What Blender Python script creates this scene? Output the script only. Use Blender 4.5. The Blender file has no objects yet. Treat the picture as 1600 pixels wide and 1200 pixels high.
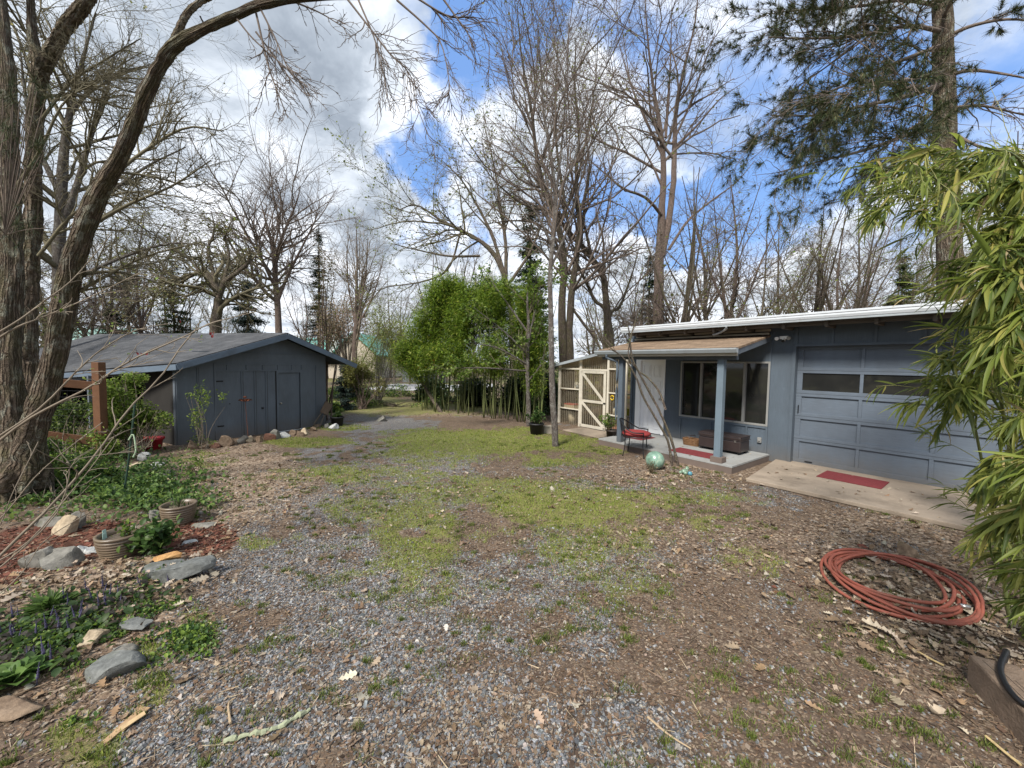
import bpy, math, random
import numpy as np
from mathutils import Vector, Matrix
RNG = np.random.default_rng(7)
random.seed(7)
D = bpy.data
SC = bpy.context.scene
COL = SC.collection
R_ = math.radians

# ---------------------------------------------------------------- camera
EYE = 1.8
FPX = 600.0
PITCH = R_(3.0)
ROLL = R_(0.9)
cam_d = D.cameras.new('camera')
cam_d.sensor_width = 36
cam_d.lens = 36 * FPX / 1600
cam_d.clip_start = 0.05
cam_d.clip_end = 3000
cam = D.objects.new('camera', cam_d)
COL.objects.link(cam)
_f = np.array([0, math.cos(PITCH), -math.sin(PITCH)])
_r = np.array([1., 0, 0])
_u = np.cross(_r, _f)
CR = math.cos(ROLL) * _r + math.sin(ROLL) * _u
CU = -math.sin(ROLL) * _r + math.cos(ROLL) * _u
CF = _f
cam.matrix_world = Matrix(((CR[0], CU[0], -CF[0], 0), (CR[1], CU[1], -CF[1], 0), (CR[2], CU[2], -CF[2], EYE), (0, 0, 0, 1)))
SC.camera = cam
CP = np.array([0, 0, EYE])


def ray(px, py):
    return CF + CR * ((px - 800) / FPX) - CU * ((py - 600) / FPX)


def G(px, py, z=0.0):
    d = ray(px, py)
    return CP + d * ((z - EYE) / d[2])


def W(px, py, Y):
    d = ray(px, py)
    return CP + d * (Y / d[1])


def proj(P):
    v = np.asarray(P) - CP
    w = np.maximum(v @ CF, 1e-3)
    return 800 + FPX * (v @ CR) / w, 600 - FPX * (v @ CU) / w


# ---------------------------------------------------------------- colour management
SC.view_settings.view_transform = 'Standard'
SC.view_settings.look = 'None'
SC.view_settings.gamma = 1
SC.view_settings.use_curve_mapping = False
SC.view_settings.exposure = 1.33
SC.render.engine = 'CYCLES'
SC.cycles.max_bounces = 6
SC.cycles.diffuse_bounces = 3
SC.cycles.glossy_bounces = 2
SC.cycles.transmission_bounces = 3
SC.cycles.transparent_max_bounces = 12
SC.cycles.use_denoising = True


# ---------------------------------------------------------------- node helper
class NT:
    def __init__(self, tree):
        self.t = tree
        self.n = tree.nodes
        self.l = tree.links

    def new(self, typ, ins=None, **kw):
        nd = self.n.new(typ)
        for k, v in kw.items():
            setattr(nd, k, v)
        if ins:
            for k, v in ins.items():
                if isinstance(k, str) and k not in nd.inputs:
                    continue
                s = nd.inputs[k]
                if isinstance(v, bpy.types.NodeSocket):
                    self.l.new(v, s)
                else:
                    s.default_value = v
        return nd

    def math(self, op, a, b=0.0, c=0.0, clamp=False):
        nd = self.n.new('ShaderNodeMath')
        nd.operation = op
        nd.use_clamp = clamp
        for i, v in enumerate((a, b, c)):
            if isinstance(v, bpy.types.NodeSocket):
                self.l.new(v, nd.inputs[i])
            else:
                nd.inputs[i].default_value = v
        return nd.outputs[0]

    def mix(self, f, a, b, mode='MIX'):
        nd = self.n.new('ShaderNodeMix')
        nd.data_type = 'RGBA'
        nd.blend_type = mode
        for i, v in ((0, f), (6, a), (7, b)):
            if isinstance(v, bpy.types.NodeSocket):
                self.l.new(v, nd.inputs[i])
            elif i == 0:
                nd.inputs[0].default_value = v
            else:
                nd.inputs[i].default_value = (*v[:3], 1)
        return nd.outputs[2]

    def ramp(self, f, stops, interp='LINEAR'):
        nd = self.n.new('ShaderNodeValToRGB')
        nd.color_ramp.interpolation = interp
        e = nd.color_ramp.elements
        while len(e) < len(stops):
            e.new(0.5)
        for el, (p, c) in zip(e, stops):
            el.position = p
            if not hasattr(c, '__len__'):
                c = (c, c, c)
            el.color = (*c[:3], 1)
        self.l.new(f, nd.inputs[0])
        return nd.outputs[0]

    def noise(self, vec, scale, detail=4, rough=0.55, dist=0.0, out=0):
        nd = self.new('ShaderNodeTexNoise', {'Scale': scale, 'Detail': detail, 'Roughness': rough, 'Distortion': dist})
        if vec is not None:
            self.l.new(vec, nd.inputs['Vector'])
        return nd.outputs[out]

    def vor(self, vec, scale, feature='F1', out='Distance', rnd=1.0):
        nd = self.n.new('ShaderNodeTexVoronoi')
        nd.feature = feature
        nd.inputs['Scale'].default_value = scale
        nd.inputs['Randomness'].default_value = rnd
        if vec is not None:
            self.l.new(vec, nd.inputs['Vector'])
        return nd.outputs[out]

    def rng(self, v, a, b, c=0.0, d=1.0, smooth=False):
        nd = self.new('ShaderNodeMapRange', {0: v, 1: a, 2: b, 3: c, 4: d})
        nd.interpolation_type = 'SMOOTHSTEP' if smooth else 'LINEAR'
        return nd.outputs[0]

    def mapping(self, vec, scale=(1, 1, 1), rot=(0, 0, 0), loc=(0, 0, 0)):
        nd = self.n.new('ShaderNodeMapping')
        self.l.new(vec, nd.inputs[0])
        nd.inputs['Scale'].default_value = scale
        nd.inputs['Rotation'].default_value = rot
        nd.inputs['Location'].default_value = loc
        return nd.outputs[0]

    def bump(self, h, strength=0.5, dist=0.02, normal=None):
        nd = self.new('ShaderNodeBump', {'Strength': strength, 'Distance': dist, 'Height': h})
        if normal is not None:
            self.l.new(normal, nd.inputs['Normal'])
        return nd.outputs[0]


# ---------------------------------------------------------------- sky and sun
SUN_AZ, SUN_EL = 212.0, 46.0       # azimuth measured clockwise from +Y: behind the left shoulder of the camera
world = D.worlds.new('World')
SC.world = world
world.use_nodes = True
wt = NT(world.node_tree)
world.node_tree.nodes.clear()
tc = wt.n.new('ShaderNodeTexCoord').outputs['Generated']
sky = wt.new('ShaderNodeTexSky', sky_type='NISHITA', sun_disc=False)
sky.sun_elevation = R_(SUN_EL)
sky.sun_rotation = R_(SUN_AZ)
sky.air_density = 1.0
sky.dust_density = 0.6
sky.ozone_density = 2.0
warp = wt.noise(tc, 3.0, 9, 0.62, out=1)
wv = wt.new('ShaderNodeVectorMath', {0: warp, 1: (0.5, 0.5, 0.5)}, operation='SUBTRACT').outputs[0]
wv = wt.new('ShaderNodeVectorMath', {0: wv, 'Scale': 0.55}, operation='SCALE').outputs[0]
wd = wt.new('ShaderNodeVectorMath', {0: tc, 1: wv}, operation='ADD').outputs[0]
wd = wt.new('ShaderNodeVectorMath', {0: wd}, operation='NORMALIZE').outputs[0]


def blob(px, py, rad):
    """soft patch of sky round the direction through photo point px,py"""
    d = ray(px, py)
    d = d / np.linalg.norm(d)
    c = wt.new('ShaderNodeVectorMath', {0: wd, 1: tuple(d)}, operation='DOT_PRODUCT').outputs['Value']
    a = math.cos(R_(rad))
    return wt.rng(c, a, 1 - (1 - a) * 0.12, 0, 1, True)


def blobs(lst):
    s = None
    for px, py, r, w in lst:
        b = wt.math('MULTIPLY', blob(px, py, r), w)
        s = b if s is None else wt.math('ADD', s, b)
    return s


sep = wt.new('ShaderNodeSeparateXYZ', {0: tc})
zz = wt.math('MAXIMUM', wt.math('ADD', sep.outputs[2], 0.18), 0.05)
cx = wt.math('DIVIDE', sep.outputs[0], zz)
cy = wt.math('DIVIDE', sep.outputs[1], zz)
cv = wt.new('ShaderNodeCombineXYZ', {0: cx, 1: cy, 2: 0.0}).outputs[0]
n1 = wt.noise(cv, 1.15, 7, 0.56, 0.3)
n2 = wt.noise(wt.mapping(cv, (1, 1, 1), (0, 0, 0.4), (4.2, 1.3, 0)), 2.3, 6, 0.6, 0.4)
hole = blobs([(800, 75, 10, 1.0), (690, 240, 8, .6), (1165, 330, 11, 1.0), (1230, 250, 7, .6), (1075, 300, 7, .5), (930, 60, 9, .35), (1390, 380, 7, .5), (335, 318, 4, .9),
              (1100, 30, 10, .35), (1330, 130, 9, .5), (940, 300, 8, .5), (700, 330, 5, .5), (1560, 120, 9, .4), (900, 440, 6, .3)])
fill = blobs([(480, 280, 15, .7), (400, 120, 20, .6), (760, 170, 7, .5), (1300, 320, 7, .35), (900, 180, 9, .35), (250, 350, 14, .35)])
cov = wt.math('ADD', wt.math('MULTIPLY', wt.math('SUBTRACT', n1, 0.5), 3.4), 0.82)
cov = wt.math('SUBTRACT', cov, hole)
cov = wt.math('ADD', cov, fill)
low = wt.rng(sep.outputs[2], 0.42, 0.05, 0.0, 0.5)
cov = wt.rng(wt.math('ADD', cov, low), 0.12, 0.95, 0, 1, True)
shade = wt.math('ADD', wt.math('MULTIPLY', wt.math('SUBTRACT', n2, 0.5), 2.6), 0.66)
dark = blobs([(400, 120, 14, .28), (300, 60, 12, .1), (560, 130, 9, .2), (600, 355, 7, .4), (480, 300, 7, .18), (700, 60, 9, .2), (1040, 440, 8, .15)])
bright = blobs([(420, 240, 9, .3), (555, 300, 6, .35), (470, 400, 10, .2), (730, 180, 9, .3), (900, 330, 9, .25), (1270, 300, 7, .3), (1100, 430, 12, .2), (640, 160, 7, .2)])
shade = wt.math('ADD', wt.math('SUBTRACT', shade, dark), bright)
ccol = wt.ramp(wt.rng(shade, 0.0, 1.0), [(0.0, (.16, .185, .22)), (0.3, (.235, .265, .305)), (0.65, (.36, .39, .43)), (1.0, (.53, .55, .585))])
skyc = wt.new('ShaderNodeVectorMath', {0: sky.outputs[0], 'Scale': 0.065}, operation='SCALE').outputs[0]
skyc = wt.mix(0.55, skyc, (.12, .235, .50))
final = wt.mix(cov, skyc, ccol)
bg = wt.new('ShaderNodeBackground', {'Color': final, 'Strength': 1.0})
wo = wt.n.new('ShaderNodeOutputWorld')
wt.l.new(bg.outputs[0], wo.inputs[0])
world.cycles.sampling_method = 'MANUAL'
world.cycles.sample_map_resolution = 512

sun_d = D.lights.new('sun', 'SUN')
sun_d.energy = 2.6
sun_d.angle = R_(13)
sun_d.color = (1, .95, .87)
sun = D.objects.new('sun', sun_d)
COL.objects.link(sun)
sd = Vector((math.sin(R_(SUN_AZ)) * math.cos(R_(SUN_EL)), math.cos(R_(SUN_AZ)) * math.cos(R_(SUN_EL)), math.sin(R_(SUN_EL))))
sun.rotation_euler = sd.to_track_quat('Z', 'Y').to_euler()
sun.location = sd * 60


# ---------------------------------------------------------------- object helpers
def tag(o, label=None, cat=None, group=None, kind=None):
    if label: o['label'] = label
    if cat: o['category'] = cat
    if group: o['group'] = group
    if kind: o['kind'] = kind
    return o


def thing(name, label, cat, loc=(0, 0, 0), rz=0.0, group=None, scale=1.0):
    o = D.objects.new(name, None)
    o.empty_display_size = 0.2
    COL.objects.link(o)
    o.location = loc
    o.rotation_euler = (0, 0, rz)
    if scale != 1.0:
        o.scale = (scale,) * 3
    return tag(o, label, cat, group)


def copy_tree(o, loc=None, rz=None, scale=None, label=None, parent=None, group=None):
    c = o.copy()
    COL.objects.link(c)
    c.parent = parent
    if loc is not None: c.location = loc
    if rz is not None: c.rotation_euler = (0, 0, rz)
    if scale is not None: c.scale = scale if hasattr(scale, '__len__') else (scale,) * 3
    if label: c['label'] = label
    if group: c['group'] = group
    for ch in list(o.children):
        copy_tree(ch, parent=c)
    return c


def link_mesh(name, V, F, mat, parent=None, cols=None, vec=None, smooth=False, sharp=None):
    """V (n,3); F list of (m,k) integer arrays; cols (n,3) ; vec (n,3) attribute 'bark'"""
    V = np.asarray(V, dtype=np.float32)
    me = D.meshes.new(name)
    me.vertices.add(len(V))
    me.vertices.foreach_set('co', V.ravel())
    F = [np.asarray(f, dtype=np.int32) for f in F if len(f)]
    nl = sum(f.size for f in F)
    npoly = sum(len(f) for f in F)
    loops = np.concatenate([f.ravel() for f in F])
    tot = np.concatenate([np.full(len(f), f.shape[1], dtype=np.int32) for f in F])
    st = np.concatenate([[0], np.cumsum(tot)[:-1]]).astype(np.int32)
    me.loops.add(nl)
    me.loops.foreach_set('vertex_index', loops)
    me.polygons.add(npoly)
    me.polygons.foreach_set('loop_start', st)
    me.polygons.foreach_set('loop_total', tot)
    me.polygons.foreach_set('use_smooth', np.full(npoly, bool(smooth)))
    me.update(calc_edges=True)
    if cols is not None:
        a = me.color_attributes.new('c', 'FLOAT_COLOR', 'POINT')
        c4 = np.ones((len(V), 4), dtype=np.float32)
        c4[:, :cols.shape[1]] = cols
        a.data.foreach_set('color', c4.ravel())
    if vec is not None:
        a = me.attributes.new('bark', 'FLOAT_VECTOR', 'POINT')
        a.data.foreach_set('vector', np.asarray(vec, dtype=np.float32).ravel())
    me.materials.append(mat)
    o = D.objects.new(name, me)
    COL.objects.link(o)
    if parent is not None:
        o.parent = parent
    return o


def euler(rx=0, ry=0, rz=0):
    cx, sx, cy, sy, cz, sz = math.cos(rx), math.sin(rx), math.cos(ry), math.sin(ry), math.cos(rz), math.sin(rz)
    X = np.array([[1, 0, 0], [0, cx, -sx], [0, sx, cx]])
    Y = np.array([[cy, 0, sy], [0, 1, 0], [-sy, 0, cy]])
    Z = np.array([[cz, -sz, 0], [sz, cz, 0], [0, 0, 1]])
    return Z @ Y @ X


class MB:
    """collects shapes for ONE mesh object"""
    def __init__(self):
        self.V, self.F, self.C, self.B = [], {3: [], 4: []}, [], []
        self.n = 0
        self.poly = []

    def add(self, V, F, col=None, vec=None):
        V = np.asarray(V, dtype=float)
        for f in (F if isinstance(F, list) else [F]):
            f = np.asarray(f)
            if len(f):
                self.F[f.shape[1]].append(f + self.n)
        self.V.append(V)
        if col is not None:
            col = np.asarray(col, dtype=float)
            if col.ndim == 1:
                col = np.tile(col, (len(V), 1))
            self.C.append(col)
        if vec is not None:
            self.B.append(vec)
        self.n += len(V)
        return self

    def box(self, x0, x1, y0, y1, z0, z1, M=None, t=(0, 0, 0), col=None):
        V = np.array([[x, y, z] for z in (z0, z1) for y in (y0, y1) for x in (x0, x1)], float)
        if M is not None: V = V @ np.asarray(M).T
        V = V + np.asarray(t)
        F = np.array([[0, 2, 3, 1], [4, 5, 7, 6], [0, 1, 5, 4], [2, 6, 7, 3], [0, 4, 6, 2], [1, 3, 7, 5]])
        return self.add(V, F, col)

    def bar(self, a, b, w, h=None, up=(0, 0, 1), col=None):
        """rectangular bar from a to b, width w across, height h along up"""
        a, b = np.asarray(a, float), np.asarray(b, float)
        h = w if h is None else h
        d = (b - a) / np.linalg.norm(b - a)
        up = np.asarray(up, float)
        s = np.cross(d, up)
        if np.linalg.norm(s) < 1e-4: s = np.cross(d, (0, 1, 0.01))
        s /= np.linalg.norm(s)
        q = np.cross(s, d)
        V = [p + s * (i * w / 2) + q * (j * h / 2) for p in (a, b) for i, j in ((-1, -1), (1, -1), (1, 1), (-1, 1))]
        F = np.array([[0, 3, 2, 1], [4, 5, 6, 7], [0, 1, 5, 4], [1, 2, 6, 5], [2, 3, 7, 6], [3, 0, 4, 7]])
        return self.add(np.array(V), F, col)

    def prism(self, pts, axis_vec, col=None):
        """extrude a planar polygon pts (k,3) along axis_vec; fan caps (convex)"""
        P = np.asarray(pts, float)
        k = len(P)
        V = np.vstack([P, P + np.asarray(axis_vec)])
        Q = np.array([[i, (i + 1) % k, (i + 1) % k + k, i + k] for i in range(k)])
        T = np.array([[0, i + 1, i] for i in range(1, k - 1)] + [[k, k + i, k + i + 1] for i in range(1, k - 1)])
        return self.add(V, [Q, T], col)

    def tube(self, pts, rad, sides=8, col=None, cap=True, closed=False):
        P = np.asarray(pts, float)
        n = len(P)
        R = np.full(n, rad, float) if np.isscalar(rad) else np.asarray(rad, float)
        V, F, B = tubes(P[None], R[None], sides, closed)
        self.add(V, F, col)
        if cap and not closed:
            for st, rev in ((0, False), ((n - 1) * sides, True)):
                idx = np.array([[st, st + i, st + i + 1] if rev else [st, st + i + 1, st + i] for i in range(1, sides - 1)]) + self.n - len(V)
                self.F[3].append(idx)
        return self

    def lathe(self, prof, sides=24, c=(0, 0, 0), col=None):
        prof = np.asarray(prof, float)
        a = np.linspace(0, 2 * np.pi, sides, endpoint=False)
        V = np.concatenate([np.stack([np.cos(a) * r, np.sin(a) * r, np.full(sides, z)], 1) for r, z in prof]) + np.asarray(c)
        i = np.arange(sides)
        j = (i + 1) % sides
        F = np.concatenate([np.stack([k * sides + i, k * sides + j, (k + 1) * sides + j, (k + 1) * sides + i], 1) for k in range(len(prof) - 1)])
        return self.add(V, F, col)

    def build(self, name, mat, parent=None, smooth=False, bevel=0.0):
        V = np.concatenate(self.V)
        C = np.concatenate(self.C) if self.C and sum(map(len, self.C)) == len(V) else None
        B = np.concatenate(self.B) if self.B and sum(map(len, self.B)) == len(V) else None
        F = [np.concatenate(self.F[k]) for k in (3, 4) if self.F[k]]
        o = link_mesh(name, V, F, mat, parent, C, B, smooth)
        if bevel:
            m = o.modifiers.new('bevel', 'BEVEL')
            m.width = bevel
            m.segments = 2
            m.limit_method = 'ANGLE'
        return o


def tubes(P, R, sides, closed=False):
    """P (n,k,3) polylines, R (n,k) radii -> verts, quads, bark coordinates"""
    n, k, _ = P.shape
    T = np.gradient(P, axis=1) if not closed else np.roll(P, -1, 1) - np.roll(P, 1, 1)
    T /= np.linalg.norm(T, axis=2, keepdims=True) + 1e-9
    mean = T.mean(1)
    ref = np.where(np.abs(mean[:, 2:3]) < 0.75, np.array([[0, 0, 1.]]), np.array([[1., 0.05, 0]]))
    ref = np.repeat(ref[:, None, :], k, 1)
    A = np.cross(T, ref)
    A /= np.linalg.norm(A, axis=2, keepdims=True) + 1e-9
    B = np.cross(T, A)
    a = np.linspace(0, 2 * np.pi, sides, endpoint=False)
    ca, sa = np.cos(a), np.sin(a)
    V = P[:, :, None, :] + R[:, :, None, None] * (A[:, :, None, :] * ca[None, None, :, None] + B[:, :, None, :] * sa[None, None, :, None])
    seg = np.linalg.norm(np.diff(P, axis=1), axis=2)
    L = np.concatenate([np.zeros((n, 1)), np.cumsum(seg, 1)], 1)
    off = (np.arange(n) * 3.7)[:, None]
    U = np.stack([np.broadcast_to(ca * R[:, :1, None], (n, k, sides)), np.broadcast_to(sa * R[:, :1, None], (n, k, sides)), np.broadcast_to((L + off)[:, :, None], (n, k, sides))], -1)
    ii = np.arange(sides)
    jj = (ii + 1) % sides
    kk = k if closed else k - 1
    r0 = np.arange(kk)
    r1 = (r0 + 1) % k
    q = np.stack([r0[:, None] * sides + ii, r0[:, None] * sides + jj, r1[:, None] * sides + jj, r1[:, None] * sides + ii], -1).reshape(-1, 4)
    F = (q[None] + (np.arange(n) * k * sides)[:, None, None]).reshape(-1, 4)
    return V.reshape(-1, 3), F, U.reshape(-1, 3)


def smooth_line(pts, k):
    """Catmull-Rom resample of control points (m,d) to k points"""
    P = np.asarray(pts, float)
    P = np.vstack([2 * P[0] - P[1], P, 2 * P[-1] - P[-2]])
    m = len(P) - 3
    out = []
    for t in np.linspace(0, m - 1e-6, k):
        i = int(t)
        f = t - i
        p0, p1, p2, p3 = P[i:i + 4]
        out.append(0.5 * ((2 * p1) + (-p0 + p2) * f + (2 * p0 - 5 * p1 + 4 * p2 - p3) * f * f + (-p0 + 3 * p1 - 3 * p2 + p3) * f ** 3))
    return np.array(out)


def vnoise(x, y, seed=0):
    """value noise 0..1"""
    xi, yi = np.floor(x).astype(np.int64), np.floor(y).astype(np.int64)
    xf, yf = x - xi, y - yi
    xf, yf = xf * xf * (3 - 2 * xf), yf * yf * (3 - 2 * yf)

    def h(i, j):
        v = np.sin(i * 127.1 + j * 311.7 + seed * 74.7) * 43758.5453
        return v - np.floor(v)
    return (h(xi, yi) * (1 - xf) + h(xi + 1, yi) * xf) * (1 - yf) + (h(xi, yi + 1) * (1 - xf) + h(xi + 1, yi + 1) * xf) * yf


def fbm(x, y, seed=0, oct=4):
    s, a, t = 0, 1, 0
    for i in range(oct):
        s = s + a * vnoise(x * 2 ** i, y * 2 ** i, seed + i)
        t += a
        a *= 0.55
    return s / t


# ---------------------------------------------------------------- materials
def newmat(name):
    m = D.materials.new(name)
    m.use_nodes = True
    t = NT(m.node_tree)
    b = m.node_tree.nodes['Principled BSDF']
    return m, t, b


def pmat(name, col, rough=0.7, var=0.15, scale=3.0, bump=0.0, bscale=40, metal=0.0, dirt=None, dscale=2.0, damt=0.5, coord='Object', spec=0.3, stretch=(1, 1, 1)):
    m, t, b = newmat(name)
    co = t.mapping(t.n.new('ShaderNodeTexCoord').outputs[coord], stretch)
    n = t.noise(co, scale, 6, 0.6)
    c = t.mix(t.rng(n, 0.25, 0.75), tuple(x * (1 - var) for x in col), tuple(min(1, x * (1 + var)) for x in col))
    if dirt:
        d = t.noise(t.mapping(co, (1, 1, 1), (0, 0, 0), (5, 3, 1)), dscale, 7, 0.65)
        c = t.mix(t.rng(d, 0.5, 0.72, 0, damt), c, dirt)
    t.l.new(c, b.inputs['Base Color'])
    b.inputs['Roughness'].default_value = rough
    b.inputs['Metallic'].default_value = metal
    b.inputs['Specular IOR Level'].default_value = spec
    if bump:
        t.l.new(t.bump(t.noise(co, bscale, 5, 0.6), bump, 0.01), b.inputs['Normal'])
    return m


def attrmat(name, rough=0.6, transl=0.0, var=0.2, scale=20, spec=0.3, bump=0.0):
    """colour comes from the per-vertex colour attribute c (each leaf or stone its own tone)"""
    m, t, b = newmat(name)
    a = t.new('ShaderNodeVertexColor', layer_name='c').outputs[0]
    co = t.n.new('ShaderNodeTexCoord').outputs['Object']
    n = t.noise(co, scale, 3)
    c = t.mix(1.0, a, t.ramp(n, [(0.25, (1 - var,) * 3), (0.75, (1 + var * 0.5,) * 3)]), 'MULTIPLY')
    t.l.new(c, b.inputs['Base Color'])
    b.inputs['Roughness'].default_value = rough
    b.inputs['Specular IOR Level'].default_value = spec
    if bump:
        t.l.new(t.bump(n, bump, 0.004), b.inputs['Normal'])
    if transl:
        tr = t.new('ShaderNodeBsdfTranslucent', {'Color': c})
        mx = t.new('ShaderNodeMixShader', {0: transl, 1: b.outputs[0], 2: tr.outputs[0]})
        t.l.new(mx.outputs[0], m.node_tree.nodes['Material Output'].inputs[0])
    return m


def barkmat(name, c1, c2, lichen=(.30, .32, .26), lamt=0.5, furrow=26, stretch=0.16, bump=0.9, moss=None, mamt=0.0, dist=0.03):
    m, t, b = newmat(name)
    a = t.new('ShaderNodeAttribute', attribute_name='bark', attribute_type='GEOMETRY').outputs['Vector']
    v = t.mapping(a, (1, 1, stretch))
    nz = t.noise(a, 9, 5, 0.6, out=1)
    vv = t.new('ShaderNodeVectorMath', {0: nz, 'Scale': 0.05}, operation='SCALE').outputs[0]
    v2 = t.new('ShaderNodeVectorMath', {0: v, 1: vv}, operation='ADD').outputs[0]
    f = t.vor(v2, furrow, 'DISTANCE_TO_EDGE')
    fr = t.rng(f, 0.0, 0.28, 0, 1)
    n = t.noise(a, 14, 6, 0.65)
    c = t.mix(t.rng(n, 0.3, 0.7), c1, c2)
    c = t.mix(t.rng(fr, 0.0, 0.6, 0.65, 0.0), c, tuple(x * 0.35 for x in c1))
    ln = t.noise(a, 6, 8, 0.72)
    c = t.mix(t.rng(ln, 0.52, 0.62, 0, lamt), c, lichen)
    if moss:
        mn = t.noise(t.mapping(a, (1, 1, 1), (0, 0, 0), (3, 7, 2)), 3.5, 6, 0.7)
        c = t.mix(t.rng(mn, 0.45, 0.6, 0, mamt), c, moss)
    t.l.new(c, b.inputs['Base Color'])
    b.inputs['Roughness'].default_value = 0.95
    b.inputs['Specular IOR Level'].default_value = 0.15
    h = t.math('ADD', fr, t.math('MULTIPLY', n, 0.7))
    t.l.new(t.bump(h, bump, dist), b.inputs['Normal'])
    return m
# ================================================================ GROUND
def gh(x, y):
    """ground height"""
    r = np.hypot(x, y)
    h = (fbm(x * 0.9, y * 0.9, 3, 3) - 0.5) * 0.05 * np.clip(r / 4, .3, 1)
    bed = np.clip((-x - 2.0 - 0.25 * y) / 1.2, 0, 1) * np.clip((9 - y) / 3, 0, 1)
    h = h + bed * 0.06 * fbm(x * 2.5, y * 2.5, 9, 3)
    far = np.clip((r - 26) / 30, 0, 1)
    h = h + far * (fbm(x * 0.05, y * 0.05, 5, 3) - 0.5) * 1.2
    # keep the yard level beside the buildings
    s, n = (x - 5.222) * -0.6018 + (y - 7.090) * 0.7986, (x - 5.222) * -0.7986 + (y - 7.090) * -0.6018
    near = (s > -5) & (s < 7) & (n < 2.0) & (n > -8)
    h = np.where(near, np.minimum(h, 0.0) * 0.5 - 0.005, h)
    return h


def _ell(px, py, lst):
    s = np.zeros_like(px)
    for cx, cy, rx, ry, w in lst:
        d = ((px - cx) / rx) ** 2 + ((py - cy) / ry) ** 2
        s = np.maximum(s, w * np.clip(1.35 - d, 0, 1))
    return s


def masks(x, y):
    px, py = proj(np.stack([x, y, np.zeros_like(x)], -1))
    front = (y > 1.0).astype(float)
    nz = fbm(x * 1.3, y * 1.3, 11, 5)
    nf = fbm(x * 6, y * 6, 21, 4)
    grass = _ell(px, py, [(655, 835, 78, 62, 1.0), (880, 790, 130, 42, 1.0), (800, 770, 220, 26, .7), (930, 760, 110, 30, .6), (760, 690, 190, 22, .9), (900, 712, 110, 22, .6), (690, 712, 140, 20, .5),
                          (530, 742, 60, 18, .85), (480, 690, 80, 10, .8), (560, 800, 60, 34, .5), (560, 745, 130, 30, .5), (440, 845, 50, 16, .5), (400, 850, 30, 14, .7), (880, 840, 190, 40, .45), (600, 890, 130, 50, .32),
                          (980, 800, 100, 50, .6), (1000, 790, 180, 60, .5), (700, 760, 100, 26, .55), (310, 985, 45, 42, .8), (240, 1050, 40, 60, .8), (130, 1165, 70, 60, .75), (380, 1010, 60, 30, .4),
                          (520, 668, 60, 7, .7), (600, 636, 240, 14, .8), (1180, 872, 60, 30, .3), (330, 720, 60, 16, .4), (650, 1110, 40, 50, .3), (800, 905, 240, 60, .25)])
    bare = _ell(px, py, [(645, 832, 24, 8, 1.0), (690, 845, 20, 6, .5), (1060, 745, 200, 26, .8), (1000, 720, 60, 16, .8)])
    gmask = np.clip((grass * 1.15 + (nz - 0.5) * 1.6 + (nf - .5) * 1.5 - 0.235) * 1.55, 0, 1) * (grass > 0.02) * (1 - np.clip(bare * 1.5, 0, 1))
    gravel = _ell(px, py, [(620, 720, 170, 60, .8), (570, 660, 100, 22, .9), (600, 780, 190, 60, .75), (500, 900, 200, 90, .9), (380, 1100, 260, 170, 1.0), (600, 1050, 260, 160, .8), (720, 950, 200, 110, .75),
                           (860, 880, 130, 60, .7), (870, 1000, 110, 100, .5), (900, 745, 120, 30, .4), (1000, 870, 120, 40, .35), (860, 1150, 180, 80, .45), (1160, 780, 120, 26, .35)])
    gravel = np.clip((gravel * 1.0 + (nz - .5) * 1.5 + (nf - .5) * 1.6 - .18) * 1.15, 0, .92)
    litter = _ell(px, py, [(120, 925, 190, 36, 1.3), (250, 1000, 120, 60, .8), (180, 1100, 150, 50, 1.0), (380, 760, 130, 60, 1.0), (300, 830, 90, 60, .6), (150, 900, 200, 50, .9), (200, 1060, 240, 60, .7), (60, 980, 100, 60, .5), (1050, 735, 160, 22, .6), (1400, 830, 180, 40, .8), (1420, 900, 160, 50, .9),
                           (1500, 970, 120, 60, .6), (1480, 1040, 120, 80, .6), (650, 770, 200, 60, .25), (330, 700, 120, 14, .7), (450, 1100, 200, 80, .35), (740, 1130, 160, 70, .6), (680, 640, 300, 12, .7), (1000, 770, 200, 40, .35),
                           (1100, 850, 260, 60, .4)])
    litter = np.clip(litter * (0.55 + nz * .9), 0, 1)
    mulch = _ell(px, py, [(62, 862, 92, 34, 1.0), (312, 842, 55, 26, 1.0), (190, 840, 60, 20, .8), (10, 905, 40, 20, .6)])
    mulch = np.clip((mulch * 1.3 + (nz - .5) * .8 - .2) * 3, 0, 1)
    back = 1 - front
    gravel = gravel * front + back * np.clip(nz * 2 - .6, 0, 1) * (np.abs(x) < 3)
    for_ = np.clip((np.hypot(x, y) - 15) / 3, 0, 1)
    gmask = np.maximum(gmask * front, for_ * np.clip((nz - .3) * 3, 0, 1) * 0.9)
    return gmask, gravel, litter * front, mulch * front


def axis(fine0, fine1, step, far, grow=1.22):
    a = list(np.arange(fine0, fine1, step))
    s, v = step, a[-1]
    while v < far:
        s *= grow; v += s; a.append(v)
    s, v = step, a[0]
    b = []
    while v > -far:
        s *= grow; v -= s; b.append(v)
    return np.array(b[::-1] + a)


gx, gy = axis(-9, 8, .06, 900), axis(0.6, 13, .06, 900)
X, Y = np.meshgrid(gx, gy)
xr, yr = X.ravel(), Y.ravel()
gm, vm, lm, mm = masks(xr, yr)
Zg = gh(xr, yr) + (vm < .4) * (fbm(xr * 9, yr * 9, 2, 2) - .5) * 0.012
nx, ny = len(gx), len(gy)
idx = np.arange(nx * ny).reshape(ny, nx)
Fq = np.stack([idx[:-1, :-1], idx[:-1, 1:], idx[1:, 1:], idx[1:, :-1]], -1).reshape(-1, 4)


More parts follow.
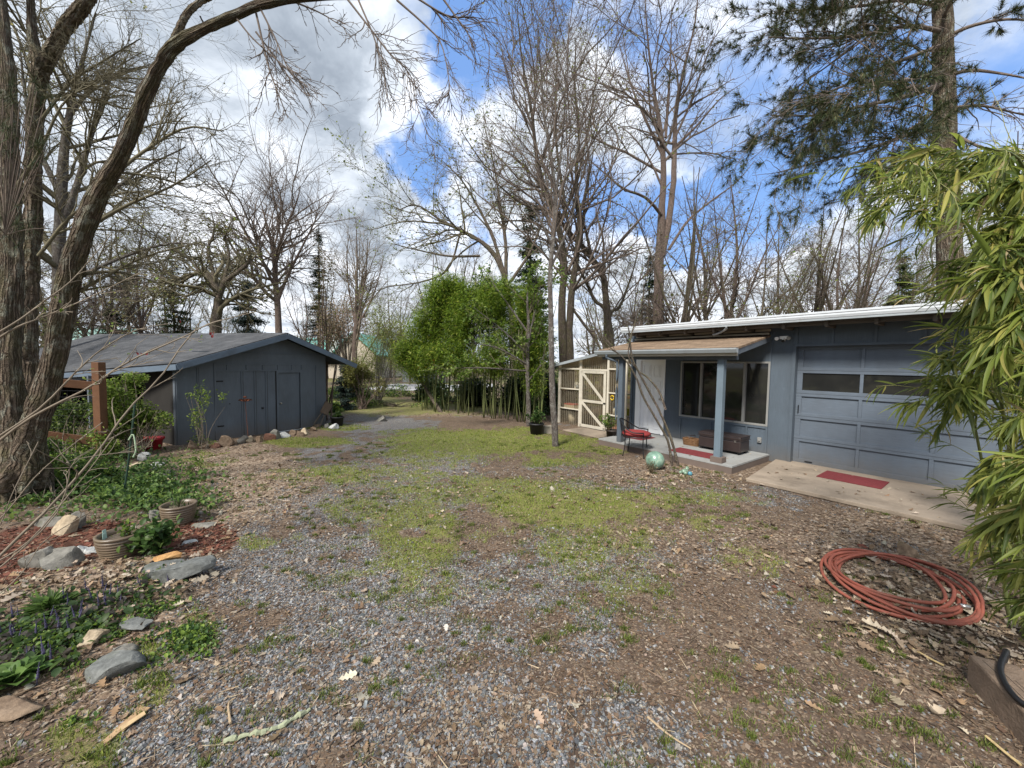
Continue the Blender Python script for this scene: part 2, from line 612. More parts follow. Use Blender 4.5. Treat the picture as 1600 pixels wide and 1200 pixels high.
def ground_material():
    m, t, b = newmat('ground_soil')
    co = t.n.new('ShaderNodeTexCoord').outputs['Object']
    mk = t.n.new('ShaderNodeSeparateColor')
    t.l.new(t.new('ShaderNodeVertexColor', layer_name='c').outputs[0], mk.inputs[0])
    gG, gV, gL = mk.outputs[0], mk.outputs[1], mk.outputs[2]
    mu = t.new('ShaderNodeAttribute', attribute_name='mulch', attribute_type='GEOMETRY').outputs['Fac']
    n1 = t.noise(co, 5, 8, 0.65)
    n2 = t.noise(co, 38, 6, 0.7)
    n3 = t.noise(co, 160, 4, 0.7)
    soil = t.ramp(t.math('ADD', t.math('MULTIPLY', n1, .5), t.math('MULTIPLY', n2, .5)), [(.3, (.042, .029, .021)), (.5, (.095, .067, .048)), (.68, (.17, .13, .095))])
    fl = t.vor(t.mapping(co, (1, 1.6, 1), (0, 0, .6)), 95, 'F1', 'Color')
    flv = t.n.new('ShaderNodeSeparateColor'); t.l.new(fl, flv.inputs[0])
    soil = t.mix(t.rng(flv.outputs[0], .80, .9, 0, .7), soil, (.27, .21, .15))
    soil = t.mix(t.rng(flv.outputs[1], .86, .92, 0, .6), soil, (.20, .12, .065))
    # crushed stone
    vs = t.vor(co, 85, 'F1', 'Color')
    sv = t.n.new('ShaderNodeSeparateColor'); t.l.new(vs, sv.inputs[0])
    vd = t.vor(co, 85, 'F1', 'Distance')
    st = t.ramp(sv.outputs[0], [(0, (.065, .068, .074)), (.35, (.135, .14, .15)), (.7, (.205, .21, .222)), (.9, (.31, .29, .265)), (1, (.42, .39, .35))])
    st = t.mix(t.rng(sv.outputs[1], .86, .9, 0, .8), st, (.26, .19, .13))
    st = t.mix(t.rng(vd, .45, .75, 0, .75), st, (.06, .052, .045))
    pat = t.rng(t.math('ADD', gV, t.math('MULTIPLY', t.math('SUBTRACT', n2, .5), 1.6)), .30, .5)
    c = t.mix(pat, soil, st)
    lit = t.vor(t.mapping(co, (1, 1.3, 1), (0, 0, -.3)), 34, 'F1', 'Color')
    lv = t.n.new('ShaderNodeSeparateColor'); t.l.new(lit, lv.inputs[0])
    lc = t.ramp(lv.outputs[1], [(0, (.15, .10, .066)), (.5, (.27, .20, .14)), (1, (.42, .34, .26))])
    c = t.mix(t.rng(t.math('ADD', t.math('MULTIPLY', gL, .75), t.math('MULTIPLY', lv.outputs[0], .6)), .72, .8, 0, .85), c, lc)
    mc = t.mix(n2, (.07, .026, .017), (.15, .060, .038))
    c = t.mix(mu, c, mc)
    gc = t.ramp(n2, [(.3, (.105, .10, .036)), (.55, (.175, .18, .052)), (.75, (.235, .235, .08))])
    gf = t.rng(t.math('ADD', gG, t.math('MULTIPLY', t.math('SUBTRACT', n3, .5), 1.5)), .22, .85, 0, .85)
    c = t.mix(gf, c, gc)
    t.l.new(c, b.inputs['Base Color'])
    b.inputs['Roughness'].default_value = 0.93
    b.inputs['Specular IOR Level'].default_value = 0.25
    h = t.math('ADD', t.math('MULTIPLY', t.math('SUBTRACT', 1, vd), t.math('MULTIPLY', pat, 1.0)), t.math('ADD', t.math('MULTIPLY', n2, .9), t.math('MULTIPLY', n3, .4)))
    t.l.new(t.bump(h, .9, .012), b.inputs['Normal'])
    return m


M_ground = ground_material()
ground = link_mesh('ground', np.stack([xr, yr, Zg], 1), [Fq], M_ground, None, np.stack([gm, vm, lm], 1), smooth=True)
a_ = ground.data.attributes.new('mulch', 'FLOAT', 'POINT')
a_.data.foreach_set('value', mm.astype(np.float32))
tag(ground, kind='structure')


# ---------------------------------------------------------------- scatter on the ground
def sample_ground(n, r0, r1, power=1.0, ang=60):
    """points in a wide fan in front of the camera; power 2 = even per square metre, lower = thinner with distance"""
    u = RNG.random(n)
    r = (r0 ** power + u * (r1 ** power - r0 ** power)) ** (1 / power)
    a = R_(ang) * (RNG.random(n) * 2 - 1)
    return r * np.sin(a), r * np.cos(a)


def keep_off(x, y):
    s = (x - 5.222) * -0.6018 + (y - 7.090) * 0.7986
    n = (x - 5.222) * -0.7986 + (y - 7.090) * -0.6018
    porch = (s > .30) & (s < 3.3) & (n < 1.66) & (n > -7)
    bld = (n < 0.02) & (n > -8) & (s > -4) & (s < 6.6)
    apron = (s < .3) & (s > -4) & (n < 1.86) & (n > -1)
    sx, sy = x + 6.84, y - 7.77
    s2, n2 = sx * 0.4848 + sy * 0.8746, sx * 0.8746 - sy * 0.4848
    shed = (s2 > -.02) & (s2 < 3.45) & (n2 < .03) & (n2 > -7)
    return ~(porch | bld | apron | shed)


def rotz(a):
    c, s = np.cos(a), np.sin(a)
    z = np.zeros_like(a)
    return np.stack([np.stack([c, -s, z], -1), np.stack([s, c, z], -1), np.stack([z, z, z + 1], -1)], -2)


def rand_rot(n, tilt=0.4):
    a = RNG.random(n) * 2 * np.pi
    Rz = rotz(a)
    ax = RNG.random(n) * 2 * np.pi
    th = RNG.normal(0, tilt, n)
    k = np.stack([np.cos(ax), np.sin(ax), np.zeros(n)], -1)
    K = np.zeros((n, 3, 3))
    K[:, 0, 1], K[:, 0, 2], K[:, 1, 0], K[:, 1, 2], K[:, 2, 0], K[:, 2, 1] = -k[:, 2], k[:, 1], k[:, 2], -k[:, 0], -k[:, 1], k[:, 0]
    I = np.eye(3)[None]
    Rt = I + np.sin(th)[:, None, None] * K + (1 - np.cos(th))[:, None, None] * (K @ K)
    return Rt @ Rz


def scatter(name, mat, tmpl, F, P, R, S, C, parent=None, smooth=False, vary=None):
    """tmpl (k,3) or (n,k,3); P (n,3); R (n,3,3); S (n,) or (n,3); C (n,3)"""
    n = len(P)
    T = tmpl if tmpl.ndim == 3 else np.broadcast_to(tmpl, (n, *tmpl.shape))
    S = S[:, None, None] if S.ndim == 1 else S[:, None, :]
    V = np.einsum('nij,nkj->nki', R, T * S) + P[:, None, :]
    k = T.shape[1]
    C = np.repeat(C[:, None, :], k, 1)
    if vary is not None:
        C = C * vary[None, :, None]
    Fs = [(f[None] + (np.arange(n) * k)[:, None, None]).reshape(-1, f.shape[1]) for f in F]
    return link_mesh(name, V.reshape(-1, 3), Fs, mat, parent, C.reshape(-1, 3), smooth=smooth)


M_stone = attrmat('gravel_stone', .85, 0, .25, 60)
M_litter = attrmat('dry_leaf', .85, .15, .3, 30)
M_grass = attrmat('grass_blade', .6, .35, .2, 6)


def palette(n, cols, w=None, jit=.15):
    cols = np.array(cols, float)
    i = RNG.choice(len(cols), n, p=None if w is None else np.array(w) / np.sum(w))
    return np.clip(cols[i] * (1 + RNG.normal(0, jit, (n, 1))) * (1 + RNG.normal(0, jit * .12, (n, 3))), .005, .9)


# crushed gravel, real stones near the camera
x, y = sample_ground(300000, .9, 7.5, 1.1, 64)
g_, v_, l_, m_ = masks(x, y)
k = (RNG.random(len(x)) < np.clip(v_ * 1.15 + .05, 0, 1) * (1 - g_ * .8) * (1 - m_)) & keep_off(x, y)
x, y = x[k], y[k]
n = len(x)
base = np.array([[a, b, c] for c in (-1, 1) for b in (-1, 1) for a in (-1, 1)], float)
tm = base[None] * (1 + RNG.normal(0, .28, (n, 8, 3)))
tm[:, 4:, :2] *= .72
sc = np.clip(RNG.lognormal(-5.52, .36, n), .0022, .011)[:, None] * np.stack([1 + RNG.random(n) * .6, .8 + RNG.random(n) * .3, .45 + RNG.random(n) * .4], 1)
boxF = np.array([[0, 2, 3, 1], [4, 5, 7, 6], [0, 1, 5, 4], [2, 6, 7, 3], [0, 4, 6, 2], [1, 3, 7, 5]])
cc = palette(n, [(.115, .12, .125), (.18, .185, .193), (.245, .248, .252), (.075, .077, .082), (.31, .285, .25), (.22, .165, .12), (.36, .335, .29), (.12, .085, .06)], [26, 26, 12, 14, 7, 10, 3, 8], .16)
gs = scatter('gravel', M_stone, tm, [boxF], np.stack([x, y, gh(x, y) + sc[:, 2] * .35], 1), rand_rot(n, .35), sc, cc)
tag(gs, kind='stuff')

# grass: even low turf in the green patches and small tufts in the gravel
x, y = sample_ground(420000, 1.4, 13, 1.1, 62)
g_, v_, l_, m_ = masks(x, y)
k = (RNG.random(len(x)) < g_ ** .8) & keep_off(x, y)
x, y = x[k], y[k]
tx, ty = sample_ground(1500, 1.3, 9, 1.15, 55)
kk = fbm(tx * 1.1, ty * 1.1, 61, 3) > .47
tx, ty = tx[kk], ty[kk]
_, _, _, tmu = masks(tx, ty)
kk = keep_off(tx, ty) & (tmu < .3)
tx, ty = tx[kk], ty[kk]
nb = RNG.integers(25, 130, len(tx))
tr = RNG.random(len(tx)) ** 1.5 * .05 + .010
ti = np.repeat(np.arange(len(tx)), nb)
x = np.concatenate([x, tx[ti] + RNG.normal(0, 1, len(ti)) * tr[ti]])
y = np.concatenate([y, ty[ti] + RNG.normal(0, 1, len(ti)) * tr[ti] * .7])
n = len(x)
bl = np.array([[-1, 0, 0], [1, 0, 0], [-.7, .25, .55], [.7, .25, .55], [0, .8, 1]], float)
hh = np.clip(RNG.lognormal(-3.85, .35, n), .008, .04)
dist = np.hypot(x, y)
S = np.stack([.0013 + .00042 * dist, hh * RNG.random(n) * 1.4, hh], 1)
cc = palette(n, [(.145, .205, .024), (.215, .275, .038), (.285, .315, .065), (.34, .28, .12), (.10, .14, .022)], [30, 32, 18, 8, 12], .18)
cc[-len(ti):] *= np.array([.62, .62, .85])
gr = scatter('grass', M_grass, bl, [np.array([[0, 1, 3, 2]]), np.array([[2, 3, 4]])], np.stack([x, y, gh(x, y) - .003], 1), rand_rot(n, .18), S, cc)
tag(gr, 'short patchy green grass and tufts growing through the gravel yard', 'grass', kind='stuff')

# oak leaves: lobed, curled, pale tan
st = np.array([0, .10, .22, .33, .45, .56, .68, .80, .92, 1.0])
wd_ = np.array([.015, .06, .20, .09, .30, .13, .34, .16, .20, .02])
leafV = []
for s_, w_ in zip(st, wd_):
    leafV += [(-w_, s_ - .5, 0), (0, s_ - .5, .0), (w_, s_ - .5 + .03, 0)]
leafV = np.array(leafV)
leafF = np.array([q for i in range(9) for q in ([3 * i, 3 * i + 1, 3 * i + 4, 3 * i + 3], [3 * i + 1, 3 * i + 2, 3 * i + 5, 3 * i + 4])])


def leaf_litter(name, label, n, r0, r1, power, size, ang=62, base_p=.025):
    x, y = sample_ground(n, r0, r1, power, ang)
    g_, v_, l_, m_ = masks(x, y)
    k = (RNG.random(n) < l_ * .85 + base_p) & keep_off(x, y)
    x, y = x[k], y[k]
    n = len(x)
    T = np.broadcast_to(leafV, (n, *leafV.shape)).copy()
    cur = RNG.normal(.5, .6, (n, 1))
    T[:, :, 2] = cur * T[:, :, 0] ** 2 * 2.2 + RNG.normal(.1, .5, (n, 1)) * T[:, :, 1] ** 2 + RNG.normal(0, .02, T.shape[:2])
    # broken pieces: many leaves are only a part of a blade
    cut = RNG.random(n) < .45
    T[cut, :, 1] *= RNG.uniform(.3, .6, (cut.sum(), 1))
    S = size * np.exp(RNG.normal(0, .35, n))
    cc = palette(n, [(.31, .24, .17), (.23, .16, .105), (.40, .33, .25), (.15, .10, .06), (.26, .17, .10), (.36, .32, .26)], [26, 24, 12, 18, 14, 6], .15)
    o = scatter(name, M_litter, T, [leafF], np.stack([x, y, gh(x, y) + .006 + RNG.random(n) * .01], 1), rand_rot(n, .30), S, cc, smooth=True)
    return tag(o, label, 'leaves', kind='stuff')


leaf_litter('fallen_leaves', 'dry tan oak leaves and leaf bits strewn over the yard', 26000, 1.2, 14, 1.35, .050)

# crumbs of leaf and bark between the stones
x, y = sample_ground(150000, .9, 8, 1.2, 62)
g_, v_, l_, m_ = masks(x, y)
k = keep_off(x, y) & (RNG.random(len(x)) < (.55 + .45 * l_) * (1 - g_ * .75))
x, y = x[k], y[k]
n = len(x)
CRUMB = np.array([[-1, -.8, 0], [.9, -1, .1], [1.1, .7, .0], [-.6, 1, .25]], float)
S = np.clip(RNG.lognormal(-5.45, .45, n), .002, .009)[:, None] * np.stack([.5 + RNG.random(n), 1 + RNG.random(n), np.ones(n)], 1)
cc = palette(n, [(.20, .148, .105), (.13, .09, .062), (.28, .225, .17), (.085, .056, .038), (.16, .10, .062)], [24, 24, 14, 26, 12], .2)
o = scatter('leaf_crumbs', M_litter, CRUMB[None] * (1 + RNG.normal(0, .3, (n, 4, 3))), [np.array([[0, 1, 2, 3]])], np.stack([x, y, gh(x, y) + .007], 1), rand_rot(n, .35), S, cc)
tag(o, 'crumbs of dry leaf and bark between the gravel', 'leaf bits', kind='stuff')

# twigs, needles and chips
x, y = sample_ground(9000, 1.2, 9, 1.2, 60)
k = keep_off(x, y) & (RNG.random(len(x)) < .8)
x, y = x[k], y[k]
n = len(x)
S = np.stack([np.full(n, .0016) * np.exp(RNG.normal(0, .4, n)), .035 * np.exp(RNG.normal(0, .5, n)), np.full(n, .0016)], 1)
tw = np.array([[-1, -1, 0], [1, -1, 0], [1, -1, 1], [-1, -1, 1], [-.4, 1, 0], [.4, 1, 0], [.4, 1, 1], [-.4, 1, 1]], float)
cc = palette(n, [(.10, .065, .04), (.24, .17, .11), (.40, .32, .22), (.06, .042, .03)], [40, 30, 14, 16], .2)
o = scatter('twig_debris', M_stone, tw, [np.array([[0, 3, 2, 1], [4, 5, 6, 7], [0, 1, 5, 4], [1, 2, 6, 5], [2, 3, 7, 6], [3, 0, 4, 7]])], np.stack([x, y, gh(x, y) + .006], 1), rand_rot(n, .08), S, cc)
tag(o, 'small twigs, needles and bark chips littering the ground', 'twigs', kind='stuff')


def big_leaf(px, py, size, rz, col, label):
    T = leafV.copy()
    T[:, 2] = .35 * T[:, 0] ** 2 * 2 + .25 * T[:, 1] ** 2
    p = G(px, py)
    T = (T * size) @ euler(.05, .08, rz).T
    mb = MB().add(T, [leafF], col=col)
    o = mb.build('oak_leaf', M_litter, None, True)
    o.location = (p[0], p[1], gh(p[0], p[1]) + .012)
    return tag(o, label, 'leaf')


big_leaf(543, 1058, .10, -1.1, (.62, .56, .42), 'big pale cream oak leaf lying alone on the gravel in the centre foreground')
big_leaf(843, 1124, .085, .5, (.50, .36, .26), 'pinkish tan oak leaf on dark gravel, nearest the bottom edge of the photo')
big_leaf(697, 983, .065, .2, (.66, .60, .52), 'small whitish oak leaf on gravel below the central grass patch')
big_leaf(1272, 1108, .08, .9, (.38, .25, .15), 'brown lobed oak leaf on bare soil in the right foreground')
p = [G(*q, .01) for q in [(163, 1160), (185, 1142), (205, 1125), (228, 1105)]]
mb = MB()
mb.bar(p[0], p[2], .03, .006, col=(.45, .30, .17)).bar(p[1], p[3], .05, .005, col=(.38, .25, .14)).bar(p[1] + .004, p[2] + np.array([.05, .02, .02]), .03, .004, col=(.5, .36, .2))
tag(mb.build('bark_strip', M_litter), 'curled tan strip of peeled bark on the gravel by the grass edge', 'bark')
for pts, lab in (([(352, 1156), (400, 1146), (440, 1134), (482, 1108)], 'pale green lichen covered stick lying on the gravel at the bottom left'),):
    L = smooth_line([G(*q, .012) for q in pts], 30) + RNG.normal(0, .003, (30, 3))
    o = MB().tube(L, .005 + RNG.random(30) * .010, 7, col=(.27, .29, .19)).build('lichen_stick', M_stone)
    tag(o, lab, 'stick')
for pts, lab in (([(950, 1165), (946, 1150), (958, 1148), (978, 1144)], 'short curved dark twig lying at the bottom centre of the yard'),
                 ([(1105, 1046), (1130, 1052), (1155, 1060)], 'straight dark brown twig lying across the bare soil'),
                 ([(1165, 1085), (1175, 1074), (1200, 1070)], 'dark bent twig lying right of the straight dark twig'),
                 ([(1012, 1120), (1045, 1148), (1080, 1170)], 'long thin tan stalk lying across the gravel at the bottom'),
                 ([(360, 1130), (357, 1100), (368, 1090)], 'thin pale stalk curled above the lichen covered stick')):
    L = smooth_line([G(*q, .012) for q in pts], 8)
    tag(MB().tube(L, np.linspace(.006, .003, 8), 6, col=(.09, .055, .035) if 'dark' in lab else (.36, .27, .17)).build('fallen_twig', M_stone), lab, 'twig')
# ================================================================ MATERIALS FOR BUILDINGS
def sidingmat(name, c1, c2, horiz=False):
    """painted plywood: fine grain along the board, blotchy fading, splash dirt low down"""
    m, t, b = newmat(name)
    co = t.n.new('ShaderNodeTexCoord').outputs['Object']
    g = t.noise(t.mapping(co, (.06, 1, 1) if horiz else (1, 1, .05)), 90, 5, .65)
    n = t.noise(t.mapping(co, (1, 1, .45)), 1.7, 8, .65)
    f = t.noise(co, 9, 6, .7)
    c = t.mix(t.rng(n, .3, .72), c2, c1)
    c = t.mix(t.rng(f, .62, .75, 0, .35), c, tuple(x * 1.5 for x in c1))
    c = t.mix(1.0, c, t.ramp(g, [(.25, .84), (.75, 1.12)]), 'MULTIPLY')
    s = t.n.new('ShaderNodeSeparateXYZ'); t.l.new(co, s.inputs[0])
    low = t.math('ADD', t.rng(s.outputs[2], .05, .42, .55, 0), t.math('MULTIPLY', t.math('SUBTRACT', f, .5), .8), clamp=True)
    c = t.mix(t.math('MULTIPLY', low, t.rng(s.outputs[2], .5, .2, 0, 1)), c, (.11, .095, .078))
    t.l.new(c, b.inputs['Base Color'])
    b.inputs['Roughness'].default_value = .72
    b.inputs['Specular IOR Level'].default_value = .3
    t.l.new(t.bump(g, .25, .004), b.inputs['Normal'])
    return m


M_blue = sidingmat('blue_grey_paint', (.095, .124, .158), (.070, .086, .104))
M_blue2 = sidingmat('dark_grey_paint', (.118, .142, .172), (.085, .098, .114))
M_door_blue = sidingmat('garage_door_paint', (.118, .148, .188), (.092, .110, .134), horiz=True)
M_white = pmat('white_paint', (.86, .87, .88), .5, .04, 2, .1, 50)
M_cream = pmat('cream_paint', (.52, .48, .40), .6, .08, 3, .2, 60, dirt=(.36, .31, .24), dscale=5, damt=.6)
M_alu = pmat('window_frame', (.27, .27, .26), .45, .06, 3, metal=.2)
M_gutter = pmat('roof_edge_metal', (.52, .55, .58), .5, .06, 2, .1, 30, dirt=(.36, .38, .38), dscale=5, damt=.5)
M_gutter2 = pmat('porch_gutter_metal', (.30, .33, .35), .5, .1, 2, dirt=(.2, .2, .18), dscale=4, damt=.5)
M_beige = pmat('beige_trim', (.42, .38, .31), .7, .08, 3)
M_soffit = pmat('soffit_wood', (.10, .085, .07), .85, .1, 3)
M_deck = pmat('deck_boards', (.27, .275, .27), .75, .1, 3, .3, 40, dirt=(.23, .21, .19), dscale=3, damt=.6)
M_deckside = pmat('deck_fascia_brown', (.13, .10, .085), .85, .15, 3, .3, 40)
M_concrete = pmat('apron_concrete', (.27, .22, .17), .9, .22, 1.6, .5, 70, dirt=(.12, .095, .07), dscale=1.5, damt=.75)
M_dark = pmat('dark_interior_and_shade', (.02, .018, .016), .9, .2, 3)
M_red = pmat('red_mat', (.15, .026, .030), .95, .18, 14, .6, 160, dirt=(.14, .03, .03), dscale=5, damt=.6)
M_black = pmat('black_metal', (.018, .018, .02), .45, .1, 5, metal=.5, spec=.5)
M_leather = pmat('brown_leather', (.030, .021, .020), .38, .2, 5, .15, 60, spec=.5)
M_cedar = pmat('cedar_wood', (.125, .060, .030), .75, .22, 6, .4, 50, stretch=(1, 1, 1), dirt=(.14, .06, .03), dscale=4, damt=.5)
M_chrome = pmat('door_hardware', (.45, .43, .40), .3, .05, 3, metal=.9)


def glassmat():
    m, t, b = newmat('window_glass')
    co = t.n.new('ShaderNodeTexCoord').outputs['Object']
    c = t.mix(t.noise(co, 2.5, 3), (.006, .007, .008), (.030, .030, .028))
    t.l.new(c, b.inputs['Base Color'])
    b.inputs['Roughness'].default_value = .04
    b.inputs['IOR'].default_value = 1.5
    b.inputs['Specular IOR Level'].default_value = .55
    return m


M_glass = glassmat()


def shingles(name, c1, c2, tab=.30, course=.14, axis='UV'):
    m, t, b = newmat(name)
    a = t.new('ShaderNodeAttribute', attribute_name='bark', attribute_type='GEOMETRY').outputs['Vector']
    br = t.new('ShaderNodeTexBrick', {'Vector': a, 'Color1': (*c1, 1), 'Color2': (*c2, 1), 'Mortar': (*(x * .35 for x in c1), 1), 'Scale': 1.0, 'Mortar Size': .006, 'Mortar Smooth': .6, 'Bias': 0.0, 'Brick Width': tab, 'Row Height': course})
    br.offset = .5
    n = t.noise(a, 3, 6, .65)
    n2 = t.noise(a, 90, 3)
    c = t.mix(1.0, br.outputs[0], t.ramp(n, [(.25, .68), (.75, 1.25)]), 'MULTIPLY')
    c = t.mix(1.0, c, t.ramp(n2, [(.25, .8), (.75, 1.15)]), 'MULTIPLY')
    t.l.new(c, b.inputs['Base Color'])
    b.inputs['Roughness'].default_value = .95
    b.inputs['Specular IOR Level'].default_value = .1
    sy = t.n.new('ShaderNodeSeparateXYZ'); t.l.new(a, sy.inputs[0])
    saw = t.math('FRACT', t.math('DIVIDE', sy.outputs[1], course))
    h = t.math('SUBTRACT', t.math('MULTIPLY', n2, .25), saw)
    t.l.new(t.bump(h, .7, .012), b.inputs['Normal'])
    return m


M_shingle_tan = shingles('tan_shingles', (.25, .18, .122), (.155, .11, .078), .3, .11)
M_shingle_grey = shingles('grey_shingles', (.092, .094, .099), (.062, .065, .070), .32, .13)


def sheet(mb, a, b, c, d, th, uvs=1.0):
    """roof sheet a-b along the eave, c-d along the ridge (c above b); with thickness; bark attr = (along, up, 0)"""
    a, b, c, d = map(lambda v: np.asarray(v, float), (a, b, c, d))
    nrm = np.cross(b - a, d - a); nrm /= np.linalg.norm(nrm)
    if nrm[2] < 0: nrm = -nrm
    ux = (b - a) / np.linalg.norm(b - a)
    uy = np.cross(nrm, ux)
    if uy[2] < 0: uy = -uy
    top = [p + nrm * 0 for p in (a, b, c, d)]
    V = np.array(top + [p - nrm * th for p in (a, b, c, d)])
    U = np.array([[(p - a) @ ux, (p - a) @ uy, 0] for p in V]) * uvs + np.array([0, .001, 0])
    F = np.array([[0, 1, 2, 3], [7, 6, 5, 4], [0, 4, 5, 1], [1, 5, 6, 2], [2, 6, 7, 3], [3, 7, 4, 0]])
    mb.add(V, F, vec=U)
    return mb


# ================================================================ GARAGE BUILDING (right)
A0 = np.array([5.2222, 7.0905, 0.0])
AU = np.array([-0.60182, 0.79864, 0])
AN = np.array([-0.79864, -0.60182, 0])
AROT = math.atan2(AU[1], AU[0])


def GB(s, n, z=0.0):
    """garage frame -> world"""
    return A0 + AU * s + AN * n + np.array([0, 0, z])


gb = thing('garage_building', 'blue-grey garage with a white-edged flat roof, wide panelled door and small porch', 'garage', A0, AROT)
ZT = 2.60
w = MB()
TH = .14


def seg(s0, s1, z0, z1, d=TH):
    w.box(s0, s1, -d, 0, z0, z1)


seg(-3.3, -2.60, 0, ZT); seg(-2.60, 0, 2.20, ZT); seg(0, .40, 0, ZT); seg(.40, 2.21, 0, .66); seg(.40, 2.21, 1.92, ZT); seg(2.21, 2.62, 0, ZT)
seg(2.62, 3.34, 0, .12); seg(2.62, 3.34, 1.97, ZT); seg(3.34, 3.56, 0, ZT)
w.box(3.42, 3.56, -6.0, -TH, 0, ZT); w.box(-3.3, -3.16, -6.0, -TH, 0, ZT); w.box(-3.16, 3.42, -6.0, -5.86, 0, ZT)
w.build('wall', M_blue, gb)
tr = MB()
e = .022
for s0, s1, z0, z1 in [(-2.62, .02, 2.20, 2.245), (.0, .055, 0, 2.20), (.395, .43, 0.12, 2.5), (-.02, .04, 2.245, 2.54), (-.535, -.50, 2.245, 2.53), (-1.085, -1.05, 2.245, 2.53), (-1.63, -1.595, 2.245, 2.53), (-2.18, -2.145, 2.245, 2.53),
                       (-2.66, -2.60, 0, 2.20), (.43, 2.20, .615, .685), (2.165, 2.20, .12, .615), (1.47, 1.505, .12, .615), (.755, .79, .12, .615), (2.165, 2.20, .685, 2.0), (3.50, 3.56, .05, 2.1)]:
    MB().box(s0, s1, .001, e, z0, z1).build('batten', M_blue, gb)
fl = MB()
fl.box(-3.15, 3.41, -5.85, -.15, .02, .05)
fl.build('interior_floor', M_dark, gb)
# roof: low slab with deep eave and a white metal edge
rf = MB()
za, zb = 2.66, 3.02
for (n0, n1, z0, z1) in ((.50, -6.3, za, zb),):
    P = [GB(0, 0) * 0 + np.array(v) for v in [(-3.9, n0, z0), (3.46, n0, z0), (3.46, n1, z1), (-3.9, n1, z1)]]
    rf.prism([P[0], P[1], P[2], P[3]], (0, 0, .05))
rf.build('roof', M_gutter, gb)
sf = MB()
sf.prism([(-3.85, .47, za - .075), (3.40, .47, za - .075), (3.40, -.001, za - .055), (-3.85, -.001, za - .055)], (0, 0, .03))
sf.box(-3.85, 3.40, .36, .40, 2.53, 2.58)
for s in np.arange(-3.6, 3.5, .61):
    sf.box(s, s + .045, .0, .46, 2.50, 2.583)
sf.build('soffit', M_soffit, gb)
gt = MB()
prof = [(.505, 2.625), (.56, 2.63), (.575, 2.67), (.572, 2.70), (.582, 2.705), (.582, 2.735), (.560, 2.74), (.505, 2.74)]
gt.prism([(-3.92, a, b) for a, b in prof], (7.42, 0, 0))
gt.build('roof_edge', M_gutter, gb, bevel=.004)
MB().box(-3.91, 3.48, .506, .560, 2.595, 2.624).build('lower_roof_edge', M_gutter2, gb)
bm_ = MB()
bm_.box(.42, 3.40, .025, .075, 2.50, 2.545)
bm_.box(.42, 3.40, .09, .13, 2.435, 2.47)
bm_.build('beige_trim', M_beige, gb)
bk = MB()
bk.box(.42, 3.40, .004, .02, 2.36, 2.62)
bk.build('painted_shadow_band', M_soffit, gb)  # dark strip stands in for the soffit's shadow above the porch roof

# porch roof
PE, PH = 1.72, 2.13           # eave distance and height
pr = MB()
sheet(pr, (.30, PE, PH), (3.24, PE, PH), (3.42, .03, 2.43), (.42, .03, 2.43), .035)
pr.build('porch_roof', M_shingle_tan, gb)
pf = MB()
pf.bar((.325, PE - .02, PH - .075), (.435, .03, 2.355), .03, .10)
pf.bar((3.235, PE - .02, PH - .075), (3.41, .03, 2.355), .03, .10)
pf.box(.36, 3.2, 1.50, 1.58, 1.93, 2.05)
pf.build('porch_fascia', M_blue2, gb)
ps = MB()
for s in np.arange(.55, 3.2, .40):
    ps.bar((s, PE - .04, PH - .085), (s, .03, 2.345), .04, .08)
ps.prism([(.34, PE - .03, PH - .035), (3.22, PE - .03, PH - .035), (3.38, .03, 2.392), (.44, .03, 2.392)], (0, 0, -.012))
ps.build('porch_rafter', M_beige, gb)
pg = MB()
pg.prism([(.28, PE + .002, PH - .095), (.28, PE + .055, PH - .09), (.28, PE + .085, PH - .035), (.28, PE + .085, PH - .012), (.28, PE + .002, PH - .012)], (2.98, 0, 0))
pg.build('porch_gutter', M_gutter2, gb)
pb = MB().box(.30, 3.22, PE - .03, PE, PH - .14, PH - .036)
pb.build('gutter_board', M_beige, gb)
# posts
for s in (.62, 2.70):
    n0 = 1.52
    MB().box(s - .055, s + .055, n0 - .055, n0 + .055, .13, 1.95).build('porch_post', pmat('post_paint', (.125, .165, .20), .7, .1, 3, .2, 50) if s < 1 else M_blue, gb, bevel=.006)
MB().box(.62 - .10, .62 + .10, 1.52 - .10, 1.60, .135, .235).build('post_base', M_deckside, gb, bevel=.006)
# downspouts
MB().tube(smooth_line([(2.93, PE + .05, PH - .10), (2.93, PE + .03, PH - .17), (2.80, PE - .10, PH - .24), (2.77, 1.60, PH - .33), (2.77, 1.60, .8), (2.77, 1.60, .2)], 22), .026, 8).build('downspout', M_blue, gb, True)
MB().tube(smooth_line([(1.02, .54, 2.62), (1.02, .53, 2.555), (1.18, .40, 2.50), (1.34, .38, 2.455)], 12), .022, 8).build('downspout', M_gutter2, gb, True)
# deck
dk = MB()
nb_ = 12
for i in range(nb_):
    a = .03 + i * (1.62 - .03) / nb_
    dk.box(.34, 3.22, a, a + 1.59 / nb_ - .006, .105, .135)
dk.build('porch_deck', M_deck, gb)
ds = MB()
ds.box(.345, 3.215, 1.585, 1.61, -.04, .104)
ds.box(.345, .375, .03, 1.585, -.04, .104)
ds.box(3.185, 3.215, .03, 1.585, -.04, .104)
ds.build('deck_skirt', M_deckside, gb)

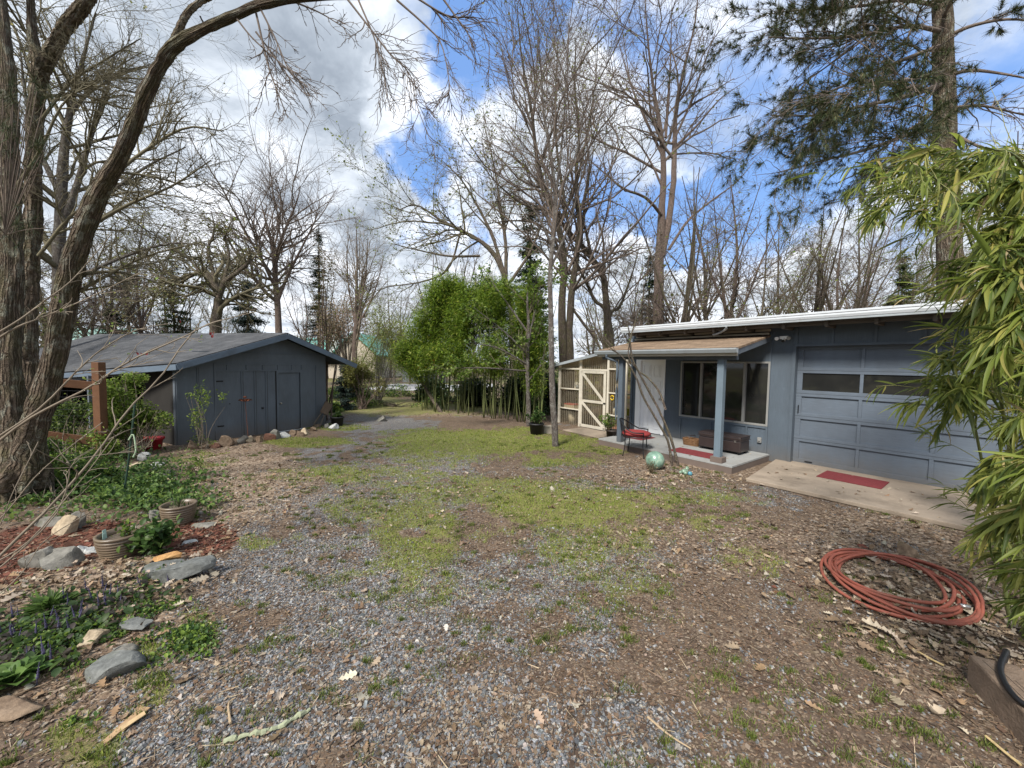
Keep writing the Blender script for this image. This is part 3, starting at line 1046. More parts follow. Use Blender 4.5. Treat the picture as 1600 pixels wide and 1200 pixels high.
# garage door, recessed
gd = MB()
yd = -.12
gd.box(-2.60, 0, yd - .03, yd - .012, .04, 2.20)
gdo = gd.build('garage_door', M_door_blue, gb)
fr = MB()
rails = [(.04, .13), (.45, .55), (.865, .98), (1.285, 1.40), (1.715, 1.82), (2.14, 2.20)]
cols_ = [(-.085, 0.0), (-.93, -.885), (-1.785, -1.735), (-2.60, -2.53)]
for a, b_ in rails: fr.box(-2.60, 0, yd - .011, yd + .014, a, b_)
for a, b_ in cols_:
    for (r0, r1) in zip([r[1] for r in rails[:-1]], [r[0] for r in rails[1:]]):
        fr.box(a, b_, yd - .011, yd + .012, r0 + .0005, r1 - .0005)
# section joints
fr.build('door_rail', M_door_blue, gdo, bevel=.003)
sj = MB()
for z in (.50, .92, 1.34, 1.765): sj.box(-2.60, 0, yd + .0145, yd + .0155, z, z + .004)
sj.build('section_joint', M_dark, gdo)
for a, b_ in ((-.885, -.085), (-1.735, -.93), (-2.53, -1.785)):
    MB().box(a, b_, yd - .011, yd - .004, 1.40, 1.715).build('door_window', M_glass, gdo)
MB().box(-.30, -.19, yd + .015, yd + .028, .085, .10).build('handle', M_black, gdo)
MB().box(-.055, -.045, yd + .013, yd + .04, .98, 1.12).build('latch', M_black, gdo)
MB().box(-2.6, 0, -.14, .0, .025, .042).build('threshold', M_concrete, gb)

# window
wf = MB()
for s0, s1, z0, z1 in [(.40, .435, .66, 1.92), (2.17, 2.21, .66, 1.92), (.435, 2.17, .66, .695), (.435, 2.17, 1.885, 1.92), (1.715, 1.755, .695, 1.885), (.83, .875, .695, 1.885)]:
    wf.box(s0, s1, -.06, .028, z0, z1)
wfo = wf.build('window_frame', M_alu, gb, bevel=.003)
for s0, s1 in ((.435, .83), (1.32, 1.715), (1.755, 2.17), (.875, 1.30)):
    MB().box(s0, s1, -.045, -.035, .695, 1.885).build('window_pane', M_glass, wfo)
MB().box(1.295, 1.325, -.05, .01, .695, 1.885).build('window_mullion', M_blue2, wfo)
# entry door, six raised panels, in a white casing
dr = MB()
dr.box(2.66, 3.27, -.06, -.02, .14, 1.93)
for (c0, c1) in ((2.73, 2.93), (3.00, 3.20)):
    for (z0, z1) in ((.26, .80), (.92, 1.42), (1.53, 1.82)):
        for q0, q1, y0, y1 in ((c0, c0 + .018, z0, z1), (c1 - .018, c1, z0, z1), (c0 + .018, c1 - .018, z0, z0 + .018), (c0 + .018, c1 - .018, z1 - .018, z1)):
            dr.box(q0, q1, -.0195, -.004, y0, y1)
        dr.box(c0 + .045, c1 - .045, -.0195, -.008, z0 + .045, z1 - .045)
dro = dr.build('front_door', M_white, gb, bevel=.004)
MB().tube([(2.71, -.02, 1.0), (2.71, .04, 1.0)], .024, 12).build('door_handle', M_chrome, dro, True)
MB().tube([(2.71, -.02, 1.12), (2.71, .01, 1.12)], .02, 12).build('deadbolt', M_chrome, dro, True)
dc = MB()
for s0, s1, z0, z1 in [(2.60, 2.66, .14, 1.99), (3.27, 3.40, .14, 1.99), (2.66, 3.27, 1.93, 1.99)]:
    dc.box(s0, s1, -.05, .026, z0, z1)
dc.build('door_casing', M_white, gb, bevel=.003)
# outlet, floodlight
MB().box(.49, .56, .001, .04, .33, .43).box(.50, .55, .04, .055, .36, .40).build('outlet_box', M_alu, gb, bevel=.004)
fb = MB().box(.135, .265, .001, .05, 2.345, 2.40).box(.18, .22, .002, .06, 2.31, 2.345)
fbo = fb.build('floodlight', M_white, gb, bevel=.004)
for s in (.105, .295):
    l_ = MB().tube([(s, .03, 2.37), (s, .10, 2.35)], [.022, .034], 12)
    l_.build('lamp_head', M_white if s > .2 else M_alu, fbo)
MB().tube([(.2, .05, 2.315), (.2, .085, 2.30)], .022, 12).build('sensor', M_black, fbo)

# concrete apron
ap = MB()
ap.prism([GB(.26, -.14), GB(.02, 1.86), GB(-3.6, 1.78), GB(-3.6, -.14)][::-1], (0, 0, .055))
apo = ap.build('pavement', M_concrete, None, bevel=.01)
tag(apo, kind='structure')

# ================================================================ GREENHOUSE
GN = .10


def GH(s, n, z=0):
    return GB(s, n, z)


gho = thing('greenhouse', 'cream framed lean-to greenhouse of ribbed clear panels beside the white front door', 'greenhouse', GB(3.6, GN), AROT)
GL = 2.55                     # local x 0..2.55 away from the garage
zr = lambda x: 2.27 - (x / 2.72) * .52     # roof underside along x


def corr(mb, x0, x1, z0f, z1f, y, pitch=.076, amp=.011, n=None):
    n = n or int((x1 - x0) / pitch * 8)
    xs = np.linspace(x0, x1, n)
    ys = y + amp * np.cos(xs / pitch * 2 * np.pi)
    V = np.concatenate([np.stack([xs, ys, [z0f(a) for a in xs]], 1), np.stack([xs, ys, [z1f(a) for a in xs]], 1)])
    i = np.arange(n - 1)
    mb.add(V, np.stack([i, i + 1, i + 1 + n, i + n], 1))
    return mb


m, t, b = newmat('ribbed_clear_panel')
co = t.n.new('ShaderNodeTexCoord').outputs['Object']
pc = t.mix(t.rng(t.noise(co, 3, 6, .65), .35, .65), (.26, .22, .16), (.40, .36, .28))
t.l.new(pc, b.inputs['Base Color'])
b.inputs['Roughness'].default_value = .3
tr_ = t.new('ShaderNodeBsdfTransparent', {'Color': (.85, .80, .70, 1)})
lw = t.new('ShaderNodeLayerWeight', {'Blend': .35})
fac = t.rng(lw.outputs['Facing'], .0, .7, .93, .15)
mx = t.new('ShaderNodeMixShader', {0: fac, 1: b.outputs[0], 2: tr_.outputs[0]})
t.l.new(mx.outputs[0], m.node_tree.nodes['Material Output'].inputs[0])
M_panel = m
fr = MB()
DX = GL
# front frame posts and rails (front face at y=0)
for x0, x1 in ((0.02, .07), (.60, .66), (1.60, 1.68), (2.47, 2.55)):
    fr.prism([(x0, 0, -.06), (x1, 0, -.06), (x1, 0, zr(x1) - .02), (x0, 0, zr(x0) - .02)], (0, -.05, 0))
for (x0, x1, z) in ((.07, .60, 1.68), (1.68, 2.47, 1.66)):
    fr.box(x0, x1, -.045, .005, z, z + .045)
for (x0, x1) in ((.66, 1.60),):
    fr.box(x0, x1, -.05, 0, 1.64, 1.69)
for (x0, x1, z) in ((1.68, 2.47, 1.06), (1.68, 2.47, .46), (.07, .60, 1.04), (.07, .60, .44)):
    fr.box(x0, x1, -.03, .004, z, z + .035)
fr.box(.07, 2.47, -.05, -.002, -.06, -.01)
# back and end frames
for x0 in (0.02, .85, 1.65, 2.50):
    fr.box(x0, x0 + .05, -2.0, -1.95, -.05, zr(x0) - .02)
fr.box(2.50, 2.55, -1.1, -1.05, -.05, zr(2.5) - .02)
fr.box(2.50, 2.55, -1.95, -.05, 1.0, 1.05)
fr.build('frame', M_cream, gho, bevel=.003)
pn = MB()
corr(pn, .03, .61, lambda x: -.05, lambda x: zr(x) - .02, -.052)
corr(pn, 1.62, 2.54, lambda x: -.05, lambda x: zr(x) - .02, -.052)
corr(pn, .64, 1.63, lambda x: 1.66, lambda x: zr(x) - .02, -.052)
pn.build('front_panel', M_panel, gho, True)
pn = MB()
corr(pn, .03, 2.54, lambda x: -.05, lambda x: zr(x) - .02, -2.01)
pn.build('back_panel', M_panel, gho, True)
pn = MB()
corr(pn, .04, 1.96, lambda x: -.05, lambda x: 1.74, 0)
o = pn.build('end_panel', M_panel, gho, True)
o.location = (2.565, 0, 0); o.rotation_euler = (0, 0, -math.pi / 2)
rp = MB()
rp.prism([(-.02, .13, zr(0) + .0), (2.72, .13, zr(2.72)), (2.72, -2.12, zr(2.72)), (-.02, -2.12, zr(0))], (0, 0, .02))
rp.build('roof', M_panel, gho)
rp = MB()
rp.bar((-.02, .14, zr(0) + .0), (2.76, .14, zr(2.76) + .0), .03, .075)
rp.bar((2.735, .12, zr(2.72) - .0), (2.735, -2.12, zr(2.72) - .0), .03, .07)
rp.build('roof_fascia', M_gutter2, gho)
gdr = MB()
for a, b_ in (((.70, .03, .02), (.70, .03, 1.63)), ((1.55, .03, .02), (1.55, .03, 1.63))):
    gdr.bar(a, b_, .075, .03, up=(0, 1, 0))
gdr.bar((.665, .03, 1.60), (1.585, .03, 1.60), .03, .07)
gdr.bar((.665, .03, .055), (1.585, .03, .055), .03, .08)
gdr.bar((.74, .03, .77), (1.51, .03, .77), .025, .07)
gdr.bar((1.52, .034, 1.57), (.74, .034, .82), .02, .075, up=(-.6, 0, .6))
gdr.bar((1.52, .034, .73), (.74, .034, .10), .02, .075, up=(-.6, 0, .6))
gdo2 = gdr.build('door', M_cream, gho, bevel=.003)
pn = MB()
corr(pn, .70, 1.55, lambda x: .03, lambda x: 1.62, .008)
pn.build('door_panel', M_panel, gdo2, True)
MB().box(.655, .72, .046, .06, .74, .78).build('latch', M_black, gdo2)
for z in (.46, 1.06):
    MB().box(1.70, 2.45, -.38, -.06, z - .01, z + .01).build('shelf', M_cream, gho)
    MB().box(.08, .59, -.38, -.06, z - .03, z - .01).build('shelf', M_cream, gho)
MB().box(.2, 2.4, -1.93, -1.5, .8, .84).box(.25, .3, -1.9, -1.86, 0, .8).box(2.3, 2.35, -1.9, -1.86, 0, .8).build('potting_bench', pmat('bench_wood', (.22, .15, .09), .8, .2, 5), gho)


def ghp(x, y, z):
    return GB(3.6 + x, GN + y, z)


def bottle(x, y, z, h, r, col, label, spray=False, cat='bottle', rough=.35):
    o = thing('bottle', label, cat, ghp(x, y, z), AROT)
    mt = pmat('plastic', col, rough, .05, 6, spec=.5)
    MB().lathe([(.001, 0), (r, 0), (r, h * .6), (r * .85, h * .72), (r * .35, h * .8), (r * .35, h * .88), (.001, h * .88)], 14).build('body', mt, o, True)
    c = MB().lathe([(.001, h * .86), (r * .42, h * .86), (r * .4, h), (.001, h)], 12)
    if spray: c.box(-r * .3, r * 1.0, -.012, .012, h * .94, h * 1.05)
    c.build('cap', pmat('cap_plastic', (.7, .7, .68) if sum(col) < 1.2 else (.1, .2, .4), .4), o)
    return o


def jug(x, y, z, h, col, label, cat='jug'):
    o = thing('jug', label, cat, ghp(x, y, z), AROT)
    mt = pmat('jug_plastic', col, .4, .05, 6, spec=.4)
    MB().box(-.05, .05, -.05, .05, 0, h * .65).prism([(-.05, -.05, h * .651), (.05, -.05, h * .651), (.05, .05, h * .651), (-.05, .05, h * .651)], (0, 0, h * .1)).lathe([(.02, h * .75), (.018, h * .9), (.001, h * .9)], 10).build('body', mt, o, bevel=.012)
    MB().tube(smooth_line([(.0, .03, h * .9), (.0, .075, h * .8), (.0, .06, h * .5)], 8), .009, 6).build('grip', mt, o)
    return o


jug(1.95, -.2, 1.07, .24, (.72, .72, .70), 'white plastic jug on the upper left shelf of the greenhouse')
jug(1.78, -.2, 1.07, .22, (.70, .69, .66), 'smaller white jug beside the left doorpost on the greenhouse upper shelf')
wc = thing('watering_can', 'grey metal watering can between the white jugs on the greenhouse shelf', 'watering can', ghp(1.86, -.12, 1.07), AROT)
MB().lathe([(.001, 0), (.05, 0), (.045, .12), (.03, .125)], 14).build('body', pmat('galvanised', (.22, .26, .30), .4, .1, 5, metal=.6), wc, True)
MB().tube([(.04, 0, .03), (.11, 0, .15)], [.01, .007], 8).build('spout', pmat('galvanised_spout', (.22, .26, .30), .4, .1, 5, metal=.6), wc)
MB().tube(smooth_line([(-.04, 0, .03), (-.09, 0, .10), (-.03, 0, .15), (.02, 0, .12)], 10), .006, 6).build('handle', M_black, wc)
cr = thing('seed_tray', 'cream tray with a red lid on the lower left shelf of the greenhouse', 'tray', ghp(2.16, -.2, .475), AROT)
MB().box(-.20, .20, -.12, .12, 0, .10).build('tray', M_cream, cr, bevel=.008)
MB().box(-.205, .205, -.125, .125, .101, .14).build('lid', pmat('red_plastic', (.45, .10, .08), .5), cr, bevel=.008)
bk_ = thing('bucket', 'pale bucket standing on the greenhouse floor below the seed tray', 'bucket', ghp(2.2, -.3, .0), AROT)
MB().lathe([(.001, 0), (.11, 0), (.13, .30), (.12, .30), (.10, .02), (.001, .02)], 18).build('body', pmat('pale_plastic', (.55, .52, .46), .5), bk_, True)
MB().tube(smooth_line([(-.13, 0, .28), (-.09, .09, .22), (.09, .09, .22), (.13, 0, .28)], 10), .004, 5).build('handle', M_black, bk_)
bottle(.48, -.2, 1.08, .30, .035, (.75, .70, .62), 'cream slim bottle on the upper shelf right of the porch post')
bottle(.38, -.18, 1.08, .22, .03, (.10, .11, .2), 'dark purple bottle on the upper greenhouse shelf')
jug(.26, -.2, 1.08, .24, (.08, .20, .50), 'blue jug on the upper greenhouse shelf next to the white door')
bottle(.16, -.18, 1.08, .2, .03, (.45, .45, .42), 'grey bottle at the right end of the upper greenhouse shelf')
bottle(.54, -.2, .48, .18, .04, (.70, .70, .66), 'white squat tub on the lower greenhouse shelf behind the porch post', cat='tub')
bottle(.42, -.18, .48, .27, .035, (.10, .30, .50), 'blue spray bottle on the lower greenhouse shelf', True)
jug(.33, -.2, .48, .22, (.60, .60, .55), 'pale small jug between the blue and yellow bottles on the lower shelf')
bottle(.24, -.18, .48, .26, .032, (.06, .10, .12), 'black bottle on the lower greenhouse shelf')
jug(.14, -.2, .48, .25, (.65, .62, .05), 'bright yellow jug at the right end of the lower greenhouse shelf')
rg = MB().tube([(.05 * math.cos(a), 0, .06 * math.sin(a)) for a in np.linspace(0, 2 * np.pi, 19)[:-1]], .012, 8, closed=True)
o = rg.build('hanging_ring', pmat('yellow_plastic', (.65, .45, .03), .4), None, True)
o.location = ghp(.49, -.03, .93); o.rotation_euler = (0, 0, AROT)
tag(o, 'yellow ring hanging below the upper greenhouse shelf', 'ring')
for i, (x_, c, lab) in enumerate([(.45, (.42, .17, .12), 'red-brown planter box on the greenhouse floor behind the chair'), (.2, (.36, .22, .16), 'tan planter box on the greenhouse floor next to the door')]):
    o = thing('planter_box', lab, 'planter', ghp(x_, -.25, 0), AROT)
    MB().box(-.11, .11, -.1, .1, 0, .15).build('body', pmat('terracotta', c, .8, .15, 8), o, bevel=.01)
    MB().box(-.12, .12, -.11, .11, .15, .175).build('rim', pmat('terracotta_rim', c, .8, .15, 8), o, bevel=.006)

# ================================================================ SHED (left)
S0 = np.array([-6.84, 7.77, 0])
SU = np.array([math.sin(R_(29)), math.cos(R_(29)), 0])
SI = np.array([-SU[1], SU[0], 0])             # inward
SROT = math.atan2(SU[1], SU[0])


def SH(s, n, z=0):
    """shed frame: s along front, n inward"""
    return S0 + SU * s + SI * n + np.array([0, 0, z])


def shl(P):
    """world -> shed local"""
    v = np.asarray(P) - S0
    return np.array([v @ SU, v @ SI, v[2]])


sh = thing('shed', 'dark blue-grey board shed with a low shingled gable roof and open left side', 'shed', S0, SROT)
L = 3.37
PKs, PKz, EZ = 2.07, 2.47, 1.72
sl = (PKz - EZ) / (PKs + .04)
w = MB()
w.box(0, .70, 0, .09, -.1, 1.66); w.box(.70, 2.0, 0, .09, 1.55, 1.66); w.box(2.0, 2.04, 0, .09, -.1, 1.66); w.box(2.04, 2.64, 0, .09, 1.50, 1.66); w.box(2.64, L, 0, .09, -.1, 1.66)
w.box(.70, 2.0, .03, .09, -.1, 1.55)
w.box(2.04, 2.64, .045, .09, -.1, 1.5)
gz = lambda s: PKz - .07 - abs(s - PKs) * (sl if s < PKs else (PKz - 1.73) / (4.06 - PKs))
w.prism([(0, 0, 1.66), (L, 0, 1.66), (L, 0, gz(L)), (PKs, 0, gz(PKs)), (0, 0, gz(0))], (0, .09, 0))
w.box(L - .09, L, .09, 5.6, -.1, 1.70)
w.build('wall', M_blue2, sh)
MB().box(.002, .09, .091, 1.6, -.1, 1.66).build('side_wall', M_dark, sh)  # near-black tone paints in the shade under the eave
w = MB()
tr = MB()
for s0, s1, z0, z1 in [(.02, .05, 0, 1.6), (.375, .40, 0, 1.62), (.685, .72, -.05, 1.71), (.72, 2.66, 1.68, 1.705), (.72, 2.70, 1.53, 1.56), (.93, .95, 1.56, 1.68), (1.33, 1.35, 1.56, 1.68), (1.69, 1.71, 1.56, 1.68), (2.05, 2.07, 1.56, 1.68), (2.40, 2.42, 1.56, 1.68),
                       (3.06, 3.085, 0, 1.68), (2.66, 2.70, 1.56, 1.70), (.3, 3.2, 1.95, 1.965)]:
    MB().box(s0, s1, -.018, -.001, z0, z1).build('batten', M_blue2, sh)
bd = MB()
bd.box(.70, 2.0, .005, .028, 0, 1.53)
for s in (1.22, 1.50, 1.755):
    bd.box(s, s + .035, -.012, .004, 0, 1.53)
bdo = bd.build('barn_door', M_blue2, sh)
MB().box(1.66, 1.70, -.03, .004, .62, .66).build('handle', M_black, bdo)
MB().tube([(.98, -.01, .80), (.98, .005, .80)], .012, 8).build('bolt_head', M_black, bdo)
for q0, q1, z0, z1 in ((.690, .702, 0, 1.53), (1.255, 1.266, 0, 1.53), (1.535, 1.546, 0, 1.53), (1.79, 1.802, 0, 1.53), (1.995, 2.012, 0, 1.53), (.70, 2.0, 1.53, 1.545), (.40, .41, 0, 1.62), (3.085, 3.094, 0, 1.66)):
    MB().box(q0, q1, -.006, .0045, z0, z1).build('gap_and_shadow_strip', M_dark, sh)  # dark strips: door gaps, plus painted shadow lines beside the battens
for z in (.3, 1.3):
    MB().box(.73, .86, -.006, .004, z, z + .03).build('hinge', M_black, bdo)
sd_ = MB().box(2.065, 2.62, .02, .044, .02, 1.485)
sdo = sd_.build('side_door', M_blue2, sh, bevel=.004)
MB().tube([(2.12, .02, .72), (2.12, -.03, .72)], .022, 10).build('door_knob', M_chrome, sdo, True)
dc = MB()
for s0, s1, z0, z1 in [(2.015, 2.06, 0, 1.53), (2.625, 2.68, 0, 1.53), (2.06, 2.625, 1.487, 1.53)]:
    dc.box(s0, s1, -.02, .0, z0, z1)
dc.build('door_casing', M_blue2, sh)
MB().box(2.0, 2.7, -.12, .0, -.02, .015).build('door_sill', pmat('pale_sill', (.4, .42, .42), .8), sh)
# roof: front corners exact, the back runs down with the ground
OH = .42
FLc = (-.10, -OH, EZ)
RDG = (PKs, -OH, PKz)
FRc = (4.06, -OH, 1.735)
bl_ = shl(W(35, 586, 9.2)); br_ = shl(W(150, 522, 12.4)); hip = shl(W(35, 551, 11.2))
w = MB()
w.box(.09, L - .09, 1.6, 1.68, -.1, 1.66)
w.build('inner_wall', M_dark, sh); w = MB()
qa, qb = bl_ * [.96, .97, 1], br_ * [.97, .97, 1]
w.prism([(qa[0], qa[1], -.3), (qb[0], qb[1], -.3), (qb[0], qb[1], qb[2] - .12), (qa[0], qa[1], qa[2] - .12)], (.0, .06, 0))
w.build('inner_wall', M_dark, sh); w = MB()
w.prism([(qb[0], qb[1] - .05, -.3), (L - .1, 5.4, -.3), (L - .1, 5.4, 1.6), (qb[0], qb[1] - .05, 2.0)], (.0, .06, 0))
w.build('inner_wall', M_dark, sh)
r1 = MB()
sheet(r1, bl_, FLc, RDG, br_, .03)
nrm_side = sheet(r1, br_ + np.array([0, .05, -.02]), RDG, FRc, np.array([4.06, br_[1], 1.70]), .03)
hp_ = np.array([bl_, br_, hip])
r1.add(np.array([bl_ + [0, .0, .0], br_, hip, bl_ + [0, 0, -.03]]), [np.array([[0, 1, 2], [3, 2, 1]])], vec=np.array([[0, 0, 0], [2, 2, 0], [0, 2, 0], [0, 0, 0]], float))
r1.build('roof', M_shingle_grey, sh)
fc = MB()
fc.bar(np.array(FLc) + [0, -.0, -.085], np.array(RDG) + [0, 0, -.085], .035, .12)
fc.bar(np.array(RDG) + [0, -.0, -.085], np.array(FRc) + [0, 0, -.075], .035, .12)
fc.bar(np.array(FLc) + [-.01, .0, -.085], bl_ + [0, 0, -.085], .035, .11)
fc.build('fascia', pmat('fascia_paint', (.11, .145, .19), .7, .1, 2, dirt=(.06, .07, .08), dscale=3), sh)
st_ = MB()
for n_ in (0.02, 1.0):
    pass
st_.bar((-.06, .1, 1.62), bl_ + [.05, -.1, -.2], .05, .12)
for q in (.5, .95):
    p_ = np.array(FLc) * (1 - q) + bl_ * q
    st_.box(p_[0] - .06, p_[0] + .04, p_[1] - .0, p_[1] + .1, -.1, p_[2] - .13)
st_.build('carport_post', M_blue2, sh)
# ================================================================ SMALL OBJECTS
def gz_(p):
    return float(gh(np.array([p[0]]), np.array([p[1]]))[0])


def on_ground(px, py, dz=0.0):
    p = G(px, py)
    return (p[0], p[1], gz_(p) + dz)


def rockmat(name, c1, c2, moss=.25):
    m, t, b = newmat(name)
    co = t.n.new('ShaderNodeTexCoord').outputs['Object']
    n = t.noise(co, 6, 8, .65)
    n2 = t.noise(co, 28, 6, .7)
    c = t.mix(t.rng(n, .3, .7), c1, c2)
    c = t.mix(1.0, c, t.ramp(n2, [(.3, .62), (.7, 1.2)]), 'MULTIPLY')
    mo = t.noise(t.mapping(co, loc=(3, 1, 5)), 5, 7, .7)
    c = t.mix(t.rng(mo, .55, .68, 0, moss), c, (.12, .14, .05))
    t.l.new(c, b.inputs['Base Color'])
    b.inputs['Roughness'].default_value = .9
    b.inputs['Specular IOR Level'].default_value = .25
    t.l.new(t.bump(t.math('ADD', n, t.math('MULTIPLY', n2, .5)), .8, .02), b.inputs['Normal'])
    return m


M_rock = {'grey': rockmat('grey_rock', (.12, .115, .10), (.23, .22, .195), .4), 'brown': rockmat('brown_rock', (.13, .085, .055), (.27, .20, .14)), 'tan': rockmat('tan_rock', (.30, .23, .15), (.46, .38, .27), .15),
          'slate': rockmat('slate_rock', (.105, .112, .108), (.19, .195, .185), .25), 'orange': rockmat('orange_rock', (.38, .19, .07), (.55, .34, .15), .0), 'pale': rockmat('pale_rock', (.35, .37, .37), (.5, .5, .48), .1), 'red': rockmat('red_rock', (.15, .065, .045), (.24, .13, .09), .1)}


def rock_mesh(sx, sy, sz, seed, facet=5, flat=.0):
    """angular boulder: icosphere cut by random planes, then roughened"""
    import bmesh
    bm = bmesh.new()
    bmesh.ops.create_icosphere(bm, subdivisions=4, radius=1)
    rg = np.random.default_rng(seed)
    V = np.array([v.co[:] for v in bm.verts])
    F = np.array([[v.index for v in f.verts] for f in bm.faces])
    bm.free()
    for i in range(facet + 5):
        n = rg.normal(0, 1, 3); n /= np.linalg.norm(n)
        d = rg.uniform(.38, .72)
        k = V @ n - d
        V = V - np.outer(np.maximum(k, 0), n) * .97
    if flat:
        k = V[:, 2] - (1 - flat)
        V[:, 2] -= np.maximum(k, 0) * .95
    V += V * (fbm(V[:, 0] * 2.5 + 9 + seed, V[:, 1] * 2.5 + V[:, 2] * 2.1, seed, 4)[:, None] - .5) * .16
    V += rg.normal(0, .006, V.shape)
    return V * np.array([sx, sy, sz]), F


def rock(px, py, sx, sy, sz, kind, label, seed=0, rz=0., tilt=(0, 0), group=None, name='rock', flat=0., up=.35, loc=None):
    sz *= 1.55
    V, F = rock_mesh(sx, sy, sz, seed, flat=flat)
    V = V @ euler(tilt[0], tilt[1], rz).T
    o = link_mesh(name, V, [F], M_rock[kind], smooth=True)
    for e_ in o.data.polygons: pass
    try:
        o.data.set_sharp_from_angle(angle=R_(22))
    except Exception:
        pass
    p = on_ground(px, py) if loc is None else loc
    o.location = (p[0], p[1], p[2] + sz * up * .65)
    return tag(o, label, 'rock', group)


# bed at the left
rock(283, 905, .26, .15, .075, 'slate', 'long grey slate slab tilted up at the gravel edge below the orange stone', 1, .62, (-.10, -.15), flat=.35, up=.8)
rock(268, 880, .13, .055, .035, 'orange', 'flat orange shell-shaped stone lying on top of a grey slate', 2, .4, flat=.4, up=1.6)
rock(268, 886, .2, .13, .035, 'slate', 'thin grey slate under the orange shell-shaped stone', 3, .3, flat=.4)
rock(166, 1052, .19, .10, .07, 'slate', 'blue-grey boulder with a flat top near the hosta leaves in the bed', 4, .18, flat=.3)
rock(212, 978, .14, .10, .03, 'slate', 'flat dark grey stone among the purple flower spikes', 5, .1, flat=.3)
rock(145, 1002, .09, .07, .06, 'tan', 'pale yellowish stone between the purple flowers and the blue-grey boulder', 6, .4)
rock(188, 1018, .09, .05, .025, 'grey', 'small flat grey stone above the blue-grey boulder', 7, .2, flat=.3)
rock(20, 1110, .16, .09, .035, 'brown', 'flat brown-grey stone below the hosta at the left edge', 8, .1, flat=.4)
rock(95, 888, .15, .12, .09, 'grey', 'big rough grey-brown boulder left of the front ribbed pot', 9, .3, flat=.2)
rock(62, 890, .12, .10, .09, 'grey', 'grey boulder behind and left of the rough grey-brown boulder', 10, .9)
rock(102, 838, .15, .12, .13, 'tan', 'tan pointed stone standing above the rough boulders', 11, .2)
rock(125, 830, .09, .08, .09, 'grey', 'grey-green block right of the tan pointed stone', 12, .1)
rock(128, 866, .07, .06, .045, 'pale', 'pale rounded cobble right of the rough grey-brown boulder', 13, .1)
rock(145, 866, .06, .05, .035, 'pale', 'small pale cobble touching the front ribbed pot', 14, .7)
rock(85, 825, .22, .12, .07, 'grey', 'long low grey rock behind the tan pointed stone', 15, .4, flat=.3)
rock(243, 812, .09, .08, .08, 'grey', 'grey stone behind the leafy plant between the two ribbed pots', 16, .4)
rock(245, 838, .10, .07, .04, 'pale', 'pale flat stone beside the rear ribbed pot', 17, .2, flat=.3)
rock(322, 822, .14, .09, .03, 'grey', 'flat grey stone right of the rear ribbed pot', 18, .2, flat=.4)
rock(292, 850, .09, .05, .025, 'pale', 'small flat pale stone by the red mulch', 19, .4, flat=.3)
rock(226, 722, .10, .08, .08, 'pale', 'round pale stone at the top of the stone edging near the fence post', 20, .4)
rock(245, 735, .22, .13, .06, 'pale', 'long whitish stone in the edging below the round pale stone', 21, -.5, flat=.3)
rock(258, 748, .16, .11, .05, 'grey', 'light grey stone in the middle of the bed edging', 22, -.3, flat=.3)
rock(270, 757, .17, .07, .03, 'tan', 'flat tan stone at the lower end of the bed edging', 23, -.2, flat=.4)
rock(215, 730, .1, .1, .05, 'tan', 'tan stone left of the whitish edging stone', 24, 0)
# row along the shed
rs = np.random.default_rng(5)
ORD = 'first second third fourth fifth sixth seventh eighth ninth tenth eleventh twelfth thirteenth fourteenth fifteenth sixteenth seventeenth eighteenth nineteenth twentieth twenty-first twenty-second twenty-third twenty-fourth twenty-fifth'.split()
spots = [(302, 703), (318, 701), (334, 699), (350, 697), (364, 694), (378, 692), (392, 690), (407, 690), (420, 687), (432, 685), (445, 682), (457, 679), (468, 681), (478, 678), (490, 672), (497, 667), (510, 668), (521, 670)]
kinds_ = ['brown', 'brown', 'red', 'brown', 'brown', 'grey', 'tan', 'brown', 'red', 'grey', 'pale', 'brown', 'brown', 'tan', 'brown', 'brown', 'grey', 'pale']
for i, ((a_x, a_y), kd) in enumerate(zip(spots, kinds_)):
    s_ = rs.uniform(.09, .17)
    rock(a_x, a_y + 1, s_, s_ * .8, s_ * rs.uniform(.5, .8), kd, 'rough %s rock at the foot of the shed wall, %s from the left' % (kd, ORD[i]), 40 + i, rs.uniform(0, 3), group='rocks along the foot of the shed wall')
rock(985, 693, .17, .12, .10, 'tan', 'squarish tan rock at the left end of the porch deck', 70, .3, flat=.2)
rock(963, 698, .10, .07, .05, 'pale', 'small pale rock left of the squarish tan porch rock', 71, .3)
rock(1418, 868, .10, .09, .09, 'brown', 'dark mossy stump-like rock behind the coiled hose', 72, .3)
rock(598, 600 + 58, .25, .2, .1, 'grey', 'low grey boulder by the road under the bushes', 73)
o = MB().box(-.13, .13, -.1, .1, 0, .19).build('concrete_block', pmat('block_concrete', (.30, .27, .22), .9, .2, 8, .5, 60, dirt=(.12, .13, .07), dscale=6))
o.location = on_ground(856, 676); o.rotation_euler = (0, 0, .2)
tag(o, 'tan concrete block on the ground beside the black plant pot', 'block')
sl_ = MB().prism([GB(4.95, .28), GB(4.95, 1.05), GB(3.65, 1.10), GB(3.65, .28)], (0, 0, .03)).build('stepping_slab', M_concrete, bevel=.01)
tag(sl_, 'tan concrete slab on the ground in front of the greenhouse door', 'slab')

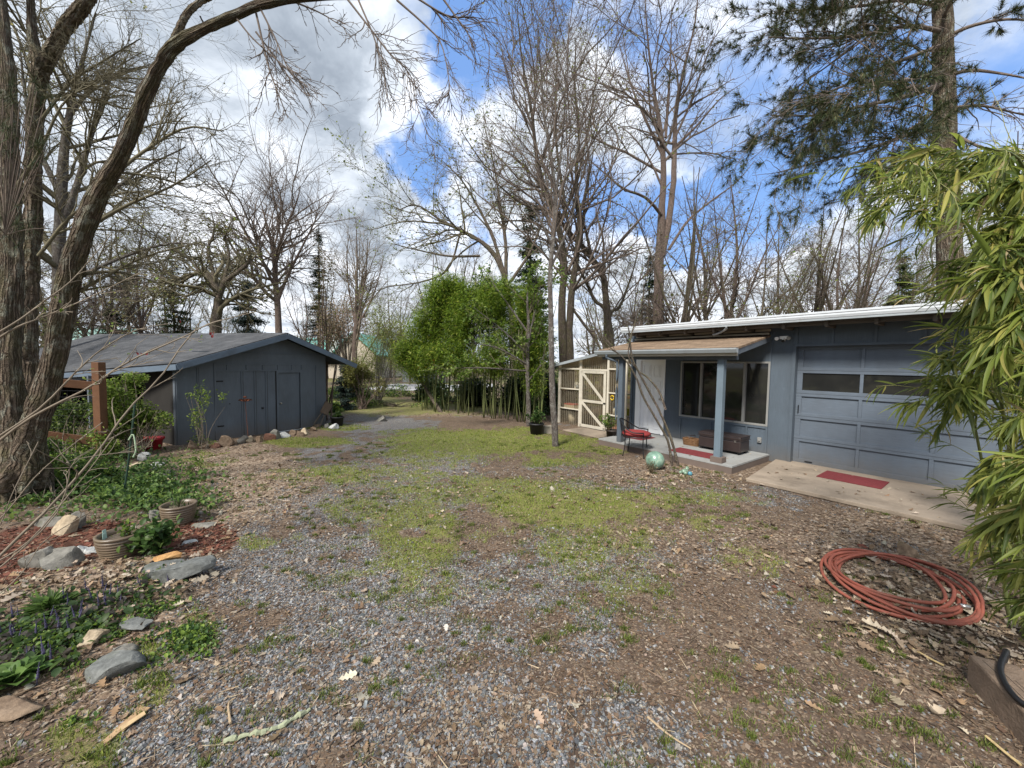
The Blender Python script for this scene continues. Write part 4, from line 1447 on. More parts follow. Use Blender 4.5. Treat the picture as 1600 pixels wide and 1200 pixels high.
# ---- leaf helpers for plants
def leaf_tmpl(kind):
    if kind == 'lance':
        s = np.array([0, .12, .35, .65, .88, 1]); w = np.array([.01, .07, .10, .08, .035, .0]); z = np.array([0, .03, .05, .02, -.05, -.10])
    elif kind == 'oval':
        s = np.array([0, .2, .5, .8, 1]); w = np.array([.03, .26, .34, .22, .0]); z = np.array([0, .04, .05, .01, -.06])
    elif kind == 'round':
        s = np.array([0, .2, .5, .8, 1]); w = np.array([.05, .38, .5, .36, .05]); z = np.array([0, .03, .03, .0, -.05])
    V = []
    for a, b_, c in zip(s, w, z):
        V += [(-b_, a, c + b_ * .35), (0, a, c), (b_, a, c + b_ * .35)]
    k = len(s)
    F = np.array([q for i in range(k - 1) for q in ([3 * i, 3 * i + 1, 3 * i + 4, 3 * i + 3], [3 * i + 1, 3 * i + 2, 3 * i + 5, 3 * i + 4])])
    return np.array(V), F


TM = {k: leaf_tmpl(k) for k in ('lance', 'oval', 'round')}
quadV, quadF = np.array([(-.3, 0, 0), (.3, 0, 0), (.34, .6, .06), (-.34, .6, .06), (0, 1, 0)], float), np.array([[0, 1, 2, 3]])
TM['quad'] = (quadV, quadF)
M_leaf = attrmat('green_leaf', .5, .5, .15, 8, .35)
M_stem = pmat('plant_stem', (.10, .075, .045), .8, .2, 10)


def dirs_rot(Dv, roll=None):
    """rotation whose y axis is Dv and whose z axis leans up"""
    n = len(Dv)
    Dv = Dv / (np.linalg.norm(Dv, axis=1, keepdims=True) + 1e-9)
    upv = np.tile([0, 0, 1.], (n, 1)) + RNG.normal(0, .35, (n, 3))
    X = np.cross(Dv, upv); X /= np.linalg.norm(X, axis=1, keepdims=True) + 1e-9
    Z = np.cross(X, Dv)
    return np.stack([X, Dv, Z], -1)


def leaves(name, parent, P, Dv, size, cols, w=None, kind='oval', jit=.15, mat=None, wid=1.0):
    n = len(P)
    V, F = TM[kind]
    sc = size * np.exp(RNG.normal(0, .22, n))
    S = np.stack([sc * wid, sc, sc], 1)
    return scatter(name, mat or M_leaf, V, [F], np.asarray(P), dirs_rot(np.asarray(Dv)), S, palette(n, cols, w, jit), parent, smooth=True)


def ball_pts(n, c, r, hollow=0.0):
    d = RNG.normal(0, 1, (n, 3)); d /= np.linalg.norm(d, axis=1, keepdims=True)
    rr = (hollow + (1 - hollow) * RNG.random(n)) ** (1 / 3) if hollow == 0 else (hollow + (1 - hollow) * RNG.random(n))
    return np.asarray(c) + d * rr[:, None] * np.asarray(r), d


def plant(name, label, cat, loc, h, r, n, size, cols, w=None, kind='oval', group=None, stems=9, up=.7, wid=1.0, stemcol=None, bushy=1.0):
    """low leafy plant: stems fanning from the base, leaves along them"""
    o = thing(name, label, cat, loc, 0, group)
    a = RNG.random(stems) * 2 * np.pi
    lean = RNG.random(stems) * r
    tips = np.stack([np.cos(a) * lean, np.sin(a) * lean, h * (1 - .45 * (lean / r) ** 2) * RNG.uniform(.7, 1.1, stems)], 1)
    mid = tips * .5 * np.array([.7, .7, 1.2])
    P = np.stack([tips * 0, mid, tips], 1)
    ts = np.linspace(0, 1, 7)[None, :, None]
    L = (1 - ts) ** 2 * P[:, :1] + 2 * ts * (1 - ts) * P[:, 1:2] + ts ** 2 * P[:, 2:]
    V, F, U = tubes(L, np.tile(np.linspace(.006, .002, 7) * (h / .4 + .3), (stems, 1)), 5)
    link_mesh('stem', V, [F], stemcol or M_stem, o)
    i = RNG.integers(0, stems, n); t_ = RNG.uniform(.25, 1, n)
    k = np.minimum((t_ * 6).astype(int), 5); f = (t_ * 6 - k)[:, None]
    Q = L[i, k] * (1 - f) + L[i, k + 1] * f
    Q = Q + RNG.normal(0, 1, (n, 3)) * size * .5 * bushy
    Q[:, 2] = np.maximum(Q[:, 2], .01)
    d = RNG.normal(0, 1, (n, 3)); d[:, 2] = np.abs(d[:, 2]) * up + .1
    leaves('foliage', o, Q, d, size, cols, w, kind, wid=wid)
    return o


GREEN = [(.045, .095, .022), (.075, .14, .035), (.03, .065, .018), (.12, .19, .05)]
LIME = [(.15, .23, .035), (.21, .30, .05), (.10, .16, .025), (.28, .34, .08)]
BAM = [(.07, .13, .025), (.10, .17, .035), (.045, .09, .02), (.16, .22, .05), (.24, .25, .08)]


def ribbed_pot(px, py, label, R, rz=0):
    o = thing('ribbed_pot', label, 'plant pot', on_ground(px, py, -.01), rz)
    pr_ = [(.001, 0), (R * .72, 0)]
    for i in range(7):
        z = .02 + i * .024
        rr = R * (.78 + .20 * math.sin(min(1, i / 6) * 1.5))
        pr_ += [(rr, z), (rr + .006, z + .008), (rr + .006, z + .015), (rr, z + .02)]
    zt = .20
    pr_ += [(R * .97, zt - .01), (R * 1.04, zt), (R * 1.04, zt + .018), (R * .90, zt + .018), (R * .88, zt - .03)]
    MB().lathe(pr_, 40).build('pot', pmat('ribbed_ceramic', (.12, .088, .060), .4, .3, 5, .1, 40, dirt=(.22, .17, .09), dscale=4, spec=.5), o, True)
    n = 24
    MB().lathe([(.001, zt - .03), (R * .885, zt - .03)], 24).build('potting_soil', pmat('pot_soil', (.10, .08, .06), .95, .4, 30, .8, 60), o)
    return o, zt


p1, zt = ribbed_pot(190, 868, 'brown ribbed ceramic pot with a sparse sprouting plant, nearest the gravel slab', .165)
MB().bar((-.12, -.02, zt - .03), (-.13, -.02, zt + .05), .03, .003, up=(1, 0, 0)).bar((-.1, -.05, zt - .03), (-.1, -.05, zt + .03), .025, .003, up=(1, 0, 0)).build('plant_tag', pmat('tag_plastic', (.35, .5, .45), .5), p1)
lp = p1.location
plant('seedling', 'pale green sprouting seedlings growing in the front ribbed pot', 'plant', (lp[0] + .05, lp[1], lp[2] + zt - .03), .13, .11, 90, .032, LIME + GREEN, kind='oval', stems=14)
p2, zt = ribbed_pot(280, 818, 'brown ribbed ceramic pot farther back beside the flat grey stone', .155)
lp = p2.location
plant('seedling', 'grassy grey-green sprouts growing in the rear ribbed pot', 'plant', (lp[0], lp[1], lp[2] + zt - .03), .10, .08, 70, .06, GREEN + [(.2, .22, .12)], kind='lance', stems=12, up=2)


def nursery_pot(px, py, label, R, H, c=(.016, .016, .018), cat='plant pot', z=None):
    loc = on_ground(px, py) if z is None else z
    o = thing('nursery_pot', label, cat, loc)
    MB().lathe([(.001, 0), (R * .78, 0), (R * .97, H * .86), (R * 1.04, H * .87), (R * 1.06, H), (R * .96, H), (R * .92, H * .85)], 28).build('pot', pmat('black_plastic', c, .55, .2, 6, spec=.4), o, True)
    MB().lathe([(.001, H * .87), (R * .94, H * .87)], 20).build('potting_soil', pmat('pot_soil', (.05, .04, .03), .95), o)
    return o


q = nursery_pot(527, 666, 'black plastic pot with a low green plant at the right corner of the shed', .17, .26)
plant('potted_herb', 'low bright green plant growing in the black pot by the shed corner', 'plant', tuple(np.array(q.location) + [0, 0, .22]), .14, .15, 260, .05, GREEN, stems=16)
q = nursery_pot(838, 678, 'big black nursery pot at the foot of the slim light-barked trees', .19, .29)
plant('potted_shrub', 'leafy green shrub growing in the big black nursery pot', 'plant', tuple(np.array(q.location) + [0, 0, .24]), .42, .30, 420, .06, GREEN, stems=14)
q = nursery_pot(0, 0, 'dark pot with a straggly plant at the left end of the porch deck', .15, .26, (.03, .022, .018), z=tuple(GB(3.32, 1.0, .0)))
plant('potted_shrub', 'straggly yellow-green plant in the dark pot in front of the greenhouse door', 'plant', tuple(GB(3.45, 1.0, .22)), .42, .42, 520, .045, LIME + GREEN, stems=22, wid=.8)
o = thing('red_pot', 'red plastic pot half hidden by the yellow-green shrub at the shed', 'plant pot', on_ground(238, 704), .3)
MB().lathe([(.001, 0), (.13, 0), (.17, .20), (.19, .20), (.19, .24), (.16, .24), (.15, .05), (.001, .05)], 24).build('pot', pmat('red_plastic_pot', (.38, .02, .03), .4, .1, 3, spec=.5), o, True)

# hosta-like broad leaves, purple spikes, ground cover
def rosette(px, py, label, n, size, cols, kind='oval', upw=.9, name='broadleaf_plant'):
    o = thing(name, label, 'plant', on_ground(px, py), 0)
    a = RNG.random(n) * 2 * np.pi
    rr = RNG.random(n) ** .7
    d = np.stack([np.cos(a), np.sin(a), upw * (1.3 - rr)], 1)
    P = np.stack([np.cos(a) * rr * size * .6, np.sin(a) * rr * size * .6, .01 + (1 - rr) * size * .3], 1)
    leaves('foliage', o, P, d, size, cols, kind=kind, jit=.1)
    MB().lathe([(.001, 0), (.02, 0), (.012, size * .3), (.001, size * .32)], 8).build('stem', M_stem, o)
    return o


rosette(22, 1068, 'clump of broad bright green leaves at the left edge below the purple flowers', 60, .09, [(.11, .20, .045), (.16, .26, .07), (.08, .15, .04)])
rosette(80, 955, 'soft green leafy clump behind the purple flower spikes', 120, .10, [(.10, .17, .04), (.14, .22, .06), (.07, .12, .03)], kind='lance', upw=1.3)
rosette(245, 868, 'glossy dark green leafy plant right of the front ribbed pot', 20, .05, GREEN)
plant('leafy_plant', 'bushy glossy green plant between the two ribbed pots', 'plant', on_ground(243, 865), .26, .24, 620, .055, GREEN + [(.09, .17, .04)], kind='oval', stems=40)


def ajuga(px, py, n, label, spread=.16):
    o = thing('purple_flower_spikes', label, 'flowers', on_ground(px, py))
    x_, y_ = RNG.normal(0, spread, n), RNG.normal(0, spread * .7, n)
    for i in range(n):
        h = RNG.uniform(.08, .15)
        prof_ = [(.0018, 0), (.002, h * .22)] + [((.0035 + .0055 * (k % 2)) * (1.05 - k / 13), h * (.25 + .75 * k / 12)) for k in range(12)] + [(.001, h * 1.02)]
        mb_ = MB().lathe(prof_, 7)
        mb_.V[0] = mb_.V[0] @ euler(RNG.normal(0, .13), RNG.normal(0, .13), 0).T + [x_[i], y_[i], 0]
        mb_.build('flower_spike', M_purple, o, True)
    m_ = 60 * n // 4
    P = np.stack([RNG.normal(0, spread * 1.3, m_), RNG.normal(0, spread, m_), RNG.random(m_) * .03 + .01], 1)
    d = RNG.normal(0, 1, (m_, 3)); d[:, 2] = np.abs(d[:, 2]) * .5
    leaves('foliage', o, P, d, .045, [(.05, .09, .03), (.08, .13, .04), (.07, .06, .05)], kind='oval')
    return o


M_purple = pmat('purple_petals', (.072, .064, .120), .9, .6, 70, .6, 90)
ajuga(22, 1000, 16, 'dark purple flower spikes in a dense patch at the left edge of the bed')
ajuga(110, 975, 12, 'purple flower spikes left of the pale yellowish stone')
ajuga(170, 945, 14, 'purple flower spikes in a row above the flat dark stone')
ajuga(50, 1040, 7, 'few purple flower spikes just above the broad bright green leaves', .09)

# low green cover of the bed (nobody could count it)
def bed_cover(name, label, regs, n, size, cols, h, kind='oval'):
    P = []
    for (a, b_, rx, ry, w_) in regs:
        m_ = int(n * w_)
        px = a + RNG.normal(0, .45, m_) * rx; py = b_ + RNG.normal(0, .45, m_) * ry
        py = np.maximum(py, 690)
        d = CF[None] + CR[None] * ((px - 800) / FPX)[:, None] - CU[None] * ((py - 600) / FPX)[:, None]
        q_ = CP + d * (-EYE / d[:, 2])[:, None]
        cl = fbm(q_[:, 0] * 3.5, q_[:, 1] * 3.5, 31, 3)
        k_ = cl > .42
        q_ = q_[k_]; cl = cl[k_]
        q_[:, 2] = gh(q_[:, 0], q_[:, 1]) + RNG.random(len(q_)) ** .8 * h * (cl - .30) * 2.2
        P.append(q_)
    P = np.concatenate(P)
    P = P[keep_off(P[:, 0], P[:, 1])]
    d = RNG.normal(0, 1, P.shape); d[:, 2] = np.abs(d[:, 2]) * .9 + .2
    o = leaves(name, None, P, d, size, cols, kind=kind)
    return tag(o, label, 'ground cover', kind='stuff')


bed_cover('ground_cover', 'low leafy green ground cover filling the bed round the fence post', [(190, 765, 150, 50, .5), (130, 735, 120, 50, .3), (250, 785, 90, 30, .15), (60, 800, 70, 30, .05)], 10500, .045, GREEN + [(.12, .21, .05), (.18, .26, .06), (.16, .24, .06), (.09, .16, .05)], .24)
bed_cover('creeping_weeds', 'small creeping weeds round the stones and flowers of the bed', [(90, 985, 130, 60, .4), (250, 960, 60, 30, .1), (180, 1010, 110, 40, .2), (300, 1000, 40, 30, .15), (230, 900, 40, 40, .05), (100, 1150, 60, 30, .1)], 6500, .022, GREEN + LIME[:2], .05)

# ---- fence in the bed
fe = thing('wooden_fence', 'brown cedar post and two rails with wire mesh in the bed', 'fence', on_ground(160, 722))
f0 = np.array(fe.location)
top = W(158, 566, f0[1]) - f0
MB().box(-.062, .062, -.062, .062, -.05, top[2]).build('post', M_cedar, fe, bevel=.006)
e1, e2 = W(30, 590, 5.9) - f0, W(152, 603, f0[1] - .0) - f0
MB().bar(e1 + [-.3, 0, 0], np.array([-.063, .0, e2[2]]), .04, .13).build('rail', M_cedar, fe, bevel=.004)
e3, e4 = W(55, 672, 5.9) - f0, W(150, 690, f0[1]) - f0
MB().bar(e3 + [-.5, 0, 0], np.array([-.063, 0, e4[2]]), .04, .13).build('rail', M_cedar, fe, bevel=.004)
wm = MB()
for i in range(22):
    x_ = -.1 - i * .085
    wm.tube([(x_, .05, .1), (x_, .05, e2[2] + .1)], .0022, 4)
for i in range(12):
    z = .12 + i * (e2[2]) / 12
    wm.tube([(-.07, .05, z), (-1.95, .05, z)], .0022, 4)
wm.build('wire_mesh', M_black, fe)
stk = thing('plant_stake', 'thin dark green metal stake leaning in the ground cover', 'stake', on_ground(192, 790))
s0_ = np.array(stk.location); s1_ = W(211, 628, s0_[1] + .1) - s0_
pts = [np.zeros(3), s1_ * .5 + [.01, 0, 0], s1_]
mb = MB().tube(smooth_line(pts, 10), .011, 7, col=None)
for q_ in np.linspace(.1, .95, 12):
    c_ = s1_ * q_
    mb.tube([c_ - [.02, 0, 0], c_ + [.02, 0, .012]], .004, 5)
mb.build('rod', pmat('green_rod', (.02, .045, .03), .6), stk)
tw_ = MB().tube(smooth_line([s1_ * .62 + [.0, -.02, 0], s1_ * .66 + [.05, -.02, .02], s1_ * .52 + [.1, -.02, 0], s1_ * .45 + [.08, -.02, 0]], 10), .008, 6)
tw_.build('tie', pmat('tie_twine', (.35, .45, .3), .8), stk)

# rusty flower ornament on a rod at the shed
orn = thing('garden_ornament', 'rusty metal poppy flower on a thin rod standing in front of the shed doors', 'ornament', on_ground(388, 688))
z0 = W(381, 628, orn.location[1])[2]
M_rust = pmat('rusty_metal', (.16, .055, .03), .8, .4, 12, .3, 60, dirt=(.05, .025, .02), dscale=10)
MB().tube([(0, 0, 0), (-.03, 0, z0 * .6), (-.05, 0, z0)], .005, 6).build('rod', M_rust, orn)
pt = MB()
for k in range(6):
    a = k * np.pi / 3
    V, F = TM['round']
    pt.add(V * .14 @ euler(.25, .3 * (-1) ** k, a).T + [-.05, 0, z0], F)
pt.build('petals', M_rust, orn, True)
MB().lathe([(.001, 0), (.03, .0), (.035, .02), (.001, .04)], 12, c=(-.05, -.01, z0 + .09)).build('flower_centre', M_rust, orn)
sc_ = thing('scrap_wood', 'short weathered board leaning on the right corner of the shed', 'board', tuple(SH(3.15, -.25, .42)))
MB().box(-.12, .12, -.015, .015, -.06, .26).build('board', pmat('weathered_wood', (.13, .095, .07), .85, .3, 6, .5, 40, stretch=(1, 1, .2)), sc_, bevel=.004)
MB().bar((-.11, .0, -.42), (-.05, .02, -.05), .03).bar((.08, .0, -.42), (.05, .02, -.05), .03).build('support', M_soffit, sc_)
sc_.rotation_euler = (-.3, .75, SROT)
sc_.rotation_euler = (0, .55, SROT)

# ================================================================ PORCH THINGS
def mat_rug(name, label, s0, s1, n0, n1, z):
    o = thing(name, label, 'doormat', tuple(GB((s0 + s1) / 2, (n0 + n1) / 2, z)), AROT)
    a, b_ = abs(s1 - s0) / 2, abs(n1 - n0) / 2
    MB().box(-a, a, -b_, b_, .001, .012).build('mat', M_red, o, bevel=.003)
    return o


mat_rug('doormat', 'dark red doormat on the deck in front of the white door', 2.52, 3.22, .45, 1.0, .136)
mat_rug('doormat', 'long red runner mat on the deck in front of the brown ottoman', .78, 1.62, .98, 1.42, .136)
mat_rug('doormat', 'red mat lying on the concrete in front of the garage door', -1.37, -.60, .22, .80, .056)
ot = thing('ottoman', 'dark brown leather storage ottoman under the porch window', 'ottoman', tuple(GB(1.0, .48, .135)), AROT)
MB().box(-.40, .40, -.20, .20, .05, .26).build('body', M_leather, ot, bevel=.018)
MB().box(-.41, .41, -.21, .21, .268, .355).build('lid', M_leather, ot, bevel=.03)
pp = MB()
for z in (.275, .345):
    L_ = [(-.412, -.212, z), (.412, -.212, z), (.412, .212, z), (-.412, .212, z), (-.412, -.212, z)]
    for a, b_ in zip(L_[:-1], L_[1:]): pp.tube([a, b_], .005, 6)
pp.build('piping', M_leather, ot)
for a in (-.35, .35):
    for b_ in (-.15, .15):
        MB().lathe([(.001, 0), (.018, 0), (.028, .05), (.001, .05)], 12, c=(a, b_, 0)).build('leg', M_black, ot)
MB().box(-.32, -.29, .2, .215, .24, .28).build('clasp', M_chrome, ot)
bs = thing('wicker_basket', 'small brown wicker basket left of the leather ottoman', 'basket', tuple(GB(1.62, .50, .136)), AROT)
bk = MB()
for i in range(8):
    z = .01 + i * .018
    w_ = .15 + i * .003
    pts = []
    for k in range(48):
        a = k / 48 * 2 * np.pi
        sx = math.copysign(abs(math.cos(a)) ** .4, math.cos(a)) * (w_ + .008 * math.sin(k * math.pi / 2 + i * math.pi))
        sy = math.copysign(abs(math.sin(a)) ** .4, math.sin(a)) * (w_ * .62 + .006 * math.sin(k * math.pi / 2 + i * math.pi))
        pts.append((sx, sy, z))
    bk.tube(pts, .010, 5, closed=True)
bk.build('weave', pmat('wicker', (.16, .085, .04), .7, .4, 25, .5, 80), bs, True)
MB().box(-.13, .13, -.08, .08, .005, .02).build('base', M_soffit, bs)
MB().tube(smooth_line([(.0, -.1, .14), (.0, -.09, .2), (.02, .09, .2), (.0, .1, .14)], 12), .008, 6).build('handle', M_leather, bs)

# metal barrel chair with red cushion
ch = thing('metal_chair', 'black metal barrel chair with a red cushion standing in front of the porch', 'chair', tuple(G(993, 711)), 0)
ch.scale = (1.08, 1.08, 1.0)
cp_ = np.array(ch.location)
# faces the porch side / viewer right
ch.rotation_euler = (0, 0, R_(62))
r_ = .30
SHT = .40


def arc(rad, z, a0, a1, k=20, zf=None):
    return [(rad * math.cos(a), rad * math.sin(a), z if zf is None else zf(a)) for a in np.linspace(R_(a0), R_(a1), k)]


# front faces -y ; back at +y
bf = MB()
zfun = lambda a: .50 + .22 * max(0, math.sin(a)) ** 1.3
bf.tube(arc(r_, 0, -35, 215, 30, zfun), .013, 8)
bf.tube([(r_ * math.cos(R_(-35)), r_ * math.sin(R_(-35)), .49), (r_ * .86 * math.cos(R_(-38)), r_ * .86 * math.sin(R_(-38)), SHT)], .010, 8)
bf.tube([(r_ * math.cos(R_(215)), r_ * math.sin(R_(215)), .49), (r_ * .86 * math.cos(R_(218)), r_ * .86 * math.sin(R_(218)), SHT)], .010, 8)
bf.tube(arc(r_ * .9, SHT + .10, 30, 150, 16), .006, 6)
bf.build('back_frame', M_black, ch, True)
bm2 = MB()
for a in np.linspace(35, 145, 22):
    a = R_(a)
    bm2.tube([(r_ * .92 * math.cos(a), r_ * .92 * math.sin(a), SHT + .10), (r_ * math.cos(a), r_ * math.sin(a), zfun(a))], .0022, 4)
for q_ in (.2, .4, .6, .8):
    bm2.tube([(r_ * (.92 + .08 * q_) * math.cos(R_(a)), r_ * (.92 + .08 * q_) * math.sin(R_(a)), SHT + .10 + q_ * (zfun(R_(a)) - SHT - .10)) for a in np.linspace(35, 145, 18)], .002, 4)
bm2.build('back_mesh', M_black, ch)
se = MB().tube(arc(r_ * .88, SHT, 0, 348, 30), .009, 8, closed=True)
for q_ in np.linspace(-.18, .18, 8):
    h_ = math.sqrt((r_ * .88) ** 2 - q_ ** 2)
    se.tube([(q_, -h_, SHT), (q_, h_, SHT)], .003, 5)
se.build('seat', M_black, ch)
for a in (38, 142, 218, 322):
    c_, s_ = math.cos(R_(a)), math.sin(R_(a))
    up_ = .62 if a < 180 else SHT
    pts = [(r_ * 1.02 * c_, r_ * 1.02 * s_, 0), (r_ * .86 * c_, r_ * .86 * s_, SHT * .55), (r_ * .88 * c_, r_ * .88 * s_, SHT)]
    if a < 180: pts.append((r_ * 1.0 * c_, r_ * 1.0 * s_, zfun(R_(a))))
    MB().tube(smooth_line(pts, 14), .009, 8).build('leg', M_black, ch, True)
M_cush = pmat('red_cushion', (.24, .035, .035), .85, .12, 10, .4, 120, dirt=(.2, .03, .03), dscale=4, damt=.5)
cu = MB().lathe([(.001, .008), (.23, .010), (.26, .03), (.255, .065), (.20, .085), (.12, .08), (.04, .058), (.001, .056)], 30, c=(0, 0, SHT + .004))
cu.build('cushion', M_cush, ch, True)

# glass gazing ball
gbp = G(1023, 733)
gl = thing('gazing_ball', 'mottled pale turquoise glass globe on the soil in front of the porch', 'ball', (gbp[0], gbp[1], 0))
m, t, b = newmat('turquoise_glass')
co = t.n.new('ShaderNodeTexCoord').outputs['Object']
c = t.ramp(t.noise(co, 7, 6, .6, 1.0), [(.3, (.09, .15, .11)), (.5, (.17, .28, .22)), (.62, (.28, .36, .27)), (.75, (.34, .32, .20))])
t.l.new(c, b.inputs['Base Color']); b.inputs['Roughness'].default_value = .25; b.inputs['Specular IOR Level'].default_value = .6
V, F = rock_mesh(1, 1, 1, 1)
import bmesh as _bm
b_ = _bm.new(); _bm.ops.create_uvsphere(b_, u_segments=36, v_segments=24, radius=.158)
me = D.meshes.new('globe'); b_.to_mesh(me); b_.free()
for p_ in me.polygons: p_.use_smooth = True
me.materials.append(m)
o = D.objects.new('globe', me); COL.objects.link(o); o.parent = gl; o.location = (0, 0, .158)
MB().lathe([(.05, 0), (.09, .0), (.085, .018), (.05, .02)], 18).build('base_ring', M_black, gl)
plant('dry_plant', 'dried greyish shrublet in front of the turquoise globe', 'plant', on_ground(1018, 741), .20, .14, 200, .022, [(.16, .15, .10), (.10, .11, .05), (.22, .18, .12)], stems=26, wid=.7)
# figurine
fg = thing('frog_figurine', 'small green and cream glazed garden figurine by the sapling foot', 'figurine', on_ground(1070, 741), .5)
M_gl = pmat('green_glaze', (.16, .24, .17), .3, .5, 14, dirt=(.45, .42, .30), dscale=12, damt=.9, spec=.6)
bb = MB()
for (c_, r3) in (((0, 0, .045), (.075, .05, .045)), ((.055, 0, .085), (.035, .03, .03)), ((-.06, .03, .03), (.04, .03, .03)), ((-.04, -.04, .03), (.035, .03, .03))):
    bb.lathe([(max(.001, math.sin(a) * 1), -math.cos(a)) for a in np.linspace(0, math.pi, 9)], 14)
    bb.V[-1] = bb.V[-1] * np.array(r3) + np.array(c_)
bb.build('body', M_gl, fg, True)
MB().lathe([(.012, 0), (.014, .012), (.001, .018)], 8, c=(.06, .012, .105)).lathe([(.012, 0), (.014, .012), (.001, .018)], 8, c=(.06, -.012, .105)).build('ears', M_gl, fg)
bl2 = MB().lathe([(max(.001, .038 * math.sin(a)), .038 - .038 * math.cos(a)) for a in np.linspace(0, math.pi, 10)], 16).build('glass_ball', pmat('blue_glass', (.06, .20, .26), .2, .2, 10, spec=.6), None, True)
bl2.location = on_ground(1078, 744)
tag(bl2, 'little blue glass ball on the soil beside the green figurine', 'ball')

# hose coil
hz = thing('garden_hose', 'orange-red hose lying in a loose oval coil on the leaf litter', 'hose', tuple(G(1410, 915)), 0)
hc = np.array(hz.location)
e_l, e_r = G(1284, 880) - hc, G(1528, 955) - hc
ma = (e_r - e_l) / 2; cen = (e_r + e_l) / 2
mi = (G(1440, 872) - G(1390, 945)) / 2
mi = mi - ma * (mi @ ma) / (ma @ ma)
hs = MB()
M_hose = pmat('orange_hose', (.25, .075, .050), .6, .25, 6, dirt=(.13, .065, .045), dscale=5, damt=.8, spec=.3)
turns = 9
pts = []
rg_ = np.random.default_rng(4)
ph = rg_.uniform(0, 6.28, turns + 1); sc1 = rg_.uniform(.60, 1.0, turns + 1); ox = rg_.uniform(-.08, .08, turns + 1); oy = rg_.uniform(-.14, .12, turns + 1)
for k in range(turns * 40):
    a = k / 40 * 2 * np.pi
    i = k // 40; f = (k % 40) / 40; f = f * f * (3 - 2 * f)
    s_ = sc1[i] * (1 - f) + sc1[i + 1] * f
    x_ = ox[i] * (1 - f) + ox[i + 1] * f; y_ = oy[i] * (1 - f) + oy[i + 1] * f
    p_ = cen + ma * (s_ * math.cos(a) + x_) + mi * (s_ * .95 * math.sin(a) + y_ + .05 * math.sin(2.3 * a + i))
    pts.append((p_[0], p_[1], .016 + .0105 * i * (.6 + .4 * math.sin(a * 1.7 + i))))
hs.tube(pts, .0125, 9)
hs.build('hose', M_hose, hz, True)
MB().tube([pts[-1], np.array(pts[-1]) + [.05, -.02, 0.0]], [.016, .018], 10).build('coupling', M_chrome, hz, True)
hz.location = hc; 
# timber and black hose
tb = thing('landscape_timber', 'weathered square landscape timber at the bottom right corner', 'timber', (0, 0, 0))
a_, b__ = G(1505, 1062), G(1640, 1215)
dv = (b__ - a_) / np.linalg.norm(b__ - a_)
nv = np.array([dv[1], -dv[0], 0]); nv = nv if nv[0] > 0 else -nv
ctr = a_ + nv * .11
M_timber = pmat('weathered_timber', (.20, .145, .105), .9, .35, 9, .9, 60, stretch=(1, 1, 1), dirt=(.25, .21, .17), dscale=6, damt=.6)
tl = MB().box(0, 1.7, -.10, .10, -.03, .165).build('timber', M_timber, tb, bevel=.014)
tl.rotation_euler = (0, 0, math.atan2(dv[1], dv[0])); tl.location = ctr
ck = MB()
for i in range(7):
    y_ = -.06 + i * .02
    x0_ = RNG.uniform(0, .6)
    ck.tube(smooth_line([(x0_, y_, .1652), (x0_ + .2, y_ + RNG.normal(0, .004), .1652), (x0_ + RNG.uniform(.4, .8), y_, .1652)], 9), .0016, 4)
c2 = ck.build('crack', M_dark, tb); c2.rotation_euler = tl.rotation_euler; c2.location = ctr
bhp = [W(1563, 1035, 2.15), W(1552, 1075, 2.0), W(1572, 1120, 1.84), W(1612, 1160, 1.74), W(1660, 1190, 1.66)]
bh = MB().tube(smooth_line([np.array([q_[0] + .03, q_[1], max(q_[2], .18)]) for q_ in bhp], 24), .014, 10)
tag(bh.build('soaker_hose', M_black, None, True), 'black hose draped over the weathered timber at the bottom right', 'hose')
bh = MB().tube(smooth_line([np.array([q_[0] + .14, q_[1] + .08, max(q_[2], .03)]) for q_ in bhp], 24), .014, 10)
tag(bh.build('soaker_hose', M_black, None, True), 'second black hose on the leaves right of the timber', 'hose')
for k, (pp_, lab) in enumerate([([(1540, 1150), (1570, 1175), (1595, 1195)], 'pale split bamboo stalk at the bottom right corner'), ([(1420, 1010), (1455, 1030), (1475, 1040)], 'pale straw stalk lying above the timber end')]):
    tag(MB().tube([G(*q_, .02) for q_ in pp_], .006, 6, col=(.45, .34, .17)).build('straw_stalk', M_stone), lab, 'stalk')

# ================================================================ NEIGHBOUR PLACES FAR BACK
nh = thing('neighbour_house', 'beige house with a teal metal gable roof behind the shed', 'house', (0, 0, 0))
Yh = 38
def WP(px, py, Y=Yh): return W(px, py, Y)
a1, a2, a3 = WP(470, 550), WP(575, 560), WP(533, 524)
M_teal = pmat('teal_metal_roof', (.12, .36, .30), .5, .1, 1, dirt=(.3, .45, .42), dscale=.6)
M_stucco = pmat('beige_stucco', (.50, .44, .36), .9, .08, 1)
g0 = WP(560, 600)[2] - 2
e1_, e2_ = WP(526, 552), WP(585, 552)
apx = WP(553, 522)
MB().prism([(e1_[0], Yh, g0), (e2_[0], Yh, g0), (e2_[0], Yh, e2_[2]), (apx[0], Yh, apx[2]), (e1_[0], Yh, e1_[2])], (0, 12, 0)).box(e1_[0] - 10, e1_[0] + .5, Yh + 1, Yh + 10, g0, e1_[2] - .3).build('wall', M_stucco, nh)
